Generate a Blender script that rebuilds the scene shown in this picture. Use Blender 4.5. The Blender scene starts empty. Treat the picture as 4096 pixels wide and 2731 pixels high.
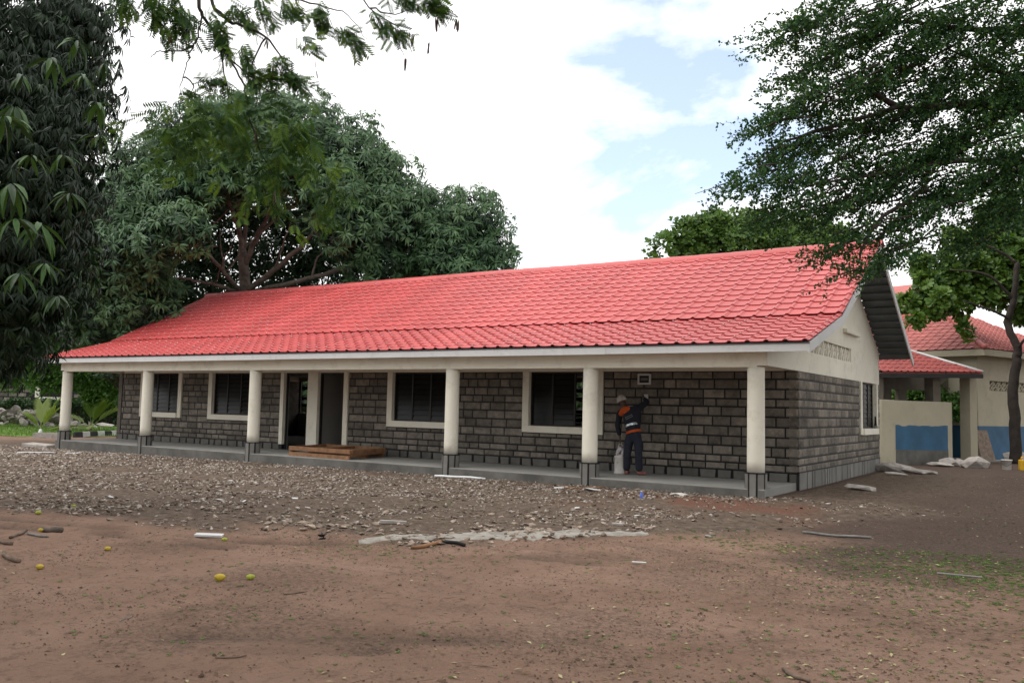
import bpy, math, random
import numpy as np
from mathutils import Vector, Matrix

SC = bpy.context.scene
COL = SC.collection
random.seed(7)
RNG = np.random.default_rng(11)

# ------------------------------------------------------------------ camera
CAM_POS = Vector((5.337, -16.891, 1.624))
YAW, PITCH, ROLL = 0.57946, 0.07484, 0.02241
fwd = Vector((-math.sin(YAW) * math.cos(PITCH), math.cos(YAW) * math.cos(PITCH), math.sin(PITCH)))
rt0 = Vector((math.cos(YAW), math.sin(YAW), 0))
up0 = rt0.cross(fwd)
rt = rt0 * math.cos(ROLL) + up0 * math.sin(ROLL)
up = up0 * math.cos(ROLL) - rt0 * math.sin(ROLL)
cam_data = bpy.data.cameras.new('camera')
cam_data.sensor_width = 36.0
cam_data.lens = 30.69
cam_data.clip_start = 0.05
cam_data.clip_end = 3000
cam = bpy.data.objects.new('camera', cam_data)
COL.objects.link(cam)
cam.matrix_world = Matrix(((rt.x, up.x, -fwd.x, CAM_POS.x), (rt.y, up.y, -fwd.y, CAM_POS.y),
                           (rt.z, up.z, -fwd.z, CAM_POS.z), (0, 0, 0, 1)))
SC.camera = cam

# ------------------------------------------------------------------ sky, sun, exposure
SUN_EL, SUN_AZ = math.radians(62), math.radians(228)      # azimuth: clockwise from +Y
world = bpy.data.worlds.new('World')
SC.world = world
world.use_nodes = True
wt = world.node_tree
wt.nodes.clear()
wo = wt.nodes.new('ShaderNodeOutputWorld')
sky = wt.nodes.new('ShaderNodeTexSky')
sky.sky_type = 'NISHITA'
sky.sun_disc = False
sky.sun_elevation = SUN_EL
sky.sun_rotation = SUN_AZ
sky.air_density = 1.0
sky.dust_density = 1.2
bg_sky = wt.nodes.new('ShaderNodeBackground')
bg_sky.inputs['Strength'].default_value = 0.15
wt.links.new(sky.outputs[0], bg_sky.inputs['Color'])
bg_cl = wt.nodes.new('ShaderNodeBackground')
bg_cl.inputs['Color'].default_value = (1.0, 1.0, 1.0, 1)
bg_cl.inputs['Strength'].default_value = 0.9
tc = wt.nodes.new('ShaderNodeTexCoord')
mp = wt.nodes.new('ShaderNodeMapping')
mp.inputs['Scale'].default_value = (1.0, 1.0, 2.2)
mp.inputs['Location'].default_value = (3.1, 1.7, 0.4)
wt.links.new(tc.outputs['Generated'], mp.inputs['Vector'])
n1 = wt.nodes.new('ShaderNodeTexNoise')
n1.inputs['Scale'].default_value = 3.1
n1.inputs['Detail'].default_value = 9
n1.inputs['Roughness'].default_value = 0.56
n1.inputs['Distortion'].default_value = 0.25
wt.links.new(mp.outputs[0], n1.inputs['Vector'])
# an opening in the cloud deck towards the north-west
dot = wt.nodes.new('ShaderNodeVectorMath')
dot.operation = 'DISTANCE'
wt.links.new(tc.outputs['Generated'], dot.inputs[0])
dot.inputs[1].default_value = (-0.399, 0.855, 0.330)
gap = wt.nodes.new('ShaderNodeMapRange')
gap.inputs['From Min'].default_value = 0.05
gap.inputs['From Max'].default_value = 0.27
gap.inputs['To Min'].default_value = -0.165
gap.inputs['To Max'].default_value = 0.14
wt.links.new(dot.outputs['Value'], gap.inputs['Value'])
addn = wt.nodes.new('ShaderNodeMath')
addn.operation = 'ADD'
wt.links.new(n1.outputs['Fac'], addn.inputs[0])
wt.links.new(gap.outputs[0], addn.inputs[1])
ramp = wt.nodes.new('ShaderNodeValToRGB')
ramp.color_ramp.elements[0].position = 0.36
ramp.color_ramp.elements[0].color = (0.22, 0.22, 0.22, 1)
ramp.color_ramp.elements[1].position = 0.50
ramp.color_ramp.elements[1].color = (1, 1, 1, 1)
wt.links.new(addn.outputs[0], ramp.inputs[0])
mixs = wt.nodes.new('ShaderNodeMixShader')
wt.links.new(ramp.outputs[0], mixs.inputs[0])
wt.links.new(bg_sky.outputs[0], mixs.inputs[1])
wt.links.new(bg_cl.outputs[0], mixs.inputs[2])
wt.links.new(mixs.outputs[0], wo.inputs['Surface'])

sd = bpy.data.lights.new('sun', 'SUN')
sd.energy = 0.9
sd.angle = math.radians(38)
sd.color = (1.0, 0.96, 0.90)
sun = bpy.data.objects.new('sun', sd)
COL.objects.link(sun)
sdir = Vector((math.sin(SUN_AZ) * math.cos(SUN_EL), math.cos(SUN_AZ) * math.cos(SUN_EL), math.sin(SUN_EL)))
sun.rotation_euler = sdir.to_track_quat('Z', 'Y').to_euler()
sun.location = (0, 0, 40)

vs = SC.view_settings
vs.view_transform = 'Standard'
vs.look = 'None'
vs.gamma = 1
vs.use_curve_mapping = False
vs.exposure = 0.82
SC.display_settings.display_device = 'sRGB'
cy = SC.cycles
cy.max_bounces = 8
cy.diffuse_bounces = 4
cy.glossy_bounces = 3
cy.transmission_bounces = 4
cy.transparent_max_bounces = 6
cy.sample_clamp_indirect = 6
cy.use_denoising = True

# ------------------------------------------------------------------ helpers
def tag(o, label=None, cat=None, group=None, kind=None):
    if label: o['label'] = label
    if cat: o['category'] = cat
    if group: o['group'] = group
    if kind: o['kind'] = kind
    return o

def empty(name, loc=(0, 0, 0), rz=0.0, **kw):
    o = bpy.data.objects.new(name, None)
    o.location = loc
    o.rotation_euler = (0, 0, rz)
    o.empty_display_size = 0.2
    COL.objects.link(o)
    return tag(o, **kw)

def link(name, me, parent=None, loc=None, rot=None, scale=None, **kw):
    o = bpy.data.objects.new(name, me)
    COL.objects.link(o)
    if parent is not None: o.parent = parent
    if loc is not None: o.location = loc
    if rot is not None: o.rotation_euler = rot
    if scale is not None: o.scale = scale
    return tag(o, **kw)

class MB:
    """collects shapes for one mesh"""
    def __init__(self): self.v = []; self.f = []
    def add(self, v, f):
        o = len(self.v)
        self.v += [tuple(p) for p in v]
        self.f += [tuple(i + o for i in q) for q in f]
        return self
    def box(self, x0, x1, y0, y1, z0, z1):
        v = [(x0, y0, z0), (x1, y0, z0), (x1, y1, z0), (x0, y1, z0), (x0, y0, z1), (x1, y0, z1), (x1, y1, z1), (x0, y1, z1)]
        return self.add(v, [(0, 3, 2, 1), (4, 5, 6, 7), (0, 1, 5, 4), (1, 2, 6, 5), (2, 3, 7, 6), (3, 0, 4, 7)])
    def hexa(self, pts):
        return self.add(pts, [(0, 3, 2, 1), (4, 5, 6, 7), (0, 1, 5, 4), (1, 2, 6, 5), (2, 3, 7, 6), (3, 0, 4, 7)])
    def beam(self, a, b, w, h, upv=(0, 0, 1)):
        a, b = Vector(a), Vector(b)
        d = (b - a).normalized()
        s = d.cross(Vector(upv))
        s = s.normalized() if s.length > 1e-6 else Vector((1, 0, 0))
        u = s.cross(d)
        s *= w / 2; u *= h / 2
        p = [a - s - u, b - s - u, b + s - u, a + s - u, a - s + u, b - s + u, b + s + u, a + s + u]
        return self.hexa(p)
    def tube(self, path, radii, n=8, cap=True):
        path = [Vector(p) for p in path]
        if not hasattr(radii, '__len__'): radii = [radii] * len(path)
        prev = None; rings = []
        for i, p in enumerate(path):
            d = (path[min(i + 1, len(path) - 1)] - path[max(i - 1, 0)]).normalized()
            if prev is None:
                s = d.cross(Vector((0, 0, 1)))
                if s.length < 1e-3: s = d.cross(Vector((1, 0, 0)))
            else:
                s = prev - d * prev.dot(d)
            s.normalize(); prev = s
            t = d.cross(s)
            rings.append([p + (s * math.cos(2 * math.pi * k / n) + t * math.sin(2 * math.pi * k / n)) * radii[i] for k in range(n)])
        v = [q for r in rings for q in r]
        f = []
        for i in range(len(path) - 1):
            for k in range(n):
                f.append((i * n + k, i * n + (k + 1) % n, (i + 1) * n + (k + 1) % n, (i + 1) * n + k))
        if cap:
            f.append(tuple(range(n - 1, -1, -1)))
            f.append(tuple((len(path) - 1) * n + k for k in range(n)))
        return self.add(v, f)
    def lathe(self, prof, n=24, c=(0, 0, 0)):
        v = [(c[0] + r * math.cos(2 * math.pi * k / n), c[1] + r * math.sin(2 * math.pi * k / n), c[2] + z) for r, z in prof for k in range(n)]
        f = []
        for i in range(len(prof) - 1):
            for k in range(n):
                f.append((i * n + k, i * n + (k + 1) % n, (i + 1) * n + (k + 1) % n, (i + 1) * n + k))
        f.append(tuple(range(n - 1, -1, -1)))
        f.append(tuple((len(prof) - 1) * n + k for k in range(n)))
        return self.add(v, f)
    def mesh(self, name, mat=None, smooth=False):
        me = bpy.data.meshes.new(name)
        me.from_pydata(self.v, [], self.f)
        me.update()
        if mat: me.materials.append(mat)
        if smooth: me.polygons.foreach_set('use_smooth', [True] * len(me.polygons))
        return me
    def build(self, name, mat, parent=None, smooth=False, bevel=0, **kw):
        o = link(name, self.mesh(name, mat, smooth), parent, **kw)
        if bevel:
            m = o.modifiers.new('bevel', 'BEVEL')
            m.width = bevel; m.segments = 2; m.limit_method = 'ANGLE'
        return o

def np_mesh(name, V, T, mat, rnd=None, smooth=False):
    """V (n,3), T (m,k) same-size polygons"""
    me = bpy.data.meshes.new(name)
    V = np.ascontiguousarray(V, dtype=np.float32); T = np.ascontiguousarray(T, dtype=np.int32)
    m, k = T.shape
    me.vertices.add(len(V)); me.vertices.foreach_set('co', V.ravel())
    me.loops.add(m * k); me.loops.foreach_set('vertex_index', T.ravel())
    me.polygons.add(m)
    me.polygons.foreach_set('loop_start', np.arange(0, m * k, k, dtype=np.int32))
    me.polygons.foreach_set('loop_total', np.full(m, k, dtype=np.int32))
    if smooth: me.polygons.foreach_set('use_smooth', np.ones(m, dtype=bool))
    if rnd is not None:
        a = me.attributes.new('rnd', 'FLOAT', 'POINT')
        a.data.foreach_set('value', np.ascontiguousarray(rnd, dtype=np.float32))
    me.update(calc_edges=True)
    if mat: me.materials.append(mat)
    return me

def unit(a): return a / np.maximum(np.linalg.norm(a, axis=-1, keepdims=True), 1e-9)

def scatter_mesh(name, tmpl, pos, X, Z, scale, mat, rnd=None, smooth=False):
    """one mesh holding a copy of the template (verts, tris) at every position"""
    tv, tf = np.asarray(tmpl[0], float), np.asarray(tmpl[1], int)
    M = len(pos)
    X = unit(X); Y = unit(np.cross(Z, X)); Z = np.cross(X, Y)
    s = np.asarray(scale, float)
    if s.ndim == 1: s = np.repeat(s[:, None], 3, 1)
    V = (pos[:, None, :] + (tv[None, :, 0] * s[:, 0:1])[..., None] * X[:, None, :]
         + (tv[None, :, 1] * s[:, 1:2])[..., None] * Y[:, None, :] + (tv[None, :, 2] * s[:, 2:3])[..., None] * Z[:, None, :])
    T = tf[None] + (np.arange(M) * len(tv))[:, None, None]
    if rnd is None: rnd = RNG.random(M)
    return np_mesh(name, V.reshape(-1, 3), T.reshape(-1, tf.shape[1]), mat, np.repeat(rnd, len(tv)), smooth)

def vnoise(x, y, seed=0):
    """smooth lattice noise in 0..1 for arrays"""
    r = np.random.default_rng(seed).random((64, 64))
    xi = np.floor(x).astype(int); yi = np.floor(y).astype(int)
    fx = x - xi; fy = y - yi
    fx = fx * fx * (3 - 2 * fx); fy = fy * fy * (3 - 2 * fy)
    g = lambda i, j: r[i % 64, j % 64]
    return (g(xi, yi) * (1 - fx) * (1 - fy) + g(xi + 1, yi) * fx * (1 - fy) + g(xi, yi + 1) * (1 - fx) * fy + g(xi + 1, yi + 1) * fx * fy)

def fbm(x, y, seed=0, o=4):
    t = 0; a = 0.5; s = 0
    for k in range(o):
        t = t + a * vnoise(x * 2 ** k, y * 2 ** k, seed + k); s += a; a *= 0.5
    return t / s

def sstep(a, b, x):
    t = np.clip((x - a) / (b - a), 0, 1)
    return t * t * (3 - 2 * t)

# ------------------------------------------------------------------ materials
def newmat(name):
    m = bpy.data.materials.new(name)
    m.use_nodes = True
    nt = m.node_tree
    return m, nt, nt.nodes['Principled BSDF']

def N(nt, t, **inp):
    n = nt.nodes.new('ShaderNode' + t)
    for k, v in inp.items(): n.inputs[k].default_value = v
    return n

def noise(nt, scale, detail=4, rough=0.6, vec=None):
    n = N(nt, 'TexNoise', Scale=scale, Detail=detail, Roughness=rough)
    if vec is None:
        g = nt.nodes.new('ShaderNodeNewGeometry'); vec = g.outputs['Position']
    nt.links.new(vec, n.inputs['Vector'])
    return n

def ramp2(nt, fac, stops):
    r = nt.nodes.new('ShaderNodeValToRGB')
    e = r.color_ramp.elements
    e[0].position, e[0].color = stops[0][0], (*stops[0][1], 1)
    e[1].position, e[1].color = stops[-1][0], (*stops[-1][1], 1)
    for p, c in stops[1:-1]:
        x = e.new(p); x.color = (*c, 1)
    nt.links.new(fac, r.inputs[0])
    return r

def mixc(nt, fac, a, b, mode='MIX'):
    m = nt.nodes.new('ShaderNodeMix'); m.data_type = 'RGBA'; m.blend_type = mode
    for s, v in ((m.inputs[0], fac), (m.inputs[6], a), (m.inputs[7], b)):
        if isinstance(v, (int, float)): s.default_value = v
        elif isinstance(v, tuple): s.default_value = (*v, 1)
        else: nt.links.new(v, s)
    return m.outputs[2]

def bump(nt, bs, h, strength=0.3, dist=0.02):
    b = N(nt, 'Bump', Strength=strength, Distance=dist)
    nt.links.new(h, b.inputs['Height'])
    nt.links.new(b.outputs[0], bs.inputs['Normal'])

def paint(name, col, var=0.12, scale=1.5, rough=0.7, bstr=0.1, bscale=60, spec=0.3, metal=0.0, dirt=None, orand=0.0, detail=5):
    """a painted or plain surface: base colour with blotches, fine relief, optional dirt colour and per-object shift"""
    m, nt, bs = newmat(name)
    n = noise(nt, scale, detail)
    lo = tuple(c * (1 - var) for c in col); hi = tuple(min(1, c * (1 + var)) for c in col)
    c = ramp2(nt, n.outputs['Fac'], [(0.3, lo), (0.7, hi)]).outputs[0]
    if dirt:
        n2 = noise(nt, scale * 2.7, 8, 0.7)
        f = ramp2(nt, n2.outputs['Fac'], [(0.52, (0, 0, 0)), (0.72, (dirt[1],) * 3)])
        c = mixc(nt, f.outputs[0], c, dirt[0])
    if orand:
        oi = nt.nodes.new('ShaderNodeObjectInfo')
        gi = nt.nodes.new('ShaderNodeNewGeometry')
        a = N(nt, 'Math'); a.operation = 'ADD'
        nt.links.new(oi.outputs['Random'], a.inputs[0]); nt.links.new(gi.outputs['Random Per Island'], a.inputs[1])
        w = N(nt, 'Math'); w.operation = 'FRACT'; nt.links.new(a.outputs[0], w.inputs[0])
        k = N(nt, 'MapRange'); k.inputs['To Min'].default_value = 1 - orand; k.inputs['To Max'].default_value = 1 + orand
        nt.links.new(w.outputs[0], k.inputs['Value'])
        h = N(nt, 'HueSaturation'); nt.links.new(k.outputs[0], h.inputs['Value']); nt.links.new(c, h.inputs['Color'])
        c = h.outputs[0]
    nt.links.new(c, bs.inputs['Base Color'])
    bs.inputs['Roughness'].default_value = rough
    bs.inputs['Specular IOR Level'].default_value = spec
    bs.inputs['Metallic'].default_value = metal
    if bstr:
        nb = noise(nt, bscale, 4)
        bump(nt, bs, nb.outputs['Fac'], bstr, 0.01)
    return m

def leafmat(name, cols, rough=0.4, trans=0.25, spec=0.45):
    m, nt, bs = newmat(name)
    a = nt.nodes.new('ShaderNodeAttribute'); a.attribute_name = 'rnd'
    c = ramp2(nt, a.outputs['Fac'], [(i / (len(cols) - 1), k) for i, k in enumerate(cols)]).outputs[0]
    nt.links.new(c, bs.inputs['Base Color'])
    bs.inputs['Roughness'].default_value = rough
    bs.inputs['Specular IOR Level'].default_value = spec
    tr = nt.nodes.new('ShaderNodeBsdfTranslucent')
    cc = mixc(nt, 1.0, c, (1.0, 1.0, 0.45), 'MULTIPLY')
    nt.links.new(cc, tr.inputs['Color'])
    mx = nt.nodes.new('ShaderNodeMixShader'); mx.inputs[0].default_value = trans
    out = nt.nodes['Material Output']
    nt.links.new(bs.outputs[0], mx.inputs[1]); nt.links.new(tr.outputs[0], mx.inputs[2])
    nt.links.new(mx.outputs[0], out.inputs['Surface'])
    return m

M = {}
M['cream'] = paint('cream_paint', (0.80, 0.765, 0.655), 0.05, 0.8, 0.75, 0.12, 90, dirt=((0.45, 0.40, 0.31), 0.45))
M['cream2'] = paint('shaded_weathered_cream_paint', (0.44, 0.40, 0.30), 0.10, 0.7, 0.8, 0.12, 70, dirt=((0.30, 0.25, 0.17), 0.4))  # darker than the main cream: tree shade put into the base colour
M['white'] = paint('off_white_board_paint', (0.62, 0.62, 0.62), 0.06, 1.2, 0.6, 0.06, 40, dirt=((0.38, 0.37, 0.35), 0.35))
M['mortar'] = paint('black_painted_joint', (0.012, 0.012, 0.013), 0.3, 6, 0.6, 0.2, 60)
M['mortar_grey'] = paint('grey_mortar', (0.10, 0.09, 0.08), 0.3, 6, 0.9, 0.3, 60)
M['block'] = paint('rock_faced_block', (0.165, 0.148, 0.125), 0.35, 5, 0.9, 0.8, 35, dirt=((0.34, 0.27, 0.22), 0.6), orand=0.38)
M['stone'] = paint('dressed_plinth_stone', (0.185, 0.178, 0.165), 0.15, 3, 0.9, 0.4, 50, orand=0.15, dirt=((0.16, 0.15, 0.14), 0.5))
M['concrete'] = paint('veranda_concrete', (0.235, 0.23, 0.215), 0.14, 1.1, 0.85, 0.25, 45, dirt=((0.20, 0.18, 0.16), 0.5))
M['plaster_in'] = paint('interior_plaster', (0.30, 0.29, 0.27), 0.1, 1, 0.9, 0.05, 40)
M['steel_dark'] = paint('dark_window_steel', (0.02, 0.018, 0.017), 0.2, 5, 0.45, 0.05, 60)
M['door_grey'] = paint('grey_door_paint', (0.17, 0.17, 0.172), 0.06, 2, 0.55, 0.05, 60)
M['galv'] = paint('dark_sheet_underside', (0.14, 0.16, 0.17), 0.2, 2, 0.5, 0.1, 30, metal=0.3)
M['wood'] = paint('raw_timber', (0.24, 0.125, 0.065), 0.3, 7, 0.75, 0.3, 50)
M['bark'] = paint('mango_bark', (0.115, 0.092, 0.076), 0.5, 4, 0.95, 1.0, 14)
M['bark_dark'] = paint('dark_bark', (0.042, 0.034, 0.029), 0.4, 4, 0.95, 1.0, 14)
M['twig'] = paint('dry_wood', (0.14, 0.10, 0.075), 0.4, 8, 0.9, 0.5, 40)
M['grey_wood'] = paint('weathered_pole', (0.20, 0.19, 0.18), 0.3, 8, 0.9, 0.5, 40)
M['pipe'] = paint('white_plastic_pipe', (0.72, 0.73, 0.74), 0.05, 3, 0.4, 0.03, 40, dirt=((0.45, 0.40, 0.35), 0.4))
M['paper'] = paint('white_scrap', (0.56, 0.555, 0.55), 0.06, 8, 0.7, 0.3, 30)
M['rock'] = paint('rubble_stone', (0.255, 0.198, 0.158), 0.35, 9, 0.95, 0.5, 40, orand=0.4)
M['rock_pale'] = paint('pale_broken_stone', (0.33, 0.30, 0.275), 0.3, 6, 0.95, 0.5, 30, orand=0.25)
M['mango_fruit'] = paint('ripe_mango_skin', (0.40, 0.29, 0.03), 0.18, 14, 0.5, 0.1, 40)
M['green_fruit'] = paint('greenish_mango_skin', (0.30, 0.33, 0.04), 0.2, 14, 0.5, 0.1, 40)
M['blue'] = paint('blue_dado_paint', (0.040, 0.115, 0.205), 0.2, 1.4, 0.7, 0.08, 50, dirt=((0.05, 0.08, 0.10), 0.5))
M['kerb_black'] = paint('black_kerb_paint', (0.035, 0.037, 0.042), 0.2, 4, 0.8, 0.2, 40)
M['kerb_white'] = paint('white_kerb_paint', (0.62, 0.62, 0.62), 0.08, 4, 0.8, 0.2, 40, dirt=((0.4, 0.38, 0.36), 0.4))
M['cement'] = paint('spilt_cement', (0.27, 0.25, 0.22), 0.3, 7, 0.95, 0.6, 30, dirt=((0.17, 0.135, 0.11), 0.9))
M['plastic_blue'] = paint('blue_plastic', (0.10, 0.16, 0.55), 0.1, 5, 0.35, 0, 40)
M['yellow_plastic'] = paint('yellow_plastic', (0.62, 0.36, 0.02), 0.1, 5, 0.45, 0, 40)
M['rubber'] = paint('black_rubber', (0.012, 0.012, 0.012), 0.2, 6, 0.6, 0.1, 40)
M['sack'] = paint('dusty_white_sack', (0.50, 0.48, 0.45), 0.15, 8, 0.9, 0.4, 60)

# pressed steel roof tile: red with chalky variation, glossy enough to take the sky
m, nt, bs = newmat('red_steel_tile')
n = noise(nt, 0.35, 3); n2 = noise(nt, 3.0, 6, 0.7)
c = ramp2(nt, n.outputs['Fac'], [(0.3, (0.465, 0.066, 0.063)), (0.7, (0.515, 0.083, 0.080))]).outputs[0]
f = ramp2(nt, n2.outputs['Fac'], [(0.5, (0, 0, 0)), (0.8, (0.35, 0.35, 0.35))])
c = mixc(nt, f.outputs[0], c, (0.43, 0.060, 0.054))
oi = nt.nodes.new('ShaderNodeNewGeometry')
k = N(nt, 'MapRange'); k.inputs['To Min'].default_value = 0.93; k.inputs['To Max'].default_value = 1.07
nt.links.new(oi.outputs['Random Per Island'], k.inputs['Value'])
h = N(nt, 'HueSaturation'); nt.links.new(k.outputs[0], h.inputs['Value']); nt.links.new(c, h.inputs['Color'])
# each pressed sheet (three tiles wide) has its own batch tone
gp = nt.nodes.new('ShaderNodeNewGeometry'); sx = nt.nodes.new('ShaderNodeSeparateXYZ'); nt.links.new(gp.outputs['Position'], sx.inputs[0])
dv = N(nt, 'Math'); dv.operation = 'DIVIDE'; dv.inputs[1].default_value = 1.0788; nt.links.new(sx.outputs[0], dv.inputs[0])
fl = N(nt, 'Math'); fl.operation = 'FLOOR'; nt.links.new(dv.outputs[0], fl.inputs[0])
wn1 = nt.nodes.new('ShaderNodeTexWhiteNoise'); wn1.noise_dimensions = '1D'; nt.links.new(fl.outputs[0], wn1.inputs['W'])
k2 = N(nt, 'MapRange'); k2.inputs['To Min'].default_value = 0.93; k2.inputs['To Max'].default_value = 1.07; nt.links.new(wn1.outputs['Value'], k2.inputs['Value'])
h2 = N(nt, 'HueSaturation'); nt.links.new(k2.outputs[0], h2.inputs['Value']); nt.links.new(h.outputs[0], h2.inputs['Color'])
nt.links.new(h2.outputs[0], bs.inputs['Base Color'])
bs.inputs['Roughness'].default_value = 0.42
bs.inputs['Specular IOR Level'].default_value = 0.5
wv = N(nt, 'TexWave', Scale=26.0, Distortion=0.3); wv.bands_direction = 'X'
g = nt.nodes.new('ShaderNodeNewGeometry'); nt.links.new(g.outputs['Position'], wv.inputs['Vector'])
bump(nt, bs, wv.outputs['Fac'], 0.25, 0.004)
M['tile'] = m
M['tile_old'] = paint('faded_red_tile', (0.44, 0.13, 0.115), 0.15, 1.2, 0.6, 0.1, 40, dirt=((0.26, 0.11, 0.09), 0.5), orand=0.08)
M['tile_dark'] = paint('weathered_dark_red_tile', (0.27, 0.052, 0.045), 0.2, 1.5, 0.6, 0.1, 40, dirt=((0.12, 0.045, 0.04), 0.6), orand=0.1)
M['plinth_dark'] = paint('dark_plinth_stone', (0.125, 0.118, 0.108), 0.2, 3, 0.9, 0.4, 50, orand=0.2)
M['slab_edge'] = paint('stained_slab_edge', (0.135, 0.13, 0.12), 0.35, 1.6, 0.9, 0.4, 40, dirt=((0.07, 0.065, 0.06), 0.7))
M['screw'] = paint('bright_screw_cap', (0.72, 0.70, 0.70), 0.05, 9, 0.4, 0)

# dark tinted glass louvre
m, nt, bs = newmat('dark_louvre_glass')
bs.inputs['Base Color'].default_value = (0.006, 0.0058, 0.0055, 1)
bs.inputs['Roughness'].default_value = 0.25
bs.inputs['Specular IOR Level'].default_value = 0.22
M['glass'] = m
m, nt, bs = newmat('reflective_tape')
bs.inputs['Base Color'].default_value = (0.75, 0.80, 0.85, 1)
bs.inputs['Roughness'].default_value = 0.35
bs.inputs['Metallic'].default_value = 0.6
n = noise(nt, 90, 2)
c = ramp2(nt, n.outputs['Fac'], [(0.42, (0.08, 0.09, 0.10)), (0.55, (0.85, 0.92, 0.96))])
nt.links.new(c.outputs[0], bs.inputs['Base Color'])
M['tape'] = m

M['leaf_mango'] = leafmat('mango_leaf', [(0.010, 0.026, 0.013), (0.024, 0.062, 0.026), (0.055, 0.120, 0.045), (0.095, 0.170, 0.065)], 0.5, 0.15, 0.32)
M['leaf_mango_near'] = leafmat('near_mango_leaf', [(0.008, 0.020, 0.010), (0.014, 0.036, 0.013), (0.050, 0.120, 0.025)], 0.4, 0.2, 0.3)
M['leaf_small'] = leafmat('small_round_leaf', [(0.020, 0.060, 0.028), (0.042, 0.115, 0.042), (0.11, 0.20, 0.045)], 0.55, 0.34, 0.25)
M['leaf_almond'] = leafmat('broad_obovate_leaf', [(0.055, 0.115, 0.024), (0.10, 0.19, 0.036), (0.17, 0.27, 0.055)], 0.42, 0.38, 0.4)
M['leaf_feather'] = leafmat('feathery_leaf', [(0.030, 0.075, 0.026), (0.058, 0.125, 0.030), (0.125, 0.215, 0.035)], 0.6, 0.32, 0.2)
M['leaf_bush'] = leafmat('light_bush_leaf', [(0.045, 0.11, 0.025), (0.075, 0.17, 0.035), (0.13, 0.26, 0.06)], 0.5, 0.35, 0.3)
M['leaf_dark'] = leafmat('dark_hedge_leaf', [(0.018, 0.045, 0.018), (0.03, 0.07, 0.022), (0.05, 0.10, 0.03)], 0.5, 0.2, 0.35)
M['leaf_palm'] = leafmat('young_palm_leaf', [(0.12, 0.20, 0.03), (0.20, 0.28, 0.05), (0.30, 0.36, 0.14)], 0.4, 0.3, 0.4)
M['litter'] = leafmat('fallen_leaf', [(0.055, 0.035, 0.022), (0.11, 0.065, 0.035), (0.20, 0.14, 0.06), (0.42, 0.40, 0.22)], 0.7, 0.05, 0.2)
M['clod'] = leafmat('soil_clod', [(0.05, 0.033, 0.025), (0.09, 0.058, 0.042), (0.15, 0.10, 0.075), (0.20, 0.14, 0.11)], 0.95, 0.0, 0.1)
M['weed'] = leafmat('ground_weed', [(0.05, 0.10, 0.02), (0.09, 0.17, 0.04), (0.16, 0.25, 0.08)], 0.6, 0.3, 0.3)
M['grass'] = leafmat('lawn_blade', [(0.08, 0.16, 0.025), (0.13, 0.24, 0.04), (0.19, 0.30, 0.06)], 0.6, 0.3, 0.3)
M['gravel'] = leafmat('mixed_rubble', [(0.055, 0.042, 0.034), (0.135, 0.100, 0.078), (0.22, 0.168, 0.132), (0.31, 0.25, 0.205), (0.54, 0.49, 0.44)], 0.95, 0.0, 0.15)
M['pod'] = leafmat('dry_seed_pod', [(0.05, 0.03, 0.025), (0.09, 0.05, 0.04)], 0.6, 0.1, 0.3)

# ------------------------------------------------------------------ ground
def edge_y(x):
    return np.interp(x, [-30, -7.6, -3.5, -0.8, 0.4, 1.3, 1.9, 2.6, 8], [-14, -10.3, -9.3, -8.4, -6.9, -5.7, -4.2, -2.2, 3])

RUTS = [[(-7.993, -11.122, 0.000), (-6.894, -10.678, 0.000), (-4.901, -10.138, 0.000), (-3.021, -9.731, 0.000), (-1.246, -8.622, 0.000), (0.146, -8.059, 0.000), (1.082, -8.328, 0.000)],
        [(-7.328, -11.405, 0.000), (-6.273, -10.988, 0.000), (-4.865, -10.498, 0.000), (-2.907, -10.187, 0.000)],
        [(0.694, -7.217, 0.000), (2.659, -6.840, 0.000), (3.964, -7.084, 0.000), (4.880, -8.153, 0.000), (5.250, -9.074, 0.000)],
        [(0.239, -8.747, 0.000), (1.136, -8.609, 0.000)],
        [(0.074, -12.996, 0.000), (1.160, -12.171, 0.000), (2.311, -11.371, 0.000)], [(0.574, -12.978, 0.000), (1.355, -12.387, 0.000)]]

def seg_dist(x, y, pts):
    d = np.full(x.shape, 9.0)
    for a, b in zip(pts[:-1], pts[1:]):
        ax, ay = a[0], a[1]; bx, by = b[0] - ax, b[1] - ay
        t = np.clip(((x - ax) * bx + (y - ay) * by) / (bx * bx + by * by), 0, 1)
        d = np.minimum(d, np.hypot(x - ax - t * bx, y - ay - t * by))
    return d

def rubble_mask(x, y):
    n = (fbm(x * 0.9, y * 0.9, 31) - 0.5) * 1.6
    m = sstep(-0.25, 0.25, y - edge_y(x) + n)
    m = m * sstep(4.0, 2.4, x + n) * sstep(-34, -30, x)
    return m * sstep(0.4, -0.1, y - 2.5 * sstep(-24.2, -25.5, x) - 12 * sstep(0.35, 0.6, x))

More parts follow.
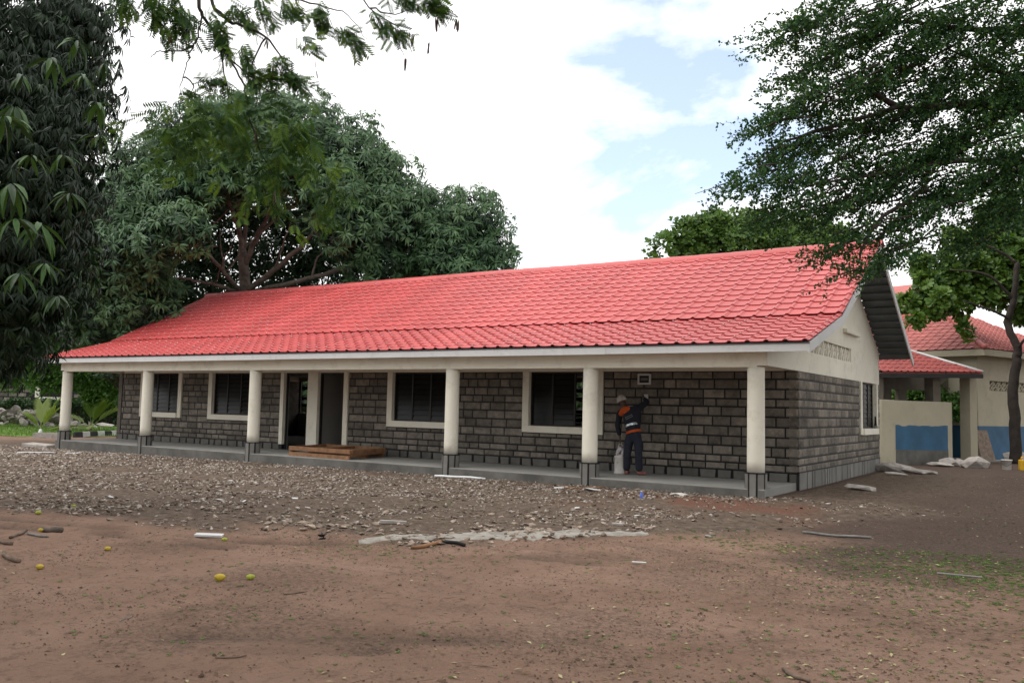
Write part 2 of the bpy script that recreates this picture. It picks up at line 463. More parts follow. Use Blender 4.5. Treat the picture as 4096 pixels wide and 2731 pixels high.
def gz(x, y):
    """ground height"""
    x = np.asarray(x, float); y = np.asarray(y, float)
    z = -0.006 * np.clip(-x, 0, 26)
    far = sstep(0, 3, np.hypot(x + 2, y + 6) - 40)
    z = z + (fbm(x * 0.35 + 40, y * 0.35 + 40, 3) - 0.5) * 0.10 * (1 - far) * sstep(-0.1, -1.2, np.where(x < 0.5, y, -5))
    rm = rubble_mask(x, y)
    z = z + rm * (0.02 + 0.07 * (fbm(x * 1.6, y * 1.6, 9) - 0.4)) * sstep(-0.3, -1.5, np.where(x < 0.5, y, -5))
    for i, r in enumerate(RUTS):
        d = seg_dist(x, y, r)
        z = z - 0.022 * np.exp(-(d / 0.13) ** 2) + 0.014 * np.exp(-((d - 0.24) / 0.08) ** 2)
    z = z + (fbm(x * 3.3, y * 3.3, 17) - 0.5) * 0.035 * (1 - far) + (vnoise(x * 11, y * 11, 23) - 0.5) * 0.012 * (1 - far)
    return z

def grid_lines(a, b, step, lo, hi):
    mid = np.arange(a, b + 1e-6, step)
    left = [a]; s = step
    while left[-1] > lo: s *= 1.25; left.append(left[-1] - s)
    right = [b]; s = step
    while right[-1] < hi: s *= 1.25; right.append(right[-1] + s)
    return np.concatenate([np.array(left[:0:-1]), mid, np.array(right[1:])])

gx = grid_lines(-13.0, 8.0, 0.09, -700, 700)
gy = grid_lines(-15.0, 1.0, 0.09, -700, 700)
GX, GY = np.meshgrid(gx, gy, indexing='ij')
GZ = gz(GX, GY)
nx, ny = GX.shape
idx = np.arange(nx * ny).reshape(nx, ny)
quads = np.stack([idx[:-1, :-1], idx[1:, :-1], idx[1:, 1:], idx[:-1, 1:]], -1).reshape(-1, 4)
V = np.stack([GX, GY, GZ], -1).reshape(-1, 3)
X_, Y_ = V[:, 0], V[:, 1]
m, nt, bs = newmat('bare_red_earth')
def attr(nt, name):
    a = nt.nodes.new('ShaderNodeAttribute'); a.attribute_name = name
    return a.outputs['Fac']
n1 = noise(nt, 0.8, 6, 0.65); n2 = noise(nt, 7, 8, 0.8); n3 = noise(nt, 24, 7, 0.85)
soil = ramp2(nt, n1.outputs['Fac'], [(0.32, (0.215, 0.134, 0.096)), (0.55, (0.288, 0.184, 0.135)), (0.75, (0.342, 0.227, 0.170))]).outputs[0]
soil = mixc(nt, ramp2(nt, n2.outputs['Fac'], [(0.52, (0, 0, 0)), (0.66, (0.85, 0.85, 0.85))]).outputs[0], soil, (0.150, 0.096, 0.072))
soil = mixc(nt, ramp2(nt, n3.outputs['Fac'], [(0.59, (0, 0, 0)), (0.66, (0.8, 0.8, 0.8))]).outputs[0], soil, (0.075, 0.053, 0.042))
n4 = noise(nt, 95, 3, 0.7)
soil = mixc(nt, ramp2(nt, n4.outputs['Fac'], [(0.60, (0, 0, 0)), (0.68, (0.6, 0.6, 0.6))]).outputs[0], soil, (0.10, 0.068, 0.052))
soil = mixc(nt, ramp2(nt, n4.outputs['Fac'], [(0.30, (0.45, 0.45, 0.45)), (0.37, (0, 0, 0))]).outputs[0], soil, (0.42, 0.31, 0.24))
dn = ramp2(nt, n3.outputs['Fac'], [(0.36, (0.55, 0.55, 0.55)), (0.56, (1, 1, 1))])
dm = N(nt, 'Math'); dm.operation = 'MULTIPLY'; nt.links.new(attr(nt, 'shade_damp'), dm.inputs[0]); nt.links.new(dn.outputs[0], dm.inputs[1])
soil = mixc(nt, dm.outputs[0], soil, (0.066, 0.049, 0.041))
bn = ramp2(nt, n3.outputs['Fac'], [(0.47, (0.08, 0.08, 0.08)), (0.57, (1, 1, 1))])
bm_ = N(nt, 'Math'); bm_.operation = 'MULTIPLY'; nt.links.new(attr(nt, 'blot'), bm_.inputs[0]); nt.links.new(bn.outputs[0], bm_.inputs[1])
soil = mixc(nt, bm_.outputs[0], soil, (0.075, 0.055, 0.045))
rub = ramp2(nt, n2.outputs['Fac'], [(0.35, (0.065, 0.048, 0.037)), (0.52, (0.14, 0.102, 0.078)), (0.68, (0.22, 0.172, 0.135))]).outputs[0]
soil = mixc(nt, attr(nt, 'rubble'), soil, rub)
soil = mixc(nt, attr(nt, 'red'), soil, mixc(nt, n2.outputs['Fac'], (0.115, 0.058, 0.040), (0.20, 0.105, 0.075)))
nt.links.new(soil, bs.inputs['Base Color'])
bs.inputs['Roughness'].default_value = 0.95
bs.inputs['Specular IOR Level'].default_value = 0.12
hm = N(nt, 'Math'); hm.operation = 'ADD'
nt.links.new(n2.outputs['Fac'], hm.inputs[0])
hs = N(nt, 'Math'); hs.operation = 'MULTIPLY'; hs.inputs[1].default_value = 0.5
nt.links.new(n3.outputs['Fac'], hs.inputs[0]); nt.links.new(hs.outputs[0], hm.inputs[1])
bump(nt, bs, hm.outputs[0], 1.0, 0.04)
M['earth'] = m
me = np_mesh('ground', V, quads, M['earth'], smooth=True)
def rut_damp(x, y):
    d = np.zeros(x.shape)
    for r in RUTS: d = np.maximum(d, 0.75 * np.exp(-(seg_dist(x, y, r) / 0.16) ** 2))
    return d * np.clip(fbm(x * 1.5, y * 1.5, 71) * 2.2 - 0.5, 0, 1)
def shade_damp_mask(x, y):
    shade = sstep(0.2, 2.6, x + (y + 4) * 0.32 + (fbm(x, y, 5) - 0.5) * 3.2) * sstep(-8.4, -5.8, y - 0.25 * (x - 4) + (fbm(x * 0.8, y * 0.8, 6) - 0.5) * 3)  # tree shade on the right, painted into the soil colour
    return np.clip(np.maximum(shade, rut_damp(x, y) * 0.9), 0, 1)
def blot_mask(x, y):
    return sstep(0.50, 0.66, fbm(x * 0.9 + 9, y * 1.3, 44)) * 0.6
rm = rubble_mask(X_, Y_)
red = sstep(-3.2, -1.2, X_) * sstep(2.6, 1.2, X_) * sstep(-4.6, -3.2, Y_) * sstep(-0.4, -1.6, Y_) * sstep(0.35, 0.6, fbm(X_ * 0.8, Y_ * 0.8, 61))
for nm, val in (('rubble', rm), ('shade_damp', shade_damp_mask(X_, Y_)), ('red', red), ('blot', blot_mask(X_, Y_))):
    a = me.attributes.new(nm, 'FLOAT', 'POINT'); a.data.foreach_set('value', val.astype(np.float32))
ground = link('ground', me, kind='structure')

# lawn beyond the far end of the building
lx = np.linspace(-62, -24, 60); ly = np.linspace(2.2, 26, 40)
LX, LY = np.meshgrid(lx, ly, indexing='ij')
M['lawn'] = paint('lawn_green', (0.13, 0.22, 0.045), 0.35, 1.2, 0.95, 0.6, 20, dirt=((0.22, 0.17, 0.09), 0.7))
lm = (LY - 3.1 - (fbm(LX * 0.5, LY * 0.5, 8) - 0.5) * 1.4 - np.clip(LX + 34.0, 0, 20) * 2.6) > 0
li = np.arange(LX.size).reshape(LX.shape)
lq = np.stack([li[:-1, :-1], li[1:, :-1], li[1:, 1:], li[:-1, 1:]], -1)[lm[:-1, :-1]].reshape(-1, 4)
LZ = gz(LX, LY) + 0.02
link('lawn', np_mesh('lawn', np.stack([LX, LY, LZ], -1).reshape(-1, 3), lq, M['lawn'], smooth=True), kind='structure')

# ------------------------------------------------------------------ main building
XG, XLW = 0.27, -24.2            # gable faces
YF, YB = 2.04, 10.85             # front and rear wall faces
ZS, ZT = 0.16, 2.53              # veranda floor, top of the block work
EAVE, KINK, RIDGE, REAR = (-0.50, 2.95), (2.25, 3.72), (6.40, 5.93), (11.30, 3.28)
RX0, RX1 = -25.1, 1.15
COLX = [-24.03, -19.463, -14.435, -7.402, -3.64, 0.0]
house = empty('veranda_building', (0, 0, 0), label='long stone block building with red tile roof and a columned veranda', cat='building')

# veranda floor slab
MB().box(-24.25, 0.22, -0.18, YF + 0.02, -0.35, ZS).build('veranda_floor', M['concrete'], house, bevel=0.012)
MB().box(-24.252, 0.222, -0.1835, -0.17, -0.34, ZS - 0.022).build('slab_edge', M['slab_edge'], house)
# inside floor, rear wall, ends, ceiling, partition
MB().box(XLW + 0.2, XG - 0.2, YF + 0.03, YB - 0.2, -0.3, ZS - 0.01).build('inside_floor', M['concrete'], house)
REARW = [(-24.0, -22.2), (-19.5, -17.5), (-12.2, -9.45), (-6.8, -4.8), (-3.0, -1.0)]
b = MB()
xs = [XLW] + [v for w in REARW for v in w] + [XG - 0.004]
for i in range(0, len(xs), 2): b.box(xs[i], xs[i + 1], YB - 0.2, YB, -0.3, 3.3)
for w in REARW:
    b.box(w[0], w[1], YB - 0.2, YB, -0.3, 1.15); b.box(w[0], w[1], YB - 0.2, YB, 2.55, 3.3)
b.build('rear_wall', M['plaster_in'], house)
for w in REARW:
    f = MB()
    for x in np.linspace(w[0] + 0.02, w[1] - 0.02, 4): f.box(x - 0.02, x + 0.02, YB - 0.13, YB - 0.07, 1.15, 2.55)
    f = f.build('rear_window', M['steel_dark'], house)
    bays = np.linspace(w[0] + 0.04, w[1] - 0.04, 4)
    for k in range(3):
        for j in range(9):
            if random.random() < 0.42: continue
            z = 1.2 + j * 0.152
            MB().beam((bays[k] + 0.03, YB - 0.1, z), (bays[k + 1] - 0.03, YB - 0.1, z), 0.006, 0.15, (0, -0.35, 1)).build('louvre', M['glass'], f)
MB().box(XLW + 0.2, XG - 0.2, YF + 0.2, YB - 0.2, 2.72, 2.8).build('ceiling', M['plaster_in'], house)
MB().box(-14.25, -14.1, YF + 0.24, YB - 0.21, ZS, 2.72).build('partition_wall', M['plaster_in'], house)
# veranda ceiling and soffit
MB().box(XLW + 0.06, XG - 0.06, -0.44, YF - 0.004, 2.80, 2.83).build('veranda_ceiling', M['white'], house)

# front beam
MB().box(XLW + 0.2, XG - 0.2, -0.16, 0.16, 2.5, 2.795).build('veranda_beam', M['cream'], house, bevel=0.01)
# cream band along the front wall head
MB().box(XLW + 0.3, XG - 0.3, YF - 0.012, YF + 0.19, ZT, 2.79).build('wall_head_band', M['cream'], house)

# gables: upper cream triangle with a ventilation panel
def roof_under(y):
    return float(np.interp(y, [EAVE[0], KINK[0], RIDGE[0], REAR[0]], [EAVE[1], KINK[1], RIDGE[1], REAR[1]])) - 0.05
VY0, VY1, VZ0, VZ1 = 3.0, 7.12, 2.99, 3.34
def gable(x0, x1, vent):
    ys = sorted({-0.163, KINK[0], RIDGE[0], YB} | ({VY0, VY1} if vent else set()))
    b = MB()
    for ya, yb in zip(ys[:-1], ys[1:]):
        def col(zl0, zl1, zh0, zh1):
            b.hexa([(x0, ya, zl0), (x1, ya, zl0), (x1, yb, zl1), (x0, yb, zl1), (x0, ya, zh0), (x1, ya, zh0), (x1, yb, zh1), (x0, yb, zh1)])
        if vent and ya >= VY0 - 1e-6 and yb <= VY1 + 1e-6:
            col(ZT, ZT, VZ0, VZ0); col(VZ1, VZ1, roof_under(ya), roof_under(yb))
        else:
            col(ZT, ZT, roof_under(ya), roof_under(yb))
    return b
gable(XG - 0.2, XG, True).build('gable_head', M['cream'], house)
gable(XLW, XLW + 0.2, False).build('gable_head', M['cream'], house)
MB().box(XG, XG + 0.11, 6.2, 7.75, 3.70, 3.80).build('ledge', M['cream'], house, bevel=0.008)
nv = 9
for i in range(nv):
    y0 = VY0 + (VY1 - VY0) * i / nv; y1 = VY0 + (VY1 - VY0) * (i + 1) / nv
    b = MB(); x = XG - 0.09; t = 0.035; h = 0.11
    ym, zm = (y0 + y1) / 2, (VZ0 + VZ1) / 2
    e = 0.012
    b.beam((x, y0 + t / 2 + 0.001, VZ0), (x, y0 + t / 2 + 0.001, VZ1), h, t, (0, 1, 0)).beam((x, y1 - t / 2 - 0.001, VZ0), (x, y1 - t / 2 - 0.001, VZ1), h, t, (0, 1, 0))
    b.beam((x + .004, y0 + t, VZ0 + e), (x + .004, ym, VZ1 - e), h * .8, t, (0, 1, 0)).beam((x + .002, y1 - t, VZ0 + e), (x + .002, ym, VZ1 - e), h * .8, t, (0, 1, 0))
    b.beam((x + .006, y0 + t, VZ1 - e), (x + .006, ym, VZ0 + e), h * .8, t, (0, 1, 0)).beam((x + .008, y1 - t, VZ1 - e), (x + .008, ym, VZ0 + e), h * .8, t, (0, 1, 0))
    b.beam((x - .004, y0 + t, zm), (x - .004, y1 - t, zm), h * .7, t * .9)
    b.build('vent_block', M['cream'], house)
MB().box(XG - 0.19, XG - 0.17, VY0, VY1, VZ0, VZ1).build('vent_backing', M['steel_dark'], house)

# ---- walls of rock-faced blocks with painted joints
COURSES = [0.35, 0.51, 0.67, 0.88, 1.09, 1.31, 1.53, 1.74, 1.92, 2.13, 2.35, ZT]
OPEN = [(-22.84, -20.51), (-19.09, -16.75), (-11.23, -8.90), (-6.67, -4.37)]
DOORX = (-15.62, -12.75)
WZ0 = 1.0
def blocked(x0, x1, z0, z1, op):
    return any(x0 < b - 1e-4 and x1 > a + 1e-4 and z1 > zb + 1e-4 for a, b, zb in op)

b = MB(); bl = MB()
cuts = sorted([XLW + 0.25, XG - 0.012] + [v for o in OPEN for v in o] + list(DOORX))
for a, c in zip(cuts[:-1], cuts[1:]):
    if (a, c) == DOORX: continue
    top = WZ0 if (a, c) in OPEN else ZT
    (bl if c <= DOORX[0] + 1e-6 else b).box(a, c, YF + 0.014, YF + 0.2, -0.2, top)
front_wall = b.build('front_wall', M['mortar'], house)
front_wall_l = bl.build('front_wall', M['mortar'], house)
GW = (8.12, 10.45)     # gable window
b = MB()
for a, c, t in ((YF + 0.2, GW[0], ZT), (GW[0], GW[1], 1.1), (GW[1], YB - 0.004, ZT)): b.box(XG - 0.2, XG - 0.014, a, c, -0.3, t)
b.box(XG - 0.2, XG - 0.0145, YF + 0.013, YF + 0.2, -0.3, ZT)
for z in COURSES[:-1]: b.box(XG - 0.02, XG - 0.003, YF + 0.002, GW[0] - 0.01 if z > 1.05 else YB - 0.01, z - 0.019, z + 0.019)
gable_wall = b.build('gable_wall', M['mortar_grey'], house)
gable_wall.data.materials.append(M['mortar'])
for p in gable_wall.data.polygons[24:]: p.material_index = 1
MB().box(XLW, XLW + 0.2, YF, YB, -0.3, ZT).build('end_wall', M['block'], house)

def block_meshes(n, mat, rough=0.010):
    out = []
    for i in range(n):
        r = random.Random(100 + i)
        # 4x3 front grid, proud in the middle, back edge at the wall
        xs_ = [0, 0.10, 0.5, 0.9, 1]; zs_ = [0, 0.16, 0.84, 1]
        v = []; f = []
        for a in xs_:
            for c in zs_:
                edge = a in (0, 1) or c in (0, 1)
                v.append((a + (0 if edge else r.uniform(-.04, .04)), 0.0 if edge else -0.010 - r.random() * rough, c + (0 if edge else r.uniform(-.05, .05))))
        for i1 in range(4):
            for j1 in range(3):
                q = i1 * 4 + j1
                f.append((q, q + 4, q + 5, q + 1))
        o = len(v)
        v += [(0, 0.03, 0), (1, 0.03, 0), (1, 0.03, 1), (0, 0.03, 1)]
        f += [(0, 1, 2, 3, o + 3, o), (16, o + 1, o + 2, 19, 18, 17), (0, o, o + 1, 16, 12, 8, 4), (3, 7, 11, 15, 19, o + 2, o + 3)]
        me = bpy.data.meshes.new('block'); me.from_pydata(v, [], f); me.materials.append(mat); me.update()
        out.append(me)
    return out
BLOCKS = block_meshes(10, M['block'])
cells = []       # (wall, along, z, width, height)
rb = random.Random(5)
ops = [(a, c, WZ0) for a, c in OPEN] + [(DOORX[0], DOORX[1], 0)]
for k, (z0, z1) in enumerate(zip(COURSES[:-1], COURSES[1:])):
    x = XG - 0.001
    step = 0.2 if k % 2 else 0.0
    first = True
    while x > XLW + 0.3:
        w = rb.choice([0.36, 0.42, 0.46, 0.5, 0.56, 0.30]) if not first else 0.28 + step
        first = False
        x0 = max(x - w, XLW + 0.25)
        # stop at openings
        for a, c, zb in ops:
            if z1 > zb + 0.03 and x0 < c < x - 1e-6: x0 = c
            if z1 > zb + 0.03 and abs(x - c) < 1e-6: x0 = None; x = a; break
        if x0 is None: continue
        cells.append(('f', x0, z0, x - x0, min(z1, z1) - z0))
        x = x0
    y = YF + 0.003
    first = True
    while y < YB - 0.05:
        w = rb.choice([0.34, 0.38, 0.42, 0.48]) if not first else 0.2 + step
        first = False
        y1 = min(y + w, YB - 0.01)
        if z1 > 1.13:
            if y < GW[0] < y1: y1 = GW[0]
            if abs(y - GW[0]) < 1e-6: y = GW[1]; continue
        cells.append(('g', y, z0, y1 - y, z1 - z0))
        y = y1
for a, c in OPEN:
    x = a
    while x < c - 0.05:
        w = min(rb.choice([0.36, 0.42, 0.5]), c - x)
        cells.append(('f', x, 0.88, w, WZ0 - 0.88)); x += w
def cell_world(cl):
    return Vector((cl[1] + cl[3] / 2, YF, cl[2])) if cl[0] == 'f' else Vector((XG, cl[1] + cl[3] / 2, cl[2]))
def cell_size(cl):
    p = cell_world(cl) - CAM_POS
    n = abs(p.y) if cl[0] == 'f' else abs(p.x)
    return cl[3] * cl[4] * n / p.length ** 3
cells = [c_ for c_ in cells if c_[3] > 0.06]
cells.sort(key=cell_size, reverse=True)
J = 0.018
restV, restF = [], []
for i, cl in enumerate(cells):
    me = BLOCKS[i % len(BLOCKS)]
    w, h = cl[3] - 2 * J, cl[4] - 2 * J
    if cl[0] == 'f':
        loc, rot = (cl[1] + J, YF, cl[2] + J), (0, 0, 0)
    else:
        w = cl[3] - 0.012
        loc, rot = (XG, cl[1] + 0.006, cl[2] + J), (0, 0, math.pi / 2)
    if i < 300:
        link('block', me, (front_wall if cl[1] > -14 else front_wall_l) if cl[0] == 'f' else gable_wall, loc, rot, (w, 1, h))
    else:
        mt = Matrix.LocRotScale(Vector(loc), Matrix.Rotation(rot[2], 3, 'Z'), Vector((w, 1, h)))
        o = len(restV)
        restV += [tuple(mt @ v.co) for v in me.vertices]
        restF += [tuple(o + q for q in p.vertices) for p in me.polygons]
if restV:
    me = bpy.data.meshes.new('block_courses'); me.from_pydata(restV, [], restF); me.materials.append(M['block']); me.update()
    link('block_courses', me, house, kind='stuff')

# ---- plinth stones with broad black joints
def plinth_stone(parent, a, c, z0, z1, side, r):
    w = c - a; j = 0.028
    pts = [(j + r.uniform(0, .02), 0), (w - j - r.uniform(0, .02), 0), (w - j - r.uniform(-.012, .012), 1), (j + r.uniform(-.012, .012), 1)]
    v = []
    for d in (-0.028, 0.02):
        for px, pz in pts: v.append((px, d, z0 + (z1 - z0) * pz))
    b = MB().add(v, [(0, 1, 2, 3), (7, 6, 5, 4), (0, 4, 5, 1), (1, 5, 6, 2), (2, 6, 7, 3), (3, 7, 4, 0)])
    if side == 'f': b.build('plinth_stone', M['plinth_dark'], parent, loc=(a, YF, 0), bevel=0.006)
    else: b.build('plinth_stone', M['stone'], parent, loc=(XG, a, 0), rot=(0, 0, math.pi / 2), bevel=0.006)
rp = random.Random(3)
x = XLW + 0.12
while x < XG - 0.05:
    w = rp.uniform(0.26, 0.52); x1 = min(x + w, XG - 0.001)
    mid = (x + x1) / 2
    if not (-15.5 < mid < -14.4 or -14.0 < mid < -12.9): plinth_stone(front_wall if mid > -14 else front_wall_l, x, x1, ZS + 0.004, 0.335, 'f', rp)
    x = x1
y = YF - 0.028
while y < YB - 0.02:
    w = rp.choice([0.22, 0.3, 0.36, 0.62, 0.42]); y1 = min(y + w, YB - 0.01)
    plinth_stone(gable_wall, y - 0.002, y1 + 0.002, -0.25, 0.36, 'g', rp)
    y = y1
MB().box(XG - 0.013, XG + 0.006, YF - 0.02, YB - 0.012, -0.28, 0.358).build('plinth_joint', M['mortar'], gable_wall)
MB().box(XG - 0.02, XG + 0.026, YF - 0.03, YB - 0.01, 0.362, 0.388).build('plinth_ledge', M['mortar'], gable_wall)
MB().box(XLW + 0.1, DOORX[0], YF - 0.022, YF + 0.02, 0.336, 0.366).build('plinth_ledge', M['mortar'], front_wall_l)
MB().box(DOORX[1], XG - 0.02, YF - 0.022, YF + 0.02, 0.336, 0.366).build('plinth_ledge', M['mortar'], front_wall)

# ---- columns on stone pedestals
def octo(ap, z0, z1):
    R_ = ap / math.cos(math.pi / 8); b = MB()
    for z in (z0, z1):
        for k in range(8): b.v.append((R_ * math.cos(math.pi / 8 + k * math.pi / 4), R_ * math.sin(math.pi / 8 + k * math.pi / 4), z))
    b.f = [(k, (k + 1) % 8, 8 + (k + 1) % 8, 8 + k) for k in range(8)] + [tuple(range(7, -1, -1)), tuple(range(8, 16))]
    return b
def pedestal_stone(parent, face, hw, z0, z1, ap, r):
    j = 0.016
    pts = [(-hw + j + r.uniform(0, .022), z0), (hw - j - r.uniform(0, .022), z0), (hw - j - r.uniform(0, .008), z1), (-hw + j + r.uniform(0, .008), z1)]
    v = []
    for d in (-ap - 0.010, -ap + 0.02):
        for px, pz in pts: v.append(Matrix.Rotation(face * math.pi / 4, 3, 'Z') @ Vector((px, d, pz)))
    MB().add(v, [(0, 1, 2, 3), (7, 6, 5, 4), (0, 4, 5, 1), (1, 5, 6, 2), (2, 6, 7, 3), (3, 7, 4, 0)]).build('pedestal_stone', M['stone'], parent, bevel=0.005)
for ci, cx in enumerate(COLX):
    prof = [(0.168, 0.455), (0.170, 0.7), (0.168, 1.5), (0.165, 2.3), (0.168, 2.502)]
    cl = MB().lathe(prof, 36).build('column', M['cream'], house, smooth=False, loc=(cx, 0, 0))
    cl.data.polygons.foreach_set('use_smooth', [len(p.vertices) == 4 for p in cl.data.polygons])
    ap = 0.196
    octo(ap, -0.35, 0.47).build('pedestal', M['mortar'], cl)
    octo(ap + 0.014, 0.450, 0.464).build('pedestal_rim', M['mortar'], cl)
    r = random.Random(40 + ci)
    for face in range(8): pedestal_stone(cl, face, ap * math.tan(math.pi / 8), -0.3 if face in (7, 0, 1) else ZS + 0.002, 0.446, ap, r)

# ---- louvre windows
def window(parent_name, W, z0, z1, loc, rot, bays=3, rows=9, seed=0, sill=0.05):
    r = random.Random(seed)
    b = MB(); fr = 0.19; pr = 0.045
    b.box(0, fr, -pr, 0.19, z0, z1 - 0.002).box(W - fr, W, -pr, 0.19, z0, z1 - 0.002)
    b.box(fr - 0.001, W - fr + 0.001, -pr - sill, 0.189, z0 - 0.002, z0 + 0.165)
    w = b.build('window', M['cream'], house, loc=loc, rot=rot, bevel=0.006)
    a, c = fr, W - fr
    f = MB()
    for i in range(bays + 1):
        x = a + (c - a) * i / bays
        x = min(max(x, a + 0.022), c - 0.022)
        f.box(x - 0.02, x + 0.02, 0.07, 0.12, z0 + 0.165, z1)
    f.box(a, c, 0.071, 0.119, z0 + 0.165, z0 + 0.20).box(a, c, 0.071, 0.119, z1 - 0.04, z1)
    f.build('window_frame', M['steel_dark'], w)
    hgt = (z1 - 0.045) - (z0 + 0.205)
    for i in range(bays):
        xa = a + (c - a) * i / bays + 0.03; xb = a + (c - a) * (i + 1) / bays - 0.03
        tilt = r.uniform(0.1, 0.3)
        for j in range(rows):
            z = z0 + 0.205 + hgt * (j + 0.5) / rows
            MB().beam((xa, 0.095, z), (xb, 0.095, z), 0.006, hgt / rows * 1.04, (0, tilt, 1)).build('louvre', M['glass'], w)
    return w
WPAT = {}
for i, (a, c) in enumerate(OPEN):
    w = window('front', c - a, WZ0, ZT, (a, YF, 0), (0, 0, 0), 3, 9, 10 + i)
    if i == 3:      # two bays stand open: blades turned level
        k = 0
        for o in list(w.children):
            if o.name.startswith('louvre'):
                if k >= 18: o['open'] = 1
                k += 1
        for o in list(w.children):
            if 'open' in o.keys():
                del o['open']
                zc = sum(v.co.z for v in o.data.vertices) / 8
                for v in o.data.vertices:
                    dy, dz = v.co.y - 0.095, v.co.z - zc
                    v.co.y = 0.095 + dz * 0.9 + dy * 0.1; v.co.z = zc + dz * 0.12 - dy * 0.5
wg = window('gable', GW[1] - GW[0], 1.08, ZT, (XG, GW[0], 0), (0, 0, math.pi / 2), 3, 9, 30, sill=0.06)

# ---- doorway surrounds and doors
DX = [-15.62, -15.47, -14.42, -13.99, -12.93, -12.75]
for a, c in ((DX[0], DX[1]), (DX[2], DX[3]), (DX[4], DX[5])):
    MB().box(a, c, YF - 0.045, YF + 0.19, 0.32, ZT - 0.002).build('door_surround', M['cream'], house, bevel=0.006)
    MB().box(a + 0.006, c - 0.006, YF - 0.03, YF + 0.18, ZS, 0.319).build('door_plinth', M['mortar'], house)
for a, c, hinge, ang in ((DX[1], DX[2], 'l', 172), (DX[3], DX[4], 'r', -62)):
    d = MB()
    d.box(a, a + 0.05, YF + 0.07, YF + 0.15, ZS, ZT).box(c - 0.05, c, YF + 0.07, YF + 0.15, ZS, ZT).box(a + 0.05, c - 0.05, YF + 0.071, YF + 0.149, ZT - 0.06, ZT)
    d = d.build('door_frame', M['steel_dark'], house)
    w = c - a - 0.11
    leaf = MB()
    if hinge == 'l':
        leaf.box(0, w, 0, 0.04, ZS + 0.015, ZT - 0.065)
        o = leaf.build('door_leaf', M['door_grey'], d, bevel=0.004, loc=(a + 0.055, YF + 0.155, 0), rot=(0, 0, math.radians(ang)))
        MB().box(w - 0.12, w - 0.06, -0.05, 0.09, 1.05, 1.12).build('door_handle', M['steel_dark'], d, loc=(a + 0.055, YF + 0.155, 0), rot=(0, 0, math.radians(ang)))
    else:
        leaf.box(-w, 0, 0, 0.04, ZS + 0.015, ZT - 0.065)
        o = leaf.build('door_leaf', M['door_grey'], d, bevel=0.004, loc=(c - 0.055, YF + 0.155, 0), rot=(0, 0, math.radians(ang)))
        MB().box(-w + 0.06, -w + 0.12, -0.05, 0.09, 1.05, 1.12).build('door_handle', M['steel_dark'], d, loc=(c - 0.055, YF + 0.155, 0), rot=(0, 0, math.radians(ang)))

# ---- roof
def slope_frame(p, q):
    d = Vector((0, q[0] - p[0], q[1] - p[1])); L = d.length; d /= L
    n = Vector((1, 0, 0)).cross(d)
    return Vector((0, p[0], p[1])), d, n, L
sheet = MB()
for p, q in ((EAVE, KINK), (KINK, RIDGE)):
    o, d, n, L = slope_frame(p, q)
    a = o - n * 0.012; c = o + d * L - n * 0.012
    sheet.hexa([Vector((RX0, *(a - n * 0.02)[1:])), Vector((RX1, *(a - n * 0.02)[1:])), Vector((RX1, *(c - n * 0.02)[1:])), Vector((RX0, *(c - n * 0.02)[1:])),
                Vector((RX0, *a[1:])), Vector((RX1, *a[1:])), Vector((RX1, *c[1:])), Vector((RX0, *c[1:]))])
roof = sheet.build('roof', M['galv'], house)
# rear slope as a stepped sheet (its underside shows past the gable)
o, d, n, L = slope_frame(REAR, RIDGE)
n = -n if n.z < 0 else n
rows = 16; b = MB()
for k in range(rows):
    s0, s1 = L * k / rows, L * (k + 1) / rows
    lo = o + d * s0 + n * 0.03; hi = o + d * s1 - n * 0.0
    b.hexa([Vector((RX0, *(lo - n * .006)[1:])), Vector((RX1, *(lo - n * .006)[1:])), Vector((RX1, *(hi - n * .006)[1:])), Vector((RX0, *(hi - n * .006)[1:])),
            Vector((RX0, *lo[1:])), Vector((RX1, *lo[1:])), Vector((RX1, *hi[1:])), Vector((RX0, *hi[1:]))])
    if k: b.beam(tuple(Vector((XG + 0.01, *(lo - n * .045)[1:]))), tuple(Vector((RX1 - 0.03, *(lo - n * .045)[1:]))), 0.05, 0.05, tuple(n))
b.build('rear_roof_sheet', M['galv'], roof)

TW = (RX1 - RX0) / 73
U = [0, 0.30, 0.62, 0.69, 0.77, 0.85, 0.93, 1.0]
PZ = [0.004, 0.0, 0.002, 0.026, 0.036, 0.032, 0.006, 0.004]
def tile_geo(L, w):
    v = [(u * w, -0.012, 0.021 + p) for u, p in zip(U, PZ)] + [(u * w, L + 0.01, p + 0.001) for u, p in zip(U, PZ)] + [(u * w, 0.006, p * 0.9 - 0.004) for u, p in zip(U, PZ)]
    k = len(U)
    f = [(i, i + 1, k + i + 1, k + i) for i in range(k - 1)] + [(2 * k + i, 2 * k + i + 1, i + 1, i) for i in range(k - 1)]
    return v, f
tiles = []
wav = lambda x, s: 0.007 * math.sin(x * 0.8 + s) + 0.003 * math.sin(x * 2.1 + 2 * s)
def tile_rows(p, q, rows, ncol, x0, tw, out):
    o, d, n, L = slope_frame(p, q)
    for r in range(rows):
        for c_ in range(ncol):
            x = x0 + c_ * tw
            out.append((Vector((x, 0, 0)) + o + d * (L * r / rows) + n * (0.004 + wav(x, r * 0.15) * 0.6 + (0.003 if (c_ // 3) % 2 else 0.0)), d, n, L / rows))
lower, upper = [], []
tile_rows(EAVE, KINK, 8, 73, RX0, TW, lower)
tile_rows((KINK[0] - 0.06, KINK[1] + 0.02), RIDGE, 13, 73, RX0, TW, upper)
TL = {}
for nm, lst in (('a', lower), ('b', upper)):
    L = lst[0][3]
    v, f = tile_geo(L, TW)
    me = bpy.data.meshes.new('roof_tile'); me.from_pydata(v, [], f); me.materials.append(M['tile']); me.update()
    me.polygons.foreach_set('use_smooth', [False] * len(me.polygons))
    TL[nm] = (me, np.array(v), f)
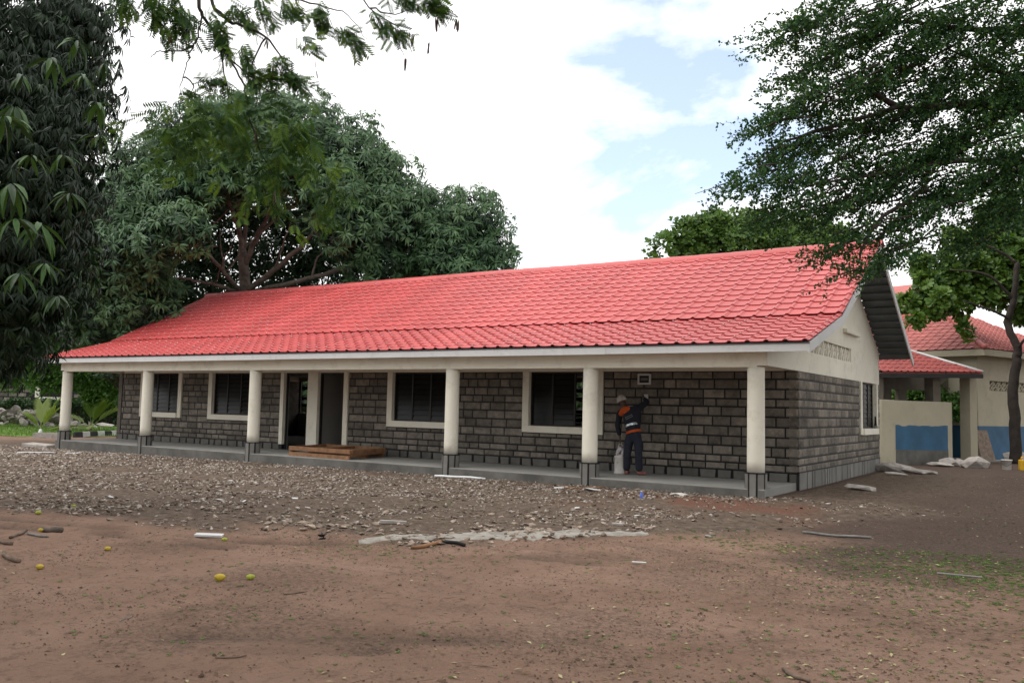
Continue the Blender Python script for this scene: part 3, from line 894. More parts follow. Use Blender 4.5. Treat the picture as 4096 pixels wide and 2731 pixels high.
allt = [('a', t) for t in lower] + [('b', t) for t in upper]
allt.sort(key=lambda t: (t[1][0] - CAM_POS).length / (1.0 if t[0] == 'b' else 0.8))
rv, rf = [], []
rr = random.Random(8)
scr = MB()
for i, (nm, (p, d, n, L)) in enumerate(allt):
    me, tv, tf = TL[nm]
    mt = Matrix(((1, d.x, n.x, p.x), (0, d.y, n.y, p.y), (0, d.z, n.z, p.z), (0, 0, 0, 1)))
    mt = mt @ Matrix.Rotation(rr.uniform(-0.0015, 0.0015), 4, 'X') @ Matrix.Translation((0, rr.uniform(-.002, .002), 0))
    if i < 300:
        o = link('roof_tile', me, roof); o.matrix_local = mt
    else:
        k = len(rv)
        rv += [tuple(mt @ Vector(q)) for q in tv]
        rf += [tuple(k + j for j in q) for q in tf]
    if rr.random() < 0.3:
        c_ = mt @ Vector((TW * 0.74, 0.03, 0.068))
        scr.box(c_.x - .012, c_.x + .012, c_.y - .012, c_.y + .012, c_.z - .012, c_.z + .004)
me = bpy.data.meshes.new('roof_tiles'); me.from_pydata(rv, [], rf); me.materials.append(M['tile']); me.update()
link('tile_field', me, roof, kind='stuff')
s_ = scr.build('screw_caps', M['screw'], roof); tag(s_, kind='stuff')
# ridge cap in overlapping lengths
nc = 27; rl = (RX1 - RX0 + 0.06) / nc
for i in range(nc):
    x0 = RX0 - 0.03 + i * rl; x1 = x0 + rl + 0.03
    b = MB(); k = 8
    z0 = RIDGE[1] - 0.02 + wav(x0 * 0.6, 1) * 1.4; z1 = RIDGE[1] - 0.02 + wav(x1 * 0.6, 1) * 1.4
    for (x, z, r_) in ((x0, z0, 0.150), (x0 + 0.05, z0, 0.157), (x1 - 0.05, z1, 0.148), (x1, z1, 0.146)):
        for j in range(k + 1):
            a = math.pi * j / k
            b.v.append((x, RIDGE[0] + math.cos(a) * r_ * 1.15, z + math.sin(a) * r_ * 0.8 - 0.045 * abs(math.cos(a))))
    for s in range(3):
        for j in range(k):
            q = s * (k + 1) + j
            b.f.append((q, q + 1, q + k + 2, q + k + 1))
    b.build('ridge_cap', M['tile'], roof, smooth=True)
# fascia and barge boards
xj = [RX0, -19.4, -13.1, -6.9, -3.05, RX1]
for i, (a, c) in enumerate(zip(xj[:-1], xj[1:])):
    dz = 0.004 * (i % 2)
    MB().box(a + 0.001, c - 0.001, EAVE[0] + 0.02 - dz, EAVE[0] + 0.05, EAVE[1] - 0.175 - dz, EAVE[1] - 0.012).build('fascia_board', M['white'], roof)
def barge(x0, x1, p, q, h, top=-0.005):
    b = MB()
    b.hexa([(x0, p[0], p[1] - h), (x1, p[0], p[1] - h), (x1, q[0], q[1] - h), (x0, q[0], q[1] - h), (x0, p[0], p[1] + top), (x1, p[0], p[1] + top), (x1, q[0], q[1] + top), (x0, q[0], q[1] + top)])
    b.build('barge_board', M['white'], roof)
for x0, x1 in ((RX1 - 0.028, RX1 + 0.004), (RX0 - 0.004, RX0 + 0.028)):
    barge(x0, x1, (EAVE[0] + 0.021, EAVE[1]), KINK, 0.20)
    barge(x0, x1, KINK, RIDGE, 0.20)
    barge(x0, x1, RIDGE, REAR, 0.19, 0.02)

# ---- fittings on the veranda wall
db = empty('distribution_board', (-3.285, YF - 0.012, 2.345), label='white framed electrical distribution board high on the dark block wall', cat='electrical box')
b = MB()
b.box(-0.165, 0.165, -0.05, 0.0, 0.085, 0.125).box(-0.165, 0.165, -0.05, 0.0, -0.125, -0.085).box(-0.165, -0.125, -0.05, 0.0, -0.085, 0.085).box(0.125, 0.165, -0.05, 0.0, -0.085, 0.085)
b.build('rim', M['white'], db, bevel=0.004)
MB().box(-0.124, 0.124, -0.025, 0.0, -0.084, 0.084).build('cover', M['steel_dark'], db)
b = MB()
for k in range(6): b.box(-0.09 + k * 0.03, -0.068 + k * 0.03, -0.032, -0.0255, -0.03, 0.03)
b.build('breaker_row', M['door_grey'], db)
so = empty('socket_box', (-3.24, YF - 0.012, 1.94), label='small pale socket box on the wall by the raised arm of the worker', cat='socket')
MB().box(-0.05, 0.05, -0.04, 0.0, -0.05, 0.05).build('back_box', M['white'], so, bevel=0.005)
MB().box(0.012, 0.034, -0.047, -0.0405, -0.03, 0.03).build('switch_plate', M['pipe'], so, bevel=0.003)
tr = empty('trowel', (XG + 0.02, 10.2, 1.245), label='small trowel standing with dark handle up on the gable window sill', cat='tool')
MB().hexa([(-.05, -.10, 0), (.05, -.12, 0), (.05, .14, 0), (-.05, .12, 0), (-.05, -.06, .09), (.05, -.08, .09), (.04, .10, .06), (-.04, .09, .06)]).build('blade', M['cement'], tr, bevel=0.01)
MB().tube([(0, -0.04, 0.05), (0, -0.03, 0.16), (0, -0.06, 0.34)], [0.045, 0.03, 0.022], 8).build('handle', M['rubber'], tr, smooth=True)

# timber panels lying on the veranda
pal = empty('timber_pallet', (0, 0, 0), label='low stacked timber panel lying on the veranda in front of the two doorways', cat='timber panel')
A, B_, C_ = Vector((-13.0, 0.02, 0)), Vector((-10.6, -0.1, 0)), Vector((-10.95, 1.7, 0))
A2 = A + (C_ - B_)
def pl(u, w, z): return A + (B_ - A) * u + (C_ - B_) * w + Vector((0, 0, z))
z = ZS
for w in (0.03, 0.5, 0.97): MB().beam(pl(0, w, z + 0.05), pl(0.98, w, z + 0.05), 0.06, 0.10).build('bearer', M['wood'], pal, bevel=0.004)
for u in (0.01, 0.985): MB().beam(pl(u, 0.05, z + 0.125), pl(u, 0.97, z + 0.125), 0.1, 0.05).build('cross_rail', M['wood'], pal, bevel=0.004)
for w in (0.02, 0.98): MB().beam(pl(0, w, z + 0.205), pl(1, w, z + 0.205), 0.05, 0.11).build('top_rail', M['wood'], pal, bevel=0.004)
for u in (0.0, 0.5, 1.0): MB().beam(pl(u, 0.04, z + 0.206), pl(u, 0.96, z + 0.206), 0.05, 0.10).build('top_rail', M['wood'], pal, bevel=0.004)
for k in range(5):
    w = 0.12 + k * 0.19
    MB().beam(pl(0.02, w, z + 0.18), pl(0.98, w, z + 0.18), 0.26, 0.022).build('board', M['wood'], pal)

# ------------------------------------------------------------------ worker on the veranda
M['skin'] = paint('dark_brown_skin', (0.09, 0.05, 0.035), 0.1, 9, 0.55, 0)
M['navy'] = paint('navy_work_cloth', (0.012, 0.014, 0.022), 0.3, 9, 0.85, 0.3, 60)
M['jean'] = paint('dark_blue_trousers', (0.018, 0.021, 0.032), 0.3, 9, 0.9, 0.3, 60)
M['orange'] = paint('orange_work_cloth', (0.42, 0.07, 0.012), 0.2, 9, 0.8, 0.3, 60)
M['cap'] = paint('pale_cap_cloth', (0.42, 0.38, 0.35), 0.15, 9, 0.9, 0.2, 60)
M['shoe'] = paint('reddish_shoe', (0.22, 0.085, 0.07), 0.15, 9, 0.7, 0.1, 60)

def skin(name, pts, edges, mat, parent, root=0, sub=2, mats=None):
    me = bpy.data.meshes.new(name)
    me.from_pydata([p[0] for p in pts], edges, [])
    me.materials.append(mat)
    o = link(name, me, parent)
    sm = o.modifiers.new('skin', 'SKIN')
    sm.use_smooth_shade = True
    for i, sv in enumerate(me.skin_vertices[0].data):
        r = pts[i][1]
        sv.radius = r if hasattr(r, '__len__') else (r, r)
        sv.use_root = (i == root)
    ss = o.modifiers.new('sub', 'SUBSURF'); ss.levels = sub; ss.render_levels = sub
    return o
PX, PY = -3.22, 1.30
person = empty('person', (PX, PY, ZS), label='worker in navy and orange jacket and pale cap leaning to the wall', cat='person')
# local joints: x along the wall, y into the wall, z up from the veranda floor
J_ = dict(pel=((0.0, 0.02, 0.90), 0.135), sp=((-0.05, 0.04, 1.10), 0.13), ch=((-0.13, 0.06, 1.33), 0.145), nk=((-0.25, 0.09, 1.50), 0.055), hd0=((-0.30, 0.12, 1.56), 0.062),
          hd1=((-0.36, 0.14, 1.64), 0.092), hd2=((-0.40, 0.15, 1.73), 0.085),
          ls=((-0.33, 0.02, 1.40), 0.06), le=((-0.40, -0.01, 1.10), 0.043), lw=((-0.335, 0.0, 0.83), 0.028), lh=((-0.325, 0.0, 0.765), 0.030),
          rs=((0.05, 0.10, 1.50), 0.062), re=((0.20, 0.30, 1.64), 0.045), rw=((0.02, 0.52, 1.735), 0.028), rh=((-0.035, 0.60, 1.755), 0.030),
          lhip=((-0.10, 0.02, 0.84), 0.095), lk=((-0.125, -0.06, 0.45), 0.062), la=((-0.14, -0.03, 0.085), 0.042), lf=((-0.16, 0.10, 0.035), 0.036),
          rhip=((0.09, 0.02, 0.84), 0.095), rk=((0.14, -0.03, 0.46), 0.062), ra=((0.16, -0.01, 0.085), 0.042), rf=((0.26, 0.07, 0.035), 0.036))
E_ = [('pel', 'sp'), ('sp', 'ch'), ('ch', 'nk'), ('nk', 'hd0'), ('hd0', 'hd1'), ('hd1', 'hd2'), ('ch', 'ls'), ('ls', 'le'), ('le', 'lw'), ('lw', 'lh'),
      ('ch', 'rs'), ('rs', 're'), ('re', 'rw'), ('rw', 'rh'), ('pel', 'lhip'), ('lhip', 'lk'), ('lk', 'la'), ('la', 'lf'), ('pel', 'rhip'), ('rhip', 'rk'), ('rk', 'ra'), ('ra', 'rf')]
keys = list(J_)
pts = [J_[k] for k in keys]
edges = [(keys.index(a), keys.index(c)) for a, c in E_]
def fingers(hand, base, tip_dir, side, n=4):
    """five fingers rooted in the palm"""
    h = Vector(J_[hand][0]); d = Vector(tip_dir).normalized(); s = Vector(side).normalized()
    hi = keys.index(hand)
    for k in range(5):
        ln = (0.055, 0.075, 0.085, 0.078, 0.062)[k]
        if k == 0: a = h + s * 0.035 - d * 0.005; e1 = a + (s * 0.6 + d).normalized() * 0.03; e2 = e1 + d * 0.025
        else:
            a = h + s * (0.030 - (k - 1) * 0.020) + d * 0.035; e1 = a + d * ln * 0.5; e2 = e1 + (d + Vector((0, 0.35, 0))).normalized() * ln * 0.45
        i0 = len(pts)
        pts.extend([(a, 0.0095), (e1, 0.0085), (e2, 0.007)])
        edges.extend([(hi, i0), (i0, i0 + 1), (i0 + 1, i0 + 2)])
fingers('lh', 'lw', (0.05, 0.05, -1), (0.3, -0.9, 0))
fingers('rh', 'rw', (-0.35, 0.5, 0.25), (0.1, 0.2, 1))
pts = [(tuple(p[0]), p[1]) for p in pts]
body = skin('body', pts, edges, M['skin'], person)
# facial features on the turned-away head
hc = Vector((-0.375, 0.145, 1.675))
fd = Vector((-0.45, 0.80, -0.35)).normalized()
sd_ = fd.cross(Vector((-0.4, 0.1, 0.9))).normalized()
ud = sd_.cross(fd)
b = MB()
b.tube([hc + fd * 0.085 + ud * 0.01, hc + fd * 0.112 - ud * 0.025], [0.012, 0.017], 6)
for s in (-1, 1):
    b.tube([hc + sd_ * s * 0.088 - ud * 0.02, hc + sd_ * s * 0.098 + ud * 0.03], [0.016, 0.02], 6)
b.build('ears_and_nose', M['skin'], body, smooth=True)
b = MB()
for s in (-1, 1): b.tube([hc + fd * 0.085 + sd_ * s * 0.032 + ud * 0.015, hc + fd * 0.095 + sd_ * s * 0.034 + ud * 0.015], [0.012, 0.007], 6)
b.build('eyes', M['white'], body)
MB().tube([hc + fd * 0.09 - ud * 0.055 - sd_ * 0.025, hc + fd * 0.097 - ud * 0.057, hc + fd * 0.09 - ud * 0.055 + sd_ * 0.025], [0.006, 0.009, 0.006], 5).build('mouth', M['skin'], body)
# cap: dome and peak
b = MB(); k = 14
rings = []
for th in np.linspace(0.02, math.pi * 0.62, 8):
    rings.append([hc + (ud * math.cos(th) * 0.125 + (fd * math.cos(a) + sd_ * math.sin(a)) * math.sin(th) * 0.118) for a in np.linspace(0, 2 * math.pi, k, endpoint=False)])
for r in rings: b.v += [tuple(q) for q in r]
for i in range(7):
    for j in range(k): b.f.append((i * k + j, i * k + (j + 1) % k, (i + 1) * k + (j + 1) % k, (i + 1) * k + j))
cap = b.build('cap', M['cap'], person, smooth=True)
# trousers
tk = ['wst', 'pel', 'lhip', 'lk', 'la', 'rhip', 'rk', 'ra']
tp = [((-0.02, 0.03, 1.06), 0.14), ((0.0, 0.02, 0.90), 0.165), ((-0.105, 0.015, 0.80), 0.115), ((-0.125, -0.05, 0.45), 0.088), ((-0.14, -0.03, 0.075), 0.085), ((0.10, 0.015, 0.80), 0.115), ((0.145, -0.02, 0.46), 0.09), ((0.16, -0.01, 0.075), 0.088)]
skin('trousers', tp, [(0, 1), (1, 2), (2, 3), (3, 4), (1, 5), (5, 6), (6, 7)], M['jean'], person, 1)
# jacket body with sleeves
jp = [((0.0, 0.02, 0.915), 0.170), ((-0.045, 0.04, 1.12), 0.158), ((-0.12, 0.06, 1.33), 0.172), ((-0.225, 0.085, 1.47), 0.085),
      ((-0.335, 0.02, 1.40), 0.085), ((-0.405, -0.01, 1.10), 0.066), ((-0.34, 0.0, 0.86), 0.052),
      ((0.06, 0.10, 1.50), 0.088), ((0.205, 0.30, 1.64), 0.068), ((0.04, 0.50, 1.725), 0.05)]
jk = skin('jacket', jp, [(0, 1), (1, 2), (2, 3), (2, 4), (4, 5), (5, 6), (2, 7), (7, 8), (8, 9)], M['navy'], person, 1)
# orange yoke, hem, reflective band: rings that hug the jacket
def band(name, mat, c0, c1, r0, r1, flat=0.86):
    c0, c1 = Vector(c0), Vector(c1); d = (c1 - c0).normalized()
    s = d.cross(Vector((0, 1, 0))).normalized(); t = s.cross(d)
    b = MB(); n_ = 28
    for c_, r in ((c0, r0), (c0.lerp(c1, 0.5), (r0 + r1) / 2 + 0.004), (c1, r1)):
        for k in range(n_):
            a = 2 * math.pi * k / n_
            b.v.append(tuple(c_ + s * math.cos(a) * r + t * math.sin(a) * r * flat))
    for i in range(2):
        for k in range(n_): b.f.append((i * n_ + k, i * n_ + (k + 1) % n_, (i + 1) * n_ + (k + 1) % n_, (i + 1) * n_ + k))
    return b.build(name, mat, jk, smooth=True)
band('reflective_band', M['tape'], (-0.035, 0.03, 1.085), (-0.052, 0.035, 1.135), 0.163, 0.163, 0.99)
band('hem_band', M['orange'], (0.004, 0.02, 0.93), (-0.012, 0.025, 0.985), 0.176, 0.172, 0.99)
yk = skin('shoulder_yoke', [((-0.235, 0.085, 1.475), 0.088), ((-0.19, 0.04, 1.405), 0.152), ((-0.325, 0.015, 1.40), 0.095), ((-0.365, 0.0, 1.30), 0.082), ((-0.05, 0.06, 1.475), 0.105)],
          [(0, 1), (1, 2), (2, 3), (1, 4)], M['orange'], jk, 1)
b = MB()
for k in range(2):
    for q in range(6):
        x = -0.155 + q * 0.03 + k * 0.02; z = 1.275 + q * 0.014 - k * 0.035
        b.box(x, x + 0.022, -0.118 - 0.002, -0.112, z, z + 0.014)
b.build('back_print', M['door_grey'], jk)
for s, (a, f_) in enumerate((('la', 'lf'), ('ra', 'rf'))):
    a = Vector(J_[a][0]); f_ = Vector(J_[f_][0])
    d = (f_ - a); d.z = 0; d.normalize()
    a0 = Vector((a.x, a.y, 0.05)) - d * 0.06
    skin('shoe', [(tuple(a0), 0.045), (tuple(a0 + d * 0.12), 0.046), (tuple(a0 + d * 0.22 - Vector((0, 0, .012))), 0.036)], [(0, 1), (1, 2)], M['shoe'], person)

bk = empty('paint_drum', (-3.535, 1.27, ZS), label='dusty pale drum standing at the feet of the worker', cat='drum')
MB().lathe([(0.115, 0.0), (0.128, 0.01), (0.128, 0.05), (0.120, 0.06), (0.122, 0.2), (0.120, 0.36), (0.127, 0.37), (0.125, 0.41)], 24).build('body', M['sack'], bk, smooth=True)
MB().tube([(-0.12, 0, 0.40), (-0.13, -0.03, 0.32), (0, -0.13, 0.26), (0.13, -0.03, 0.32), (0.12, 0, 0.40)], 0.005, 6).build('handle', M['steel_dark'], bk)
sk = empty('plastic_bag', (-3.525, 1.27, ZS + 0.412), label='crumpled white printed bag standing on top of the pale drum', cat='bag')
b = MB(); k = 12
for i, (r, z) in enumerate(((0.09, 0), (0.105, 0.05), (0.095, 0.11), (0.08, 0.17), (0.085, 0.21))):
    for j in range(k):
        a = 2 * math.pi * j / k; q = r * (1 + 0.16 * math.sin(j * 2.7 + i * 1.9))
        b.v.append((q * math.cos(a), q * math.sin(a) * 0.8, z + 0.012 * math.sin(j * 1.7)))
for i in range(4):
    for j in range(k): b.f.append((i * k + j, i * k + (j + 1) % k, (i + 1) * k + (j + 1) % k, (i + 1) * k + j))
b.f.append(tuple(range(k - 1, -1, -1)))
m, nt, bs = newmat('printed_bag')
n = noise(nt, 14, 2); c = ramp2(nt, n.outputs['Fac'], [(0.40, (0.12, 0.03, 0.035)), (0.47, (0.42, 0.42, 0.45)), (0.62, (0.42, 0.42, 0.45)), (0.70, (0.38, 0.30, 0.05))])
nt.links.new(c.outputs[0], bs.inputs['Base Color']); bs.inputs['Roughness'].default_value = 0.5
b.build('bag_body', m, sk)
MB().tube([(-0.06, 0, 0.19), (-0.03, 0, 0.27), (0.03, 0, 0.27), (0.06, 0, 0.19)], 0.008, 6).build('bag_handle', m, sk)

# ------------------------------------------------------------------ covered passage and second building, to the right
def tile_patch(parent, name, O, ex, ey, L, rows, W_, cols, mat, clip=None, singles=0, lap=True):
    """pressed tiles over a sloping rectangle: O lower left corner, ex along the eave, ey up the slope"""
    ex, ey = Vector(ex).normalized(), Vector(ey).normalized()
    nn = ex.cross(ey).normalized()
    l = L / rows; w = W_ / cols
    v, f = tile_geo(l, w)
    me = bpy.data.meshes.new('roof_tile'); me.from_pydata(v, [], f); me.materials.append(mat); me.update()
    lst = []
    for r in range(rows):
        for c_ in range(cols):
            if clip and not clip((c_ + 0.5) * w, (r + 0.5) * l): continue
            lst.append(Vector(O) + ex * (c_ * w) + ey * (r * l) + nn * 0.006)
    lst.sort(key=lambda p: (p - CAM_POS).length)
    V_, F_ = [], []
    for i, p in enumerate(lst):
        mt = Matrix(((ex.x, ey.x, nn.x, p.x), (ex.y, ey.y, nn.y, p.y), (ex.z, ey.z, nn.z, p.z), (0, 0, 0, 1)))
        if i < singles:
            o = link('roof_tile', me, parent); o.matrix_local = mt
        else:
            k_ = len(V_); V_ += [tuple(mt @ Vector(q)) for q in v]; F_ += [tuple(k_ + j for j in q) for q in f]
    if V_:
        m2 = bpy.data.meshes.new(name); m2.from_pydata(V_, [], F_); m2.materials.append(mat); m2.update()
        link(name, m2, parent, kind='stuff')

b2 = empty('hip_roof_building', (0, 0, 0), label='cream building with blue dado and hipped red roof at the right edge', cat='building')
E0 = Vector((2.28, 20.2, 4.22))
uu = Vector((-0.929, 0.371, 0)); vv = Vector((0.371, 0.929, 0))
UL, VL, RH = 15.0, 9.0, 2.45
C0 = E0 + uu * 0.55 + vv * 0.55; C0.z = 0
def q2(a, c, z): return Vector((C0.x, C0.y, 0)) + uu * a + vv * c + Vector((0, 0, z))
def wall2(name, a0, a1, c0, c1, z0, z1, mat, th=0.0):
    b = MB(); b.hexa([q2(a0, c0, z0), q2(a1, c0, z0), q2(a1, c1, z0), q2(a0, c1, z0), q2(a0, c0, z1), q2(a1, c0, z1), q2(a1, c1, z1), q2(a0, c1, z1)])
    return b.build(name, mat, b2)
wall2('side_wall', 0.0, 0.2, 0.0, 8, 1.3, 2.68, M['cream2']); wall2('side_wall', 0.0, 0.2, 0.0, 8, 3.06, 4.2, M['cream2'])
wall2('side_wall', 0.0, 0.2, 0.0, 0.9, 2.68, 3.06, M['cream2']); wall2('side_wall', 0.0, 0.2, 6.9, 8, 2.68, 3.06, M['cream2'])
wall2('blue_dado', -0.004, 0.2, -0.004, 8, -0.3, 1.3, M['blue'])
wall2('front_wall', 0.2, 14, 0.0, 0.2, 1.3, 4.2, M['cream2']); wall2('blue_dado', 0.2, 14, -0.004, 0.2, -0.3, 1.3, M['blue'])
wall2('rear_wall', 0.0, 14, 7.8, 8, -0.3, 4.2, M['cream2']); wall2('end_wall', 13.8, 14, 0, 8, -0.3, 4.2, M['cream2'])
for i in range(14):
    c0 = 0.9 + i * 6.0 / 14; c1 = c0 + 6.0 / 14
    b = MB(); t = 0.05
    P4 = lambda c, z: q2(0.1, c, z)
    b.beam(P4(c0, 2.69), P4(c1, 3.05), t, t, tuple(uu)).beam(P4(c0, 3.05), P4(c1, 2.69), t * .95, t, tuple(uu)).beam(P4(c0, 2.7), P4(c0, 3.05), t * 1.1, t, tuple(uu))
    b.beam(P4((c0 + c1) / 2, 2.69), P4(c1 - .02, 2.87), t * .9, t * .9, tuple(uu)).beam(P4((c0 + c1) / 2, 3.05), P4(c0 + .02, 2.87), t * .9, t * .9, tuple(uu))
    b.build('vent_block', M['cream2'], b2)
wall2('vent_backing', 0.16, 0.18, 0.9, 6.9, 2.68, 3.06, M['steel_dark'])
# hipped roof
def e2(a, c, z): return E0 + uu * a + vv * c + Vector((0, 0, z))
rg0, rg1 = e2(VL / 2, VL / 2, RH), e2(UL - VL / 2, VL / 2, RH)
b = MB()
cs = [e2(0, 0, 0), e2(UL, 0, 0), e2(UL, VL, 0), e2(0, VL, 0), rg0, rg1]
b.add(cs + [p - Vector((0, 0, 0.05)) for p in cs], [(1, 0, 4, 5), (0, 3, 4), (3, 2, 5, 4), (2, 1, 5), (6, 7, 11, 10), (9, 6, 10), (8, 9, 10, 11), (7, 8, 11)])
rf2 = b.build('roof', M['tile_old'], b2)
sl = math.hypot(VL / 2, RH)
upv = (vv * (VL / 2) + Vector((0, 0, RH))).normalized()
# front slope: eave from the far end towards the near corner
tile_patch(rf2, 'tile_field', e2(UL, 0, 0), -uu, upv, sl, 15, UL, 42, M['tile_old'], clip=lambda s, h: h / sl * VL / 2 < min(s, UL - s) + 0.1, singles=150)
ups = (uu * (VL / 2) + Vector((0, 0, RH))).normalized()
tile_patch(rf2, 'tile_field', e2(0, 0, 0), vv, ups, sl, 15, VL, 25, M['tile_old'], clip=lambda s, h: h / sl * VL / 2 < min(s, VL - s) + 0.1, singles=60)
def capline(a, c, n_, parent, r=0.085, mat=None):
    a, c = Vector(a), Vector(c)
    for i in range(n_):
        p, q = a.lerp(c, i / n_), a.lerp(c, (i + 1.08) / n_)
        MB().tube([p, p.lerp(q, 0.1), q], [r * 1.08, r * 1.1, r], 10).build('ridge_cap', mat or M['tile_old'], parent, smooth=True)
capline(e2(-0.05, -0.05, 0.03), rg0 + Vector((0, 0, .03)), 9, rf2)
capline(rg0, rg1, 9, rf2)
for a0, a1, c0, c1 in ((-0.0, UL, -0.0, 0.03), (0, 0.03, 0.03, VL)):
    b = MB(); b.hexa([e2(a0, c0, -.26), e2(a1, c0, -.26), e2(a1, c1, -.26), e2(a0, c1, -.26), e2(a0, c0, -.02), e2(a1, c0, -.02), e2(a1, c1, -.02), e2(a0, c1, -.02)])
    b.build('fascia_board', M['cream2'], b2)
b = MB(); b.hexa([e2(.03, .03, -.2), e2(UL, .03, -.2), e2(UL, VL, -.2), e2(.03, VL, -.2), e2(.03, .03, -.18), e2(UL, .03, -.18), e2(UL, VL, -.18), e2(.03, VL, -.18)])
b.build('soffit', M['cream2'], b2)
# ridge turret with slatted sides
cup = MB()
tc0 = 5.0
b = MB(); b.hexa([e2(tc0, VL / 2 - .9, RH - .55), e2(tc0 + 2, VL / 2 - .9, RH - .55), e2(tc0 + 2, VL / 2 + .9, RH - .55), e2(tc0, VL / 2 + .9, RH - .55),
                  e2(tc0, VL / 2 - .9, RH - .25), e2(tc0 + 2, VL / 2 - .9, RH - .25), e2(tc0 + 2, VL / 2 + .9, RH - .25), e2(tc0, VL / 2 + .9, RH - .25)])
tur = b.build('roof_turret', M['cream2'], b2)
for k in range(4):
    b = MB(); z = RH - .15 + k * .15
    b.hexa([e2(tc0, VL / 2 - .92, z), e2(tc0 + 2, VL / 2 - .92, z), e2(tc0 + 2, VL / 2 + .92, z), e2(tc0, VL / 2 + .92, z), e2(tc0, VL / 2 - .85, z + .07), e2(tc0 + 2, VL / 2 - .85, z + .07), e2(tc0 + 2, VL / 2 + .85, z + .07), e2(tc0, VL / 2 + .85, z + .07)])
    b.build('slat', M['cream2'], tur)
b = MB(); z = RH + .42
b.add([e2(tc0 - .2, VL / 2 - 1.15, z), e2(tc0 + 2.2, VL / 2 - 1.15, z), e2(tc0 + 2.2, VL / 2 + 1.15, z), e2(tc0 - .2, VL / 2 + 1.15, z), e2(tc0 - .2, VL / 2, z + .55), e2(tc0 + 2.2, VL / 2, z + .55)], [(0, 1, 5, 4), (2, 3, 4, 5), (0, 4, 3), (1, 2, 5), (0, 3, 2, 1)])
b.build('turret_roof', M['tile_old'], tur)

# covered passage: half wall, piers, back wall with openings, low tile roof
M['dim'] = paint('shaded_brown_wall', (0.15, 0.13, 0.105), 0.2, 2, 0.9, 0.2, 40)  # passage shade darkened into this wall colour
pas = empty('covered_passage', (0, 0, 0), label='open passage with low red roof joining the two buildings', cat='passage')
WA, WB = Vector((-0.22, 13.8, 0)), Vector((1.52, 17.0, 0))
wd = (WB - WA).normalized(); wn = Vector((-wd.y, wd.x, 0)); WLn = (WB - WA).length
def pq(a, d, z): return WA + wd * a + wn * d + Vector((0, 0, z))
def pbox(name, a0, a1, d0, d1, z0, z1, mat, bevel=0.01, parent=None):
    b = MB(); b.hexa([pq(a0, d0, z0), pq(a1, d0, z0), pq(a1, d1, z0), pq(a0, d1, z0), pq(a0, d0, z1), pq(a1, d0, z1), pq(a1, d1, z1), pq(a0, d1, z1)])
    return b.build(name, mat, parent or pas, bevel=bevel)
hwall = empty('half_wall', tuple(WA), label='cream half wall with a blue painted rectangle beside the passage', cat='wall')
def hbox(name, *a):
    o = pbox(name, *a, parent=hwall); o.location = -WA
    return o
hbox('wall_body', 0.62, WLn, 0, 0.18, -0.3, 2.13, M['cream2'])
hbox('wall_end', 0, 0.62, -0.03, 0.2, -0.3, 2.14, M['cream2'])
b = MB(); r = random.Random(2)
top = [(0.70 + (WLn - 0.95) * i / 16, 1.30 + r.uniform(-.025, .025)) for i in range(17)]
pv = [pq(0.70, -0.004, 0.5) - WA, pq(WLn - 0.25, -0.004, 0.46) - WA] + [pq(x, -0.004, z) - WA for x, z in reversed(top)]
b.add(pv, [tuple(range(len(pv)))])
b.build('blue_panel', M['blue'], hwall)
M['splash'] = paint('mud_splashed_plaster', (0.125, 0.120, 0.108), 0.3, 2.2, 0.9, 0.3, 30)
b = MB(); b.add([pq(0.69, -0.003, -0.2) - WA, pq(WLn - 0.2, -0.003, -0.2) - WA] + [pq(WLn - 0.24 - (WLn - 0.95) * i / 12, -0.003, 0.52 + r.uniform(-.03, .06)) - WA for i in range(13)], [tuple(range(15))])
b.build('stained_base', M['splash'], hwall)
A_ = (-0.194, 14.000, 3.065); B2_ = (2.394, 18.000, 3.205); Ct = (-0.016, 18.400, 3.995); Dt = (-0.871, 16.400, 3.591)
A_, B2_, Ct, Dt = Vector(A_), Vector(B2_), Vector(Ct), Vector(Dt)
b = MB(); dn = Vector((0, 0, 0.04))
b.add([A_, B2_, Ct, Dt, A_ - dn, B2_ - dn, Ct - dn, Dt - dn], [(0, 1, 2), (0, 2, 3), (6, 5, 4), (7, 6, 4), (0, 4, 5, 1), (1, 5, 6, 2), (2, 6, 7, 3), (3, 7, 4, 0)])
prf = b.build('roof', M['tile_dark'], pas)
ex = (B2_ - A_).normalized(); nn = ex.cross(Ct - A_).normalized(); ey = nn.cross(ex); hh = (Ct - A_).dot(ey); ca = (Ct - A_).dot(ex); el = (B2_ - A_).length
da, dh = (Dt - A_).dot(ex), (Dt - A_).dot(ey)
def pclip(s, h):
    right = el + (ca - el) * h / hh
    return s < right - 0.05 and h < hh and s > min(0, da) - .1 and (h < dh + (hh - dh) * max(0, s - da) / max(0.1, ca - da))
tile_patch(prf, 'tile_field', tuple(A_), ex, ey, hh, 6, el, 16, M['tile_dark'], clip=pclip, singles=90)
MB().tube([Dt + nn * .03, Ct + nn * .05, Ct.lerp(B2_, .5) + nn * .04, B2_ + nn * .03], 0.055, 8).build('ridge_flashing', M['white'], prf, smooth=True)
MB().beam(A_ - Vector((0, 0, .13)) - wd * .1, B2_ - Vector((0, 0, .13)), 0.06, 0.14).build('eave_beam', M['steel_dark'], prf)
for t in (0.22, 0.62, 0.88):
    p = A_.lerp(B2_, t); q = p + wn * .7 + Vector((0, 0, .12))
    MB().beam(p - Vector((0, 0, .10)), q - Vector((0, 0, .12)), 0.07, 0.16).build('rafter', M['steel_dark'], prf)
pbox('pier', 0.10, 0.45, 0.25, 0.5, 0, 3.1, M['dim']); pbox('pier', 3.0, 3.4, 0.25, 0.6, 0, 3.1, M['dim'])
pbox('pier', WLn + 1.15, WLn + 1.55, 0.1, 0.5, -0.2, 3.2, M['cream2'])
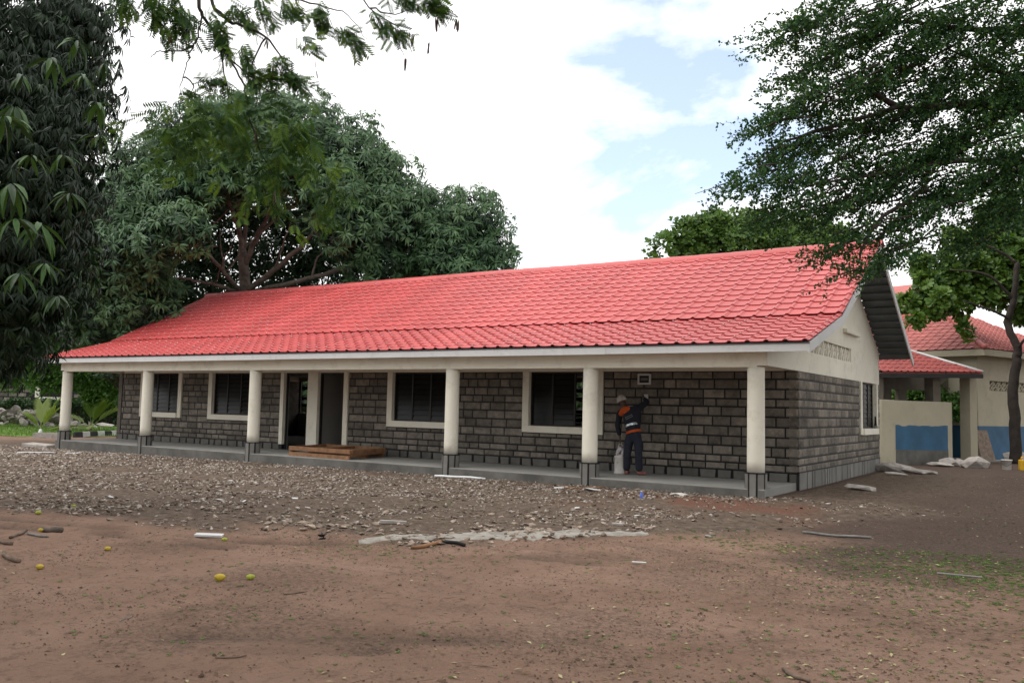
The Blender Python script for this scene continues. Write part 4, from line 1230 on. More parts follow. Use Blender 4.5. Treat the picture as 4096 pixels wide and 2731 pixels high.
# back wall of the passage with three openings
BD = 2.6
OPB = [(3.834, 4.276, 1.959, 2.612), (4.695, 6.01, 1.952, 2.618), (7.425, 8.405, 1.059, 2.638)]
prev = -2.0
for a0, a1, z0, z1 in OPB:
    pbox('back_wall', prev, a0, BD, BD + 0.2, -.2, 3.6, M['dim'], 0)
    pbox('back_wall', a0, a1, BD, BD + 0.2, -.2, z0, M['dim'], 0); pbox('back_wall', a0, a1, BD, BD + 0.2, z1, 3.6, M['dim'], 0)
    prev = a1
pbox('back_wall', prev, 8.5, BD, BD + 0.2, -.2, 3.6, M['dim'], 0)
b = MB(); ce = [A_, B2_, B2_ + wn * 3.2 + Vector((0, 0, .3)), A_ + wn * 3.2 + Vector((0, 0, .3))]
b.add([p + Vector((0, 0, -.05)) for p in ce] + [p + Vector((0, 0, -.09)) for p in ce], [(0, 1, 2, 3), (7, 6, 5, 4), (0, 4, 5, 1), (1, 5, 6, 2), (2, 6, 7, 3), (3, 7, 4, 0)])
b.build('ceiling', M['dim'], pas)
pbox('passage_floor', -1.2, 7.5, 0.2, BD, -0.2, 0.06, M['concrete'], 0)
mo = empty('parked_motorcycle', tuple(pq(4.0, 1.4, 0.06)), math.atan2(wd.y, wd.x) + 0.5, label='black motorcycle parked in the shade of the passage', cat='motorcycle')
for s in (-0.65, 0.65):
    b = MB(); b.tube([(s + 0.28 * math.cos(a), 0, 0.3 + 0.28 * math.sin(a)) for a in np.linspace(0, 2 * math.pi, 21)], 0.05, 8, False)
    w_ = b.build('wheel', M['rubber'], mo, smooth=True)
    MB().lathe([(0.05, -0.05), (0.05, 0.05)], 8).build('hub', M['steel_dark'], w_, loc=(s, 0, 0.3), rot=(math.pi / 2, 0, 0))
b = MB(); b.tube([(-0.75, 0, 0.82), (-0.3, 0, 0.80), (0.0, 0, 0.82)], [0.10, 0.13, 0.12], 10); b.build('seat', M['rubber'], mo, smooth=True)
b = MB(); b.tube([(0.0, 0, 0.86), (0.2, 0, 0.95), (0.45, 0, 0.90)], [0.12, 0.19, 0.10], 10); b.build('fuel_tank', M['rubber'], mo, smooth=True)
b = MB(); b.tube([(-0.25, 0, 0.35), (0.0, 0, 0.5), (0.25, 0, 0.42)], [0.12, 0.2, 0.13], 8); b.build('engine', M['steel_dark'], mo, smooth=True)
MB().tube([(0.65, 0, 0.3), (0.42, 0, 1.05)], 0.03, 6).build('fork', M['steel_dark'], mo)
MB().tube([(0.30, -0.36, 1.12), (0.42, -0.1, 1.08), (0.42, 0.1, 1.08), (0.30, 0.36, 1.12)], 0.016, 6).build('handlebar', M['steel_dark'], mo)
for s in (-1, 1):
    q = MB().tube([(0.36, s * 0.25, 1.1), (0.34, s * 0.32, 1.38)], 0.008, 5).build('mirror_stem', M['steel_dark'], mo)
    MB().tube([(0.34, s * 0.32, 1.38), (0.35, s * 0.33, 1.40)], [0.05, 0.03], 10).build('mirror', M['rubber'], q)

# ------------------------------------------------------------------ small things
def rock_mesh(seed, mat, sub=1, flat=0.7):
    """an angular broken lump: hull of a few random points"""
    import bmesh
    r = random.Random(seed); bm = bmesh.new()
    for _ in range(9 + 5 * sub):
        d = Vector((r.gauss(0, 1), r.gauss(0, 1), r.gauss(0, 1))).normalized() * r.uniform(.8, 1.12)
        bm.verts.new((d.x, d.y, d.z * flat))
    res = bmesh.ops.convex_hull(bm, input=bm.verts)
    bmesh.ops.delete(bm, geom=[g for g in set(res['geom_interior'] + res['geom_unused']) if isinstance(g, bmesh.types.BMVert)], context='VERTS')
    me = bpy.data.meshes.new('rock'); bm.to_mesh(me); bm.free()
    if mat: me.materials.append(mat)
    return me
def ground_at(x, y): return float(gz(np.array([x]), np.array([y]))[0])

ROCKS = [rock_mesh(i, M['rock'], 2 if i < 6 else 1, random.Random(i).uniform(.45, .8)) for i in range(10)]
PALES = [rock_mesh(50 + i, M['rock_pale'], 2, random.Random(i).uniform(.5, .9)) for i in range(6)]
TRI = rock_mesh(99, None, 0, 0.6)
T_ROCK = (np.array([v.co[:] for v in TRI.vertices]), np.array([p.vertices[:] for p in TRI.polygons]))
TRI0 = rock_mesh(98, None, 1, 0.5)
T_ROCK2 = (np.array([v.co[:] for v in TRI0.vertices]), np.array([p.vertices[:] for p in TRI0.polygons]))
OCT = (np.array([(1, 0, 0), (-1, .1, 0), (0, 1, 0), (.1, -1, 0), (.1, .1, .7), (0, 0, -.5)]), np.array([(0, 2, 4), (2, 1, 4), (1, 3, 4), (3, 0, 4)]))
LEAF2 = (np.array([(0, 0, 0), (.45, .2, .06), (1, 0, -.05), (.5, -.2, .05), (.5, 0, 0)]), np.array([(0, 3, 4), (3, 2, 4), (2, 1, 4), (1, 0, 4)]))

# rubble spread: the biggest 260 stones singly, the rest as one spread
N0 = 90000
rx = RNG.uniform(-27, 4.2, N0); ry = RNG.uniform(-13.5, 0.0, N0)
extra = RNG.uniform(-27, 4.2, N0)
pm = rubble_mask(rx, ry) * np.clip(fbm(rx * 0.9 + 5, ry * 0.9, 77) * 2.6 - 0.75, 0.05, 1)
pm *= np.where(rx > 0.5, 0.35, 1.0) * np.where(red_dens := (np.exp(-(((rx - 0.4) / 1.4) ** 2 + ((ry + 2.6) / 1.0) ** 2)) > 0.3), 0.3, 1.0)
keep = RNG.random(N0) < pm
rx, ry = rx[keep], ry[keep]
band_ = np.exp(-((ry - edge_y(rx) - 0.9) / 0.8) ** 2)
rs = 0.010 + 0.048 * RNG.random(len(rx)) ** 2.6 * (1 + 0.9 * band_) + 0.010 * np.clip(-(rx + 8) / 12, 0, 1)
rs *= np.where(RNG.random(len(rx)) < 0.05, 1.5, 1.0)
rs = np.minimum(rs, 0.047 - 0.012 * RNG.random(len(rx)))
vis = rs / np.hypot(rx - CAM_POS.x, ry - CAM_POS.y)
order = np.argsort(-vis)
rgz = gz(rx, ry)
for j, i in enumerate(order[:260]):
    s = float(rs[i]) * 1.05
    link('rubble_stone', ROCKS[j % 10], None, (float(rx[i]), float(ry[i]), float(rgz[i]) + s * 0.25), (random.uniform(-.3, .3), random.uniform(-.3, .3), random.uniform(0, 6.28)),
         (s * random.uniform(.9, 1.5), s * random.uniform(.7, 1.1), s * random.uniform(.6, 1.0)),
         label='loose broken stone in the rubble spread before the veranda', cat='stone', group='loose stones of the rubble spread')
rest = order[260:]
ang = RNG.uniform(0, 6.28, len(rest))
Xd = np.stack([np.cos(ang), np.sin(ang), RNG.uniform(-.35, .35, len(rest))], -1)
Zd = np.stack([RNG.uniform(-.3, .3, len(rest)), RNG.uniform(-.3, .3, len(rest)), np.ones(len(rest))], -1)
sc3 = rs[rest][:, None] * np.stack([RNG.uniform(.9, 1.6, len(rest)), RNG.uniform(.7, 1.1, len(rest)), RNG.uniform(.5, 1.0, len(rest))], -1)
pp = np.stack([rx[rest], ry[rest], rgz[rest] + rs[rest] * 0.2], -1)
h = len(rest) // 2
big = np.arange(len(rest)) < 14000
me1 = scatter_mesh('rubble', T_ROCK, pp[big], Xd[big], Zd[big], sc3[big], M['gravel'], RNG.random(big.sum()) ** 0.7)
link('rubble', me1, kind='stuff', label='spread of small broken stones and mortar lumps before the veranda', cat='rubble')
me2 = scatter_mesh('gravel', OCT, pp[~big], Xd[~big], Zd[~big], sc3[~big], M['gravel'], RNG.random((~big).sum()) ** 0.75)
link('gravel', me2, kind='stuff', label='fine chippings between the rubble stones', cat='gravel')

# clods, fallen leaves and weeds over the yard
def yard(n, dens):
    x = RNG.uniform(-10, 9, n); y = RNG.uniform(-14.5, 8, n)
    h_ = n // 2; x[:h_] = RNG.uniform(-4.5, 5.5, h_); y[:h_] = RNG.uniform(-13.8, -5.0, h_)
    ok = (RNG.random(n) < dens(x, y)) & ~((y > -0.5) & (x < 0.6))
    return x[ok], y[ok]
def lay(name, tmpl, x, y, s, mat, lift, label, cat, tilt=0.25, rnd=None):
    n_ = len(x); a = RNG.uniform(0, 6.28, n_)
    Xv = np.stack([np.cos(a), np.sin(a), RNG.uniform(-tilt, tilt, n_)], -1)
    Zv = np.stack([RNG.uniform(-tilt, tilt, n_), RNG.uniform(-tilt, tilt, n_), np.ones(n_)], -1)
    p = np.stack([x, y, gz(x, y) + lift], -1)
    return link(name, scatter_mesh(name, tmpl, p, Xv, Zv, s, mat, rnd), kind='stuff', label=label, cat=cat)
x, y = yard(42000, lambda x, y: (1 - 0.8 * rubble_mask(x, y)) * (0.22 + 0.78 * sstep(0.48, 0.66, fbm(x * 1.1, y * 1.1, 101))))
lay('soil_clods', OCT, x, y, RNG.uniform(0.004, 0.011, len(x)) * (1 + (RNG.random(len(x)) < .04) * 1.2), M['clod'], 0.002, 'small dark clods and crumbs of soil over the bare yard', 'soil')
x, y = yard(24000, lambda x, y: np.clip(0.05 + 0.55 * sstep(0.0, 4.5, x) + 0.2 * sstep(0.5, 0.66, fbm(x, y, 120)), 0, 1))
x2 = RNG.uniform(0.4, 6, 1500); y2 = RNG.uniform(-2, 13, 1500)
x = np.concatenate([x, x2]); y = np.concatenate([y, y2])
lay('fallen_leaves', LEAF2, x, y, RNG.uniform(0.022, 0.06, len(x)), M['litter'], 0.008, 'scattered small dry and yellow fallen leaves on the bare earth', 'leaves', 0.3, RNG.random(len(x)) ** 1.2)
WEED = []
for k in range(5):
    a = k * 1.257
    WEED.append([(0, 0, 0), (.5 * math.cos(a - .35), .5 * math.sin(a - .35), .35), (math.cos(a), math.sin(a), .45), (.5 * math.cos(a + .35), .5 * math.sin(a + .35), .35)])
wv_ = np.array([p for q in WEED for p in q]); wf_ = np.array([(4 * k, 4 * k + 1, 4 * k + 2) for k in range(5)] + [(4 * k, 4 * k + 2, 4 * k + 3) for k in range(5)])
def weed_d(x, y):
    green = np.exp(-(((x - 4.7) / 1.5) ** 2 + ((y + 6.3) / 1.6) ** 2)) * 1.0
    g2 = np.exp(-(((x + 1.3) / 1.1) ** 2 + ((y + 9.4) / 0.5) ** 2)) * 0.20 + np.exp(-(((x - 1.6) / 0.8) ** 2 + ((y + 6.1) / 0.4) ** 2)) * 0.5
    return np.clip(0.008 + 0.06 * sstep(0.55, 0.7, fbm(x * 0.9 + 3, y * 0.9, 140)) + green + g2 + 0.05 * sstep(1, 4, x), 0, 1)
x, y = yard(60000, weed_d)
lay('ground_weeds', (wv_, wf_), x, y, RNG.uniform(0.012, 0.032, len(x)), M['weed'], 0.0, 'low green weeds sprouting on the bare earth', 'weeds', 0.1)

x, y = yard(2600, lambda x, y: np.full(x.shape, .8))
TWIG = (np.array([(0, -.02, 0), (1, 0, .05), (0, .02, 0), (.5, 0, .04)]), np.array([(0, 1, 3), (3, 1, 2)]))
lay('twig_litter', TWIG, x, y, RNG.uniform(0.05, 0.20, len(x)), M['clod'], 0.004, 'thin dry twigs and straws strewn over the bare earth', 'twigs', .1)
# spilt cement streak along the edge of the rubble
cl_ = [(-2.0, -8.95), (-1.45, -8.35), (-0.8, -7.75), (-0.2, -7.15), (0.35, -6.65), (0.6, -6.35)]
wd_ = [0.06, 0.25, 0.33, 0.32, 0.22, 0.05]
b = MB(); nn_ = 40
for i in range(nn_):
    t = i / (nn_ - 1) * (len(cl_) - 1); k = min(int(t), len(cl_) - 2); f_ = t - k
    c_ = np.array(cl_[k]) * (1 - f_) + np.array(cl_[k + 1]) * f_; w_ = (wd_[k] * (1 - f_) + wd_[k + 1] * f_)
    d_ = np.array(cl_[k + 1]) - np.array(cl_[k]); d_ /= np.linalg.norm(d_); p_ = np.array([-d_[1], d_[0]])
    w0 = w_ * (0.55 + 0.8 * random.random()); w1 = w_ * (0.55 + 0.8 * random.random())
    for s in (-w0, -w0 * .8, -w0 * .3, w1 * .3, w1 * .8, w1):
        q = c_ + p_ * s
        edge = abs(s) in (w0, w1)
        b.v.append((q[0], q[1], ground_at(*q) + (-0.02 if edge else 0.014 + random.uniform(-.012, .010))))
for i in range(nn_ - 1):
    for k in range(5): q = i * 6 + k; b.f.append((q, q + 1, q + 7, q + 6))
b.build('cement_patch', M['cement'], smooth=True, kind='structure')

# mangoes
def mango(x, y, s, mat, label, rz=0.0):
    o = empty('mango_fruit', (x, y, ground_at(x, y)), rz, label=label, cat='fruit', group='fallen mangoes')
    b = MB(); n_ = 14; prof = [(0, -1.0), (.34, -.92), (.62, -.66), (.78, -.25), (.80, .12), (.66, .52), (.42, .80), (.18, .95), (0.02, 1.0)]
    for i, (r, u) in enumerate(prof):
        for k in range(n_):
            a = 2 * math.pi * k / n_
            b.v.append((u * s * (1 + .05 * math.sin(a)), r * s * .86 * math.cos(a) + .06 * s * u * u, s * .68 + r * s * .84 * math.sin(a)))
    for i in range(len(prof) - 1):
        for k in range(n_): b.f.append((i * n_ + k, i * n_ + (k + 1) % n_, (i + 1) * n_ + (k + 1) % n_, (i + 1) * n_ + k))
    b.build('flesh', mat, o, smooth=True)
    MB().tube([(s * 0.98, 0, s * .7), (s * 1.12, 0.0, s * .75)], [0.006, 0.004], 6).build('stalk', M['twig'], o)
for g_, s, mt_, lb, rz in (((-1.197, -11.615, 0.000), .050, 'mango_fruit', 'largest yellow mango, on bare earth', .75), ((-1.060, -11.384, 0.000), .040, 'green_fruit', 'greenish yellow mango to the right of the largest one', .8),
                      ((-3.033, -12.240, 0.000), .038, 'mango_fruit', 'yellow mango lying below the broken logs near the left edge', .6), ((-3.627, -11.169, 0.000), .036, 'mango_fruit', 'yellow mango on the tyre track midway between logs and rubble', 1.2),
                      ((-5.451, -10.914, 0.000), .036, 'mango_fruit', 'yellow mango touching the end of the thick log', .3), ((-7.190, -9.481, 0.000), .040, 'green_fruit', 'greenish mango at the edge of the rubble, left of its pale stones', .4),
                      ((-6.874, -10.170, 0.000), .040, 'green_fruit', 'dark green mango above the thick log, by the rubble edge', 1.0), ((-3.381, -9.810, 0.000), .036, 'green_fruit', 'green mango beside the white board at the rubble edge', .9)):
    mango(g_[0], g_[1], s, M[mt_], lb, rz)

# sticks, logs, poles, pipes
def stick(name, a, c, r, mat, label, cat, bend=0.02, seg=6, knots=0.15, r2=None):
    a, c = Vector(a), Vector(c)
    rr_ = random.Random(label)
    side = (c - a).cross(Vector((0, 0, 1))).normalized()
    pts_ = []
    for i in range(seg + 1):
        t = i / seg; p = a.lerp(c, t) + side * bend * math.sin(t * math.pi) + side * rr_.uniform(-1, 1) * bend * .3
        p.z = ground_at(p.x, p.y) + r * 1.02
        pts_.append(p)
    o = empty(name, tuple(a), label=label, cat=cat)
    b = MB(); b.tube(pts_, [(r + ((r2 or r) - r) * i / seg) * rr_.uniform(1 - knots, 1 + knots) for i in range(seg + 1)], 9)
    q = b.build('shaft', mat, o, smooth=True); q.location = -a
    return o
def butt(o, p, r, mat, name='cut_end'):
    q = MB().tube([Vector(p), Vector(p) + Vector((.01, .004, .002))], [r, r * .9], 9).build(name, mat, o); q.location = -o.location
o = stick('log', (-5.514, -10.852, 0.000), (-5.194, -10.798, 0.000), 0.035, M['bark'], 'short thick broken log lying near the left edge', 'log', 0.01, 5)
stick('branch', (-5.197, -11.413, 0.000), (-5.615, -11.004, 0.000), 0.018, M['twig'], 'thin dry branch ending left of the thick log', 'branch')
stick('branch', (-5.382, -11.112, 0.000), (-4.888, -11.135, 0.000), 0.015, M['grey_wood'], 'pale straight branch just below the thick log', 'branch', 0.01)
stick('branch', (-4.224, -11.973, 0.000), (-3.530, -12.167, 0.000), 0.020, M['twig'], 'brown crooked branch below the logs at the left edge', 'branch', 0.05)
stick('branch', (-4.983, -11.632, 0.000), (-4.710, -11.634, -0.000), 0.020, M['twig'], 'dark branch stub at the left edge above the crooked branch', 'branch')
stick('branch', (-1.088, -9.066, 0.000), (-0.926, -8.735, 0.000), 0.022, M['wood'], 'reddish broken branch left of the black pipe below the cement streak', 'branch', 0.03)
stick('pipe', (-1.125, -8.716, 0.000), (-0.648, -8.634, 0.000), 0.020, M['rubber'], 'black pipe offcut lying below the cement streak', 'pipe', 0.005, 5, 0.03)
stick('pole', (2.104, -4.615, 0.000), (2.924, -4.308, 0.000), 0.018, M['grey_wood'], 'long grey pole lying in the shade on the right', 'pole', 0.01, 8, 0.1)
stick('twig', (-0.325, -11.655, 0.000), (-0.281, -11.440, 0.000), 0.007, M['twig'], 'thin straight twig lying on the open earth', 'twig', 0.004)
stick('twig', (3.718, -11.226, 0.000), (3.929, -11.389, 0.000), 0.013, M['twig'], 'dark bent stick cut off by the bottom edge', 'twig', 0.03)
stick('twig', (0.744, -13.191, 0.000), (0.879, -13.059, 0.000), 0.005, M['twig'], 'fine twig near the bottom edge, left half', 'twig', 0.02)
stick('twig', (-0.628, -12.854, 0.000), (-0.577, -12.988, 0.000), 0.005, M['grey_wood'], 'forked pale twig on the open earth, left half', 'twig', 0.02)
o = stick('pipe', (-7.38, -0.62, 0), (-6.12, -0.36, 0), 0.028, M['pipe'], 'white plastic pipe lying against the slab by the fourth column', 'pipe', 0.02, 7, 0.02)
o = stick('pipe', (-21.393, -2.937, -0.120), (-20.814, -2.090, -0.120), 0.022, M['pipe'], 'long white plastic pipe lying near the leftmost column', 'pipe', 0.015, 7, 0.03)
o = stick('pipe', (-20.548, -1.931, -0.120), (-20.417, -1.509, -0.120), 0.022, M['pipe'], 'short white plastic pipe beside the longer one near the leftmost column', 'pipe', 0.01, 4, 0.03)
o = stick('pipe', (-3.657, -1.444, 0.000), (-3.586, -1.213, -0.000), 0.02, M['pipe'], 'stub of white pipe on the ground before the fifth column', 'pipe', 0.0, 3, 0.02)
stick('branch', (-3.586, -1.213, -0.000), (-3.106, -0.298, 0.000), 0.016, M['wood'], 'long brown stick running on from the white pipe stub', 'branch', 0.02)
def plank(name, c_, l, w, t, rz, mat, label, cat, tilt=0.0):
    o = link(name, MB().box(-l / 2, l / 2, -w / 2, w / 2, 0, t).mesh(name, mat), None, (c_[0], c_[1], ground_at(c_[0], c_[1]) + 0.012), (tilt, 0.02, rz), label=label, cat=cat)
    m_ = o.modifiers.new('bevel', 'BEVEL'); m_.width = 0.004
    return o
plank('board', (-3.732, -9.762, -0.000), 0.34, 0.10, 0.03, .62, M['paper'], 'white board scrap at the lower edge of the rubble, left half', 'board', .1)
plank('board', (-2.521, -7.722, 0.000), 0.36, 0.06, 0.04, .60, M['rock_pale'], 'pale timber offcut lying on the rubble above the cement streak', 'board')
plank('board', (-25.341, -0.117, -0.150), 1.35, 0.42, 0.10, .1, M['rock_pale'], 'pale broken board on the ground left of the leftmost column', 'board', .08)
plank('board', (4.233, -6.672, 0.000), 0.42, 0.035, 0.015, .25, M['grey_wood'], 'pale wooden strip lying among the green weeds', 'wood strip')
plank('board', (1.444, -8.441, 0.000), 0.15, 0.03, 0.012, .5, M['paper'], 'pale bark chip on bare earth right of centre', 'chip')
plank('board', (0.018, -6.025, -0.000), 0.17, 0.05, 0.03, .3, M['rock_pale'], 'pinkish broken brick on the right end of the cement streak', 'brick')
# scraps of paper and plastic
def scrap(p, s, label, grp=None, mat='paper', nm='paper_scrap'):
    r_ = random.Random(label + str(p)); b = MB()
    for i in range(3):
        for j in range(3): b.v.append(((i - 1) * s * r_.uniform(.7, 1.2), (j - 1) * s * .5 * r_.uniform(.6, 1.2), r_.uniform(0, s * .35)))
    for i in range(2):
        for j in range(2): q = i * 3 + j; b.f.append((q, q + 3, q + 4, q + 1))
    o = b.build(nm, M[mat], None, label=label, cat='scrap', **({'group': grp} if grp else {}))
    o.location = (p[0], p[1], ground_at(p[0], p[1]) + 0.012); o.rotation_euler = (r_.uniform(-.2, .2), r_.uniform(-.2, .2), r_.uniform(0, 3))
    md = o.modifiers.new('thick', 'SOLIDIFY'); md.thickness = 0.004
for p in ((-9.137, -8.494, 0.000), (-12.169, -6.447, 0.000), (-9.317, -6.964, 0.000), (-12.699, -3.980, 0.000), (-7.948, -6.283, 0.000), (-9.432, -4.828, -0.000), (-8.069, -8.325, 0.000), (-6.486, -7.896, 0.000), (-7.802, -3.456, 0.000), (-6.506, -7.400, 0.000), (-6.243, -7.136, 0.000), (-5.447, -3.995, 0.000),
          (-1.262, -5.836, 0.000), (-1.462, -4.520, 0.000), (-0.207, -4.927, 0.000), (-1.097, -1.365, -0.000), (-4.524, -4.541, 0.000), (-5.807, -6.424, 0.000), (-16.249, -4.089, 0.000)):
    scrap(p, random.uniform(.04, .075), 'small torn white scrap lying among the rubble stones', 'white scraps in the rubble')
scrap((-2.779, -1.486, 0.000), .17, 'largest crumpled white plastic bag on the ground before the fifth column', None, 'paper', 'plastic_sheet')
scrap((-1.155, -1.105, 0.000), .16, 'crumpled pale sheet on the ground between the last two columns', None, 'sack', 'plastic_sheet')
bo = empty('plastic_bottle', (-1.355, -2.292, 0.000), .4, label='small blue plastic bottle on the red soil before the veranda', cat='bottle')
MB().lathe([(0.03, 0), (0.034, 0.01), (0.034, 0.09), (0.028, 0.12), (0.012, 0.145), (0.012, 0.16)], 14).build('bottle_body', M['plastic_blue'], bo, smooth=True)
MB().lathe([(0.014, 0.158), (0.014, 0.178)], 10).build('bottle_cap', M['white'], bo)
# small dark insect resting low over the track: body and two pairs of wings
ins = empty('flying_insect', (-2.169, -9.387, 0.000), .5, label='small black winged insect hovering just above the tyre track', cat='insect')
ins.location.z = ground_at(ins.location.x, ins.location.y) + 0.05
MB().tube([(-0.05, 0, .02), (-0.02, 0, .028), (0.015, 0, .034), (0.04, 0, .036)], [0.004, 0.011, 0.014, 0.009], 8).build('insect_body', M['rubber'], ins, smooth=True)
for s in (-1, 1):
    for k in (0, 1):
        MB().add([(0.012 - k * .02, 0, .044), (0.045 - k * .05, s * .05, .085), (0.01 - k * .05, s * .075, .09), (-0.012 - k * .025, s * .03, .06)], [(0, 1, 2, 3)]).build('wing', M['rubber'], ins)

# right-hand debris by the passage
def big_rock(p, s, label, k, sc=(1.5, .9, .55), rz=.3):
    link('broken_slab', PALES[k % 6], None, (p[0], p[1], ground_at(p[0], p[1]) + s * .25), (.1, .08, rz), (s * sc[0], s * sc[1], s * sc[2]), label=label, cat='stone')
big_rock((0.773, 10.258, 0.000), .36, 'large flat pale slab of rubble nearest the half wall corner', 0, (1.6, .8, .6), .5)
big_rock((1.388, 9.744, 0.000), .26, 'dark lump right of the flat pale slab', 1)
big_rock((1.591, 10.114, 0.000), .20, 'long thin pale slab right of the dark lump', 2, (1.9, .7, .4), .6)
big_rock((1.549, 15.654, 0.000), .34, 'pointed grey stone in the heap before the half wall end', 3, (1.2, .9, 1.0))
big_rock((1.400, 14.723, 0.000), .28, 'pale flat stone at the left of the heap before the half wall', 4)
big_rock((1.947, 15.408, 0.000), .30, 'white lumpy stone in the middle of the heap by the passage mouth', 5, (1.3, .9, .8))
big_rock((2.427, 14.934, 0.000), .42, 'biggest white topped boulder before the passage mouth', 0, (1.3, .9, .8), 1.)
big_rock((1.328, 2.880, 0.000), .20, 'flat white stone on the dark earth beside the gable', 2, (1.7, .9, .5), .4)
big_rock((1.081, 8.493, 0.000), .16, 'thin pale sliver below the large flat slab', 3, (2.2, .6, .4), .5)
big_rock((2.280, 20.188, -0.000), .22, 'low pale stone behind the white topped boulder', 4)
big_rock((1.265, -5.965, 0.000), .045, 'single round pale stone on the track right of the cement streak', 1, (1, .9, 1))
big_rock((3.220, 21.436, 0.000), .55, 'grey boulder at the foot of the slender tree', 3, (1.2, .8, .8))
x_, y_, _ = (1.987, 24.791, 0.000)
o = link('leaning_slab', MB().hexa([(-.35, -.06, 0), (.35, -.06, 0), (.35, .08, 0), (-.35, .08, 0), (-.42, .10, 1.15), (.12, .10, 1.2), (.12, .24, 1.2), (-.42, .24, 1.15)]).mesh('leaning_slab', M['rock']), None, (2.4, 19.4, 0), (-.12, .1, .9), label='thick slab of stone leaning on the blue dado wall', cat='slab')
plank('board', (1.370, 18.979, 0.000), 1.5, .22, .04, -.3, M['grey_wood'], 'grey plank leaning down from the half wall end', 'board')
wb = empty('bucket', (3.289, 14.806, 0.000), label='white plastic bucket on the ground left of the yellow jerrycan', cat='bucket')
MB().lathe([(0.12, 0), (0.125, 0.01), (0.15, 0.29), (0.165, 0.295), (0.165, 0.32), (0.15, 0.325), (0.14, 0.3), (0.11, 0.03)], 20).build('bucket_body', M['sack'], wb, smooth=True)
MB().tube([(-.16, 0, .3), (-.14, -.1, .2), (0, -.165, .13), (.14, -.1, .2), (.16, 0, .3)], .006, 6).build('handle', M['steel_dark'], wb)
jc = empty('jerrycan', (3.766, 14.897, 0.000), .4, label='yellow plastic jerrycan cut off by the right edge', cat='jerrycan')
MB().hexa([(-.15, -.1, 0), (.15, -.1, 0), (.15, .1, 0), (-.15, .1, 0), (-.15, -.1, .34), (.15, -.1, .34), (.15, .1, .34), (-.15, .1, .34)]).build('can_body', M['yellow_plastic'], jc, bevel=.03)
MB().tube([(-.1, 0, .33), (-.08, 0, .42), (.04, 0, .42), (.06, 0, .33)], .02, 8).build('can_handle', M['yellow_plastic'], jc, smooth=True)
MB().lathe([(.03, .33), (.03, .39)], 10, (.11, 0, 0)).build('cap', M['rubber'], jc)

# ------------------------------------------------------------------ left background: kerb, palms, stone heap, far building
KA, KB = np.array([-32.3, 5.2]), np.array([-33.9, 9.4])
for i in range(9):
    t0_, t1_ = i / 9, (i + .97) / 9
    a_, c_ = KA + (KB - KA) * t0_, KA + (KB - KA) * t1_
    d_ = (KB - KA) / np.linalg.norm(KB - KA); n_ = np.array([-d_[1], d_[0]]) * .09
    z0 = -0.35; z1 = ground_at(*a_) + .24; ch = .6
    b = MB(); b.hexa([(*(a_ - n_), z0), (*(c_ - n_), z0), (*(c_ + n_), z0), (*(a_ + n_), z0), (*(a_ - n_ * ch), z1), (*(c_ - n_ * ch), z1), (*(c_ + n_ * ch), z1), (*(a_ + n_ * ch), z1)])
    b.build('kerb_stone', M['kerb_black' if i % 2 == 0 else 'kerb_white'], None, bevel=.015, label=('black' if i % 2 == 0 else 'white') + ' painted kerb stone edging the lawn beyond the veranda end', cat='kerb', group=('black' if i % 2 == 0 else 'white') + ' kerb stones by the lawn')
x_, y_, _ = (-31.757, 3.884, -0.150)
link('flat_stone', MB().hexa([(-.75, -.2, -.1), (.75, -.25, -.1), (.7, .25, -.1), (-.8, .2, -.1), (-.7, -.15, .2), (.75, -.2, .22), (.7, .2, .22), (-.75, .15, .2)]).mesh('flat_stone', M['rock_pale']), None, (x_, y_, -.13), (0, 0, .6), label='long flat kerb block lying loose by the lawn edge', cat='stone')

def frond(parent, base, az, L, lift, mat, tw=0.0, n=16, w=0.36):
    """young undivided palm frond: pleated blade split at the tip"""
    d = Vector((math.cos(az), math.sin(az), 0)); b = MB()
    s = Vector((-math.sin(az), math.cos(az), 0))
    pts_ = []
    for i in range(9):
        t = i / 8; p = Vector(base) + d * (L * t * math.cos(lift) * (1 + .15 * t)) + Vector((0, 0, L * t * math.sin(lift) - .22 * L * t * t))
        pts_.append(p)
    b.tube(pts_, [.02 - .015 * i / 8 for i in range(9)], 5)
    for side in (-1, 1):
        for i in range(n):
            t = .25 + .75 * i / n
            k = min(int(t * 8), 7); p = pts_[k].lerp(pts_[k + 1], t * 8 - k)
            ax = (pts_[k + 1] - pts_[k]).normalized()
            ln = w * L * (1.15 - .45 * abs(t - .55) * 2) + .12
            dir_ = (ax * (.85 + .5 * t) + s * side * .75 + Vector((0, 0, .12))).normalized()
            wd2 = ax.cross(Vector((0, 0, 1))).cross(dir_).normalized() * .03
            q = p + dir_ * ln
            b.add([p - ax * .04, p + dir_ * ln * .5 - ax * .05 + Vector((0, 0, .03)), q, p + dir_ * ln * .5 + ax * .05, p + ax * .04], [(0, 1, 2), (0, 2, 4), (4, 2, 3)])
    return b.build('frond', mat, parent)
def palm(p, n_, L, label, seed, azs):
    o = empty('young_palm', (p[0], p[1], ground_at(p[0], p[1])), label=label, cat='palm')
    MB().tube([(0, 0, -.05), (.02, 0, .12), (.03, .01, .28)], [.11, .10, .05], 8).build('stem', M['pipe'] if seed == 1 else M['wood'], o, smooth=True)
    r_ = random.Random(seed)
    for az, l_, li in azs:
        f_ = frond(o, (.02, 0, .2), az, L * l_, li, M['leaf_palm'])
        a_ = f_.data.attributes.new('rnd', 'FLOAT', 'POINT'); q = r_.random()
        a_.data.foreach_set('value', np.full(len(f_.data.vertices), q, dtype=np.float32))
palm((-35.347, 5.342, -0.150), 4, 1.5, 'small young palm with a narrow fan left of the leftmost column', 1, ((1.1, 1.25, 1.25), (2.6, 1.1, 1.3), (0.3, .95, 1.1), (3.6, .8, .95)))
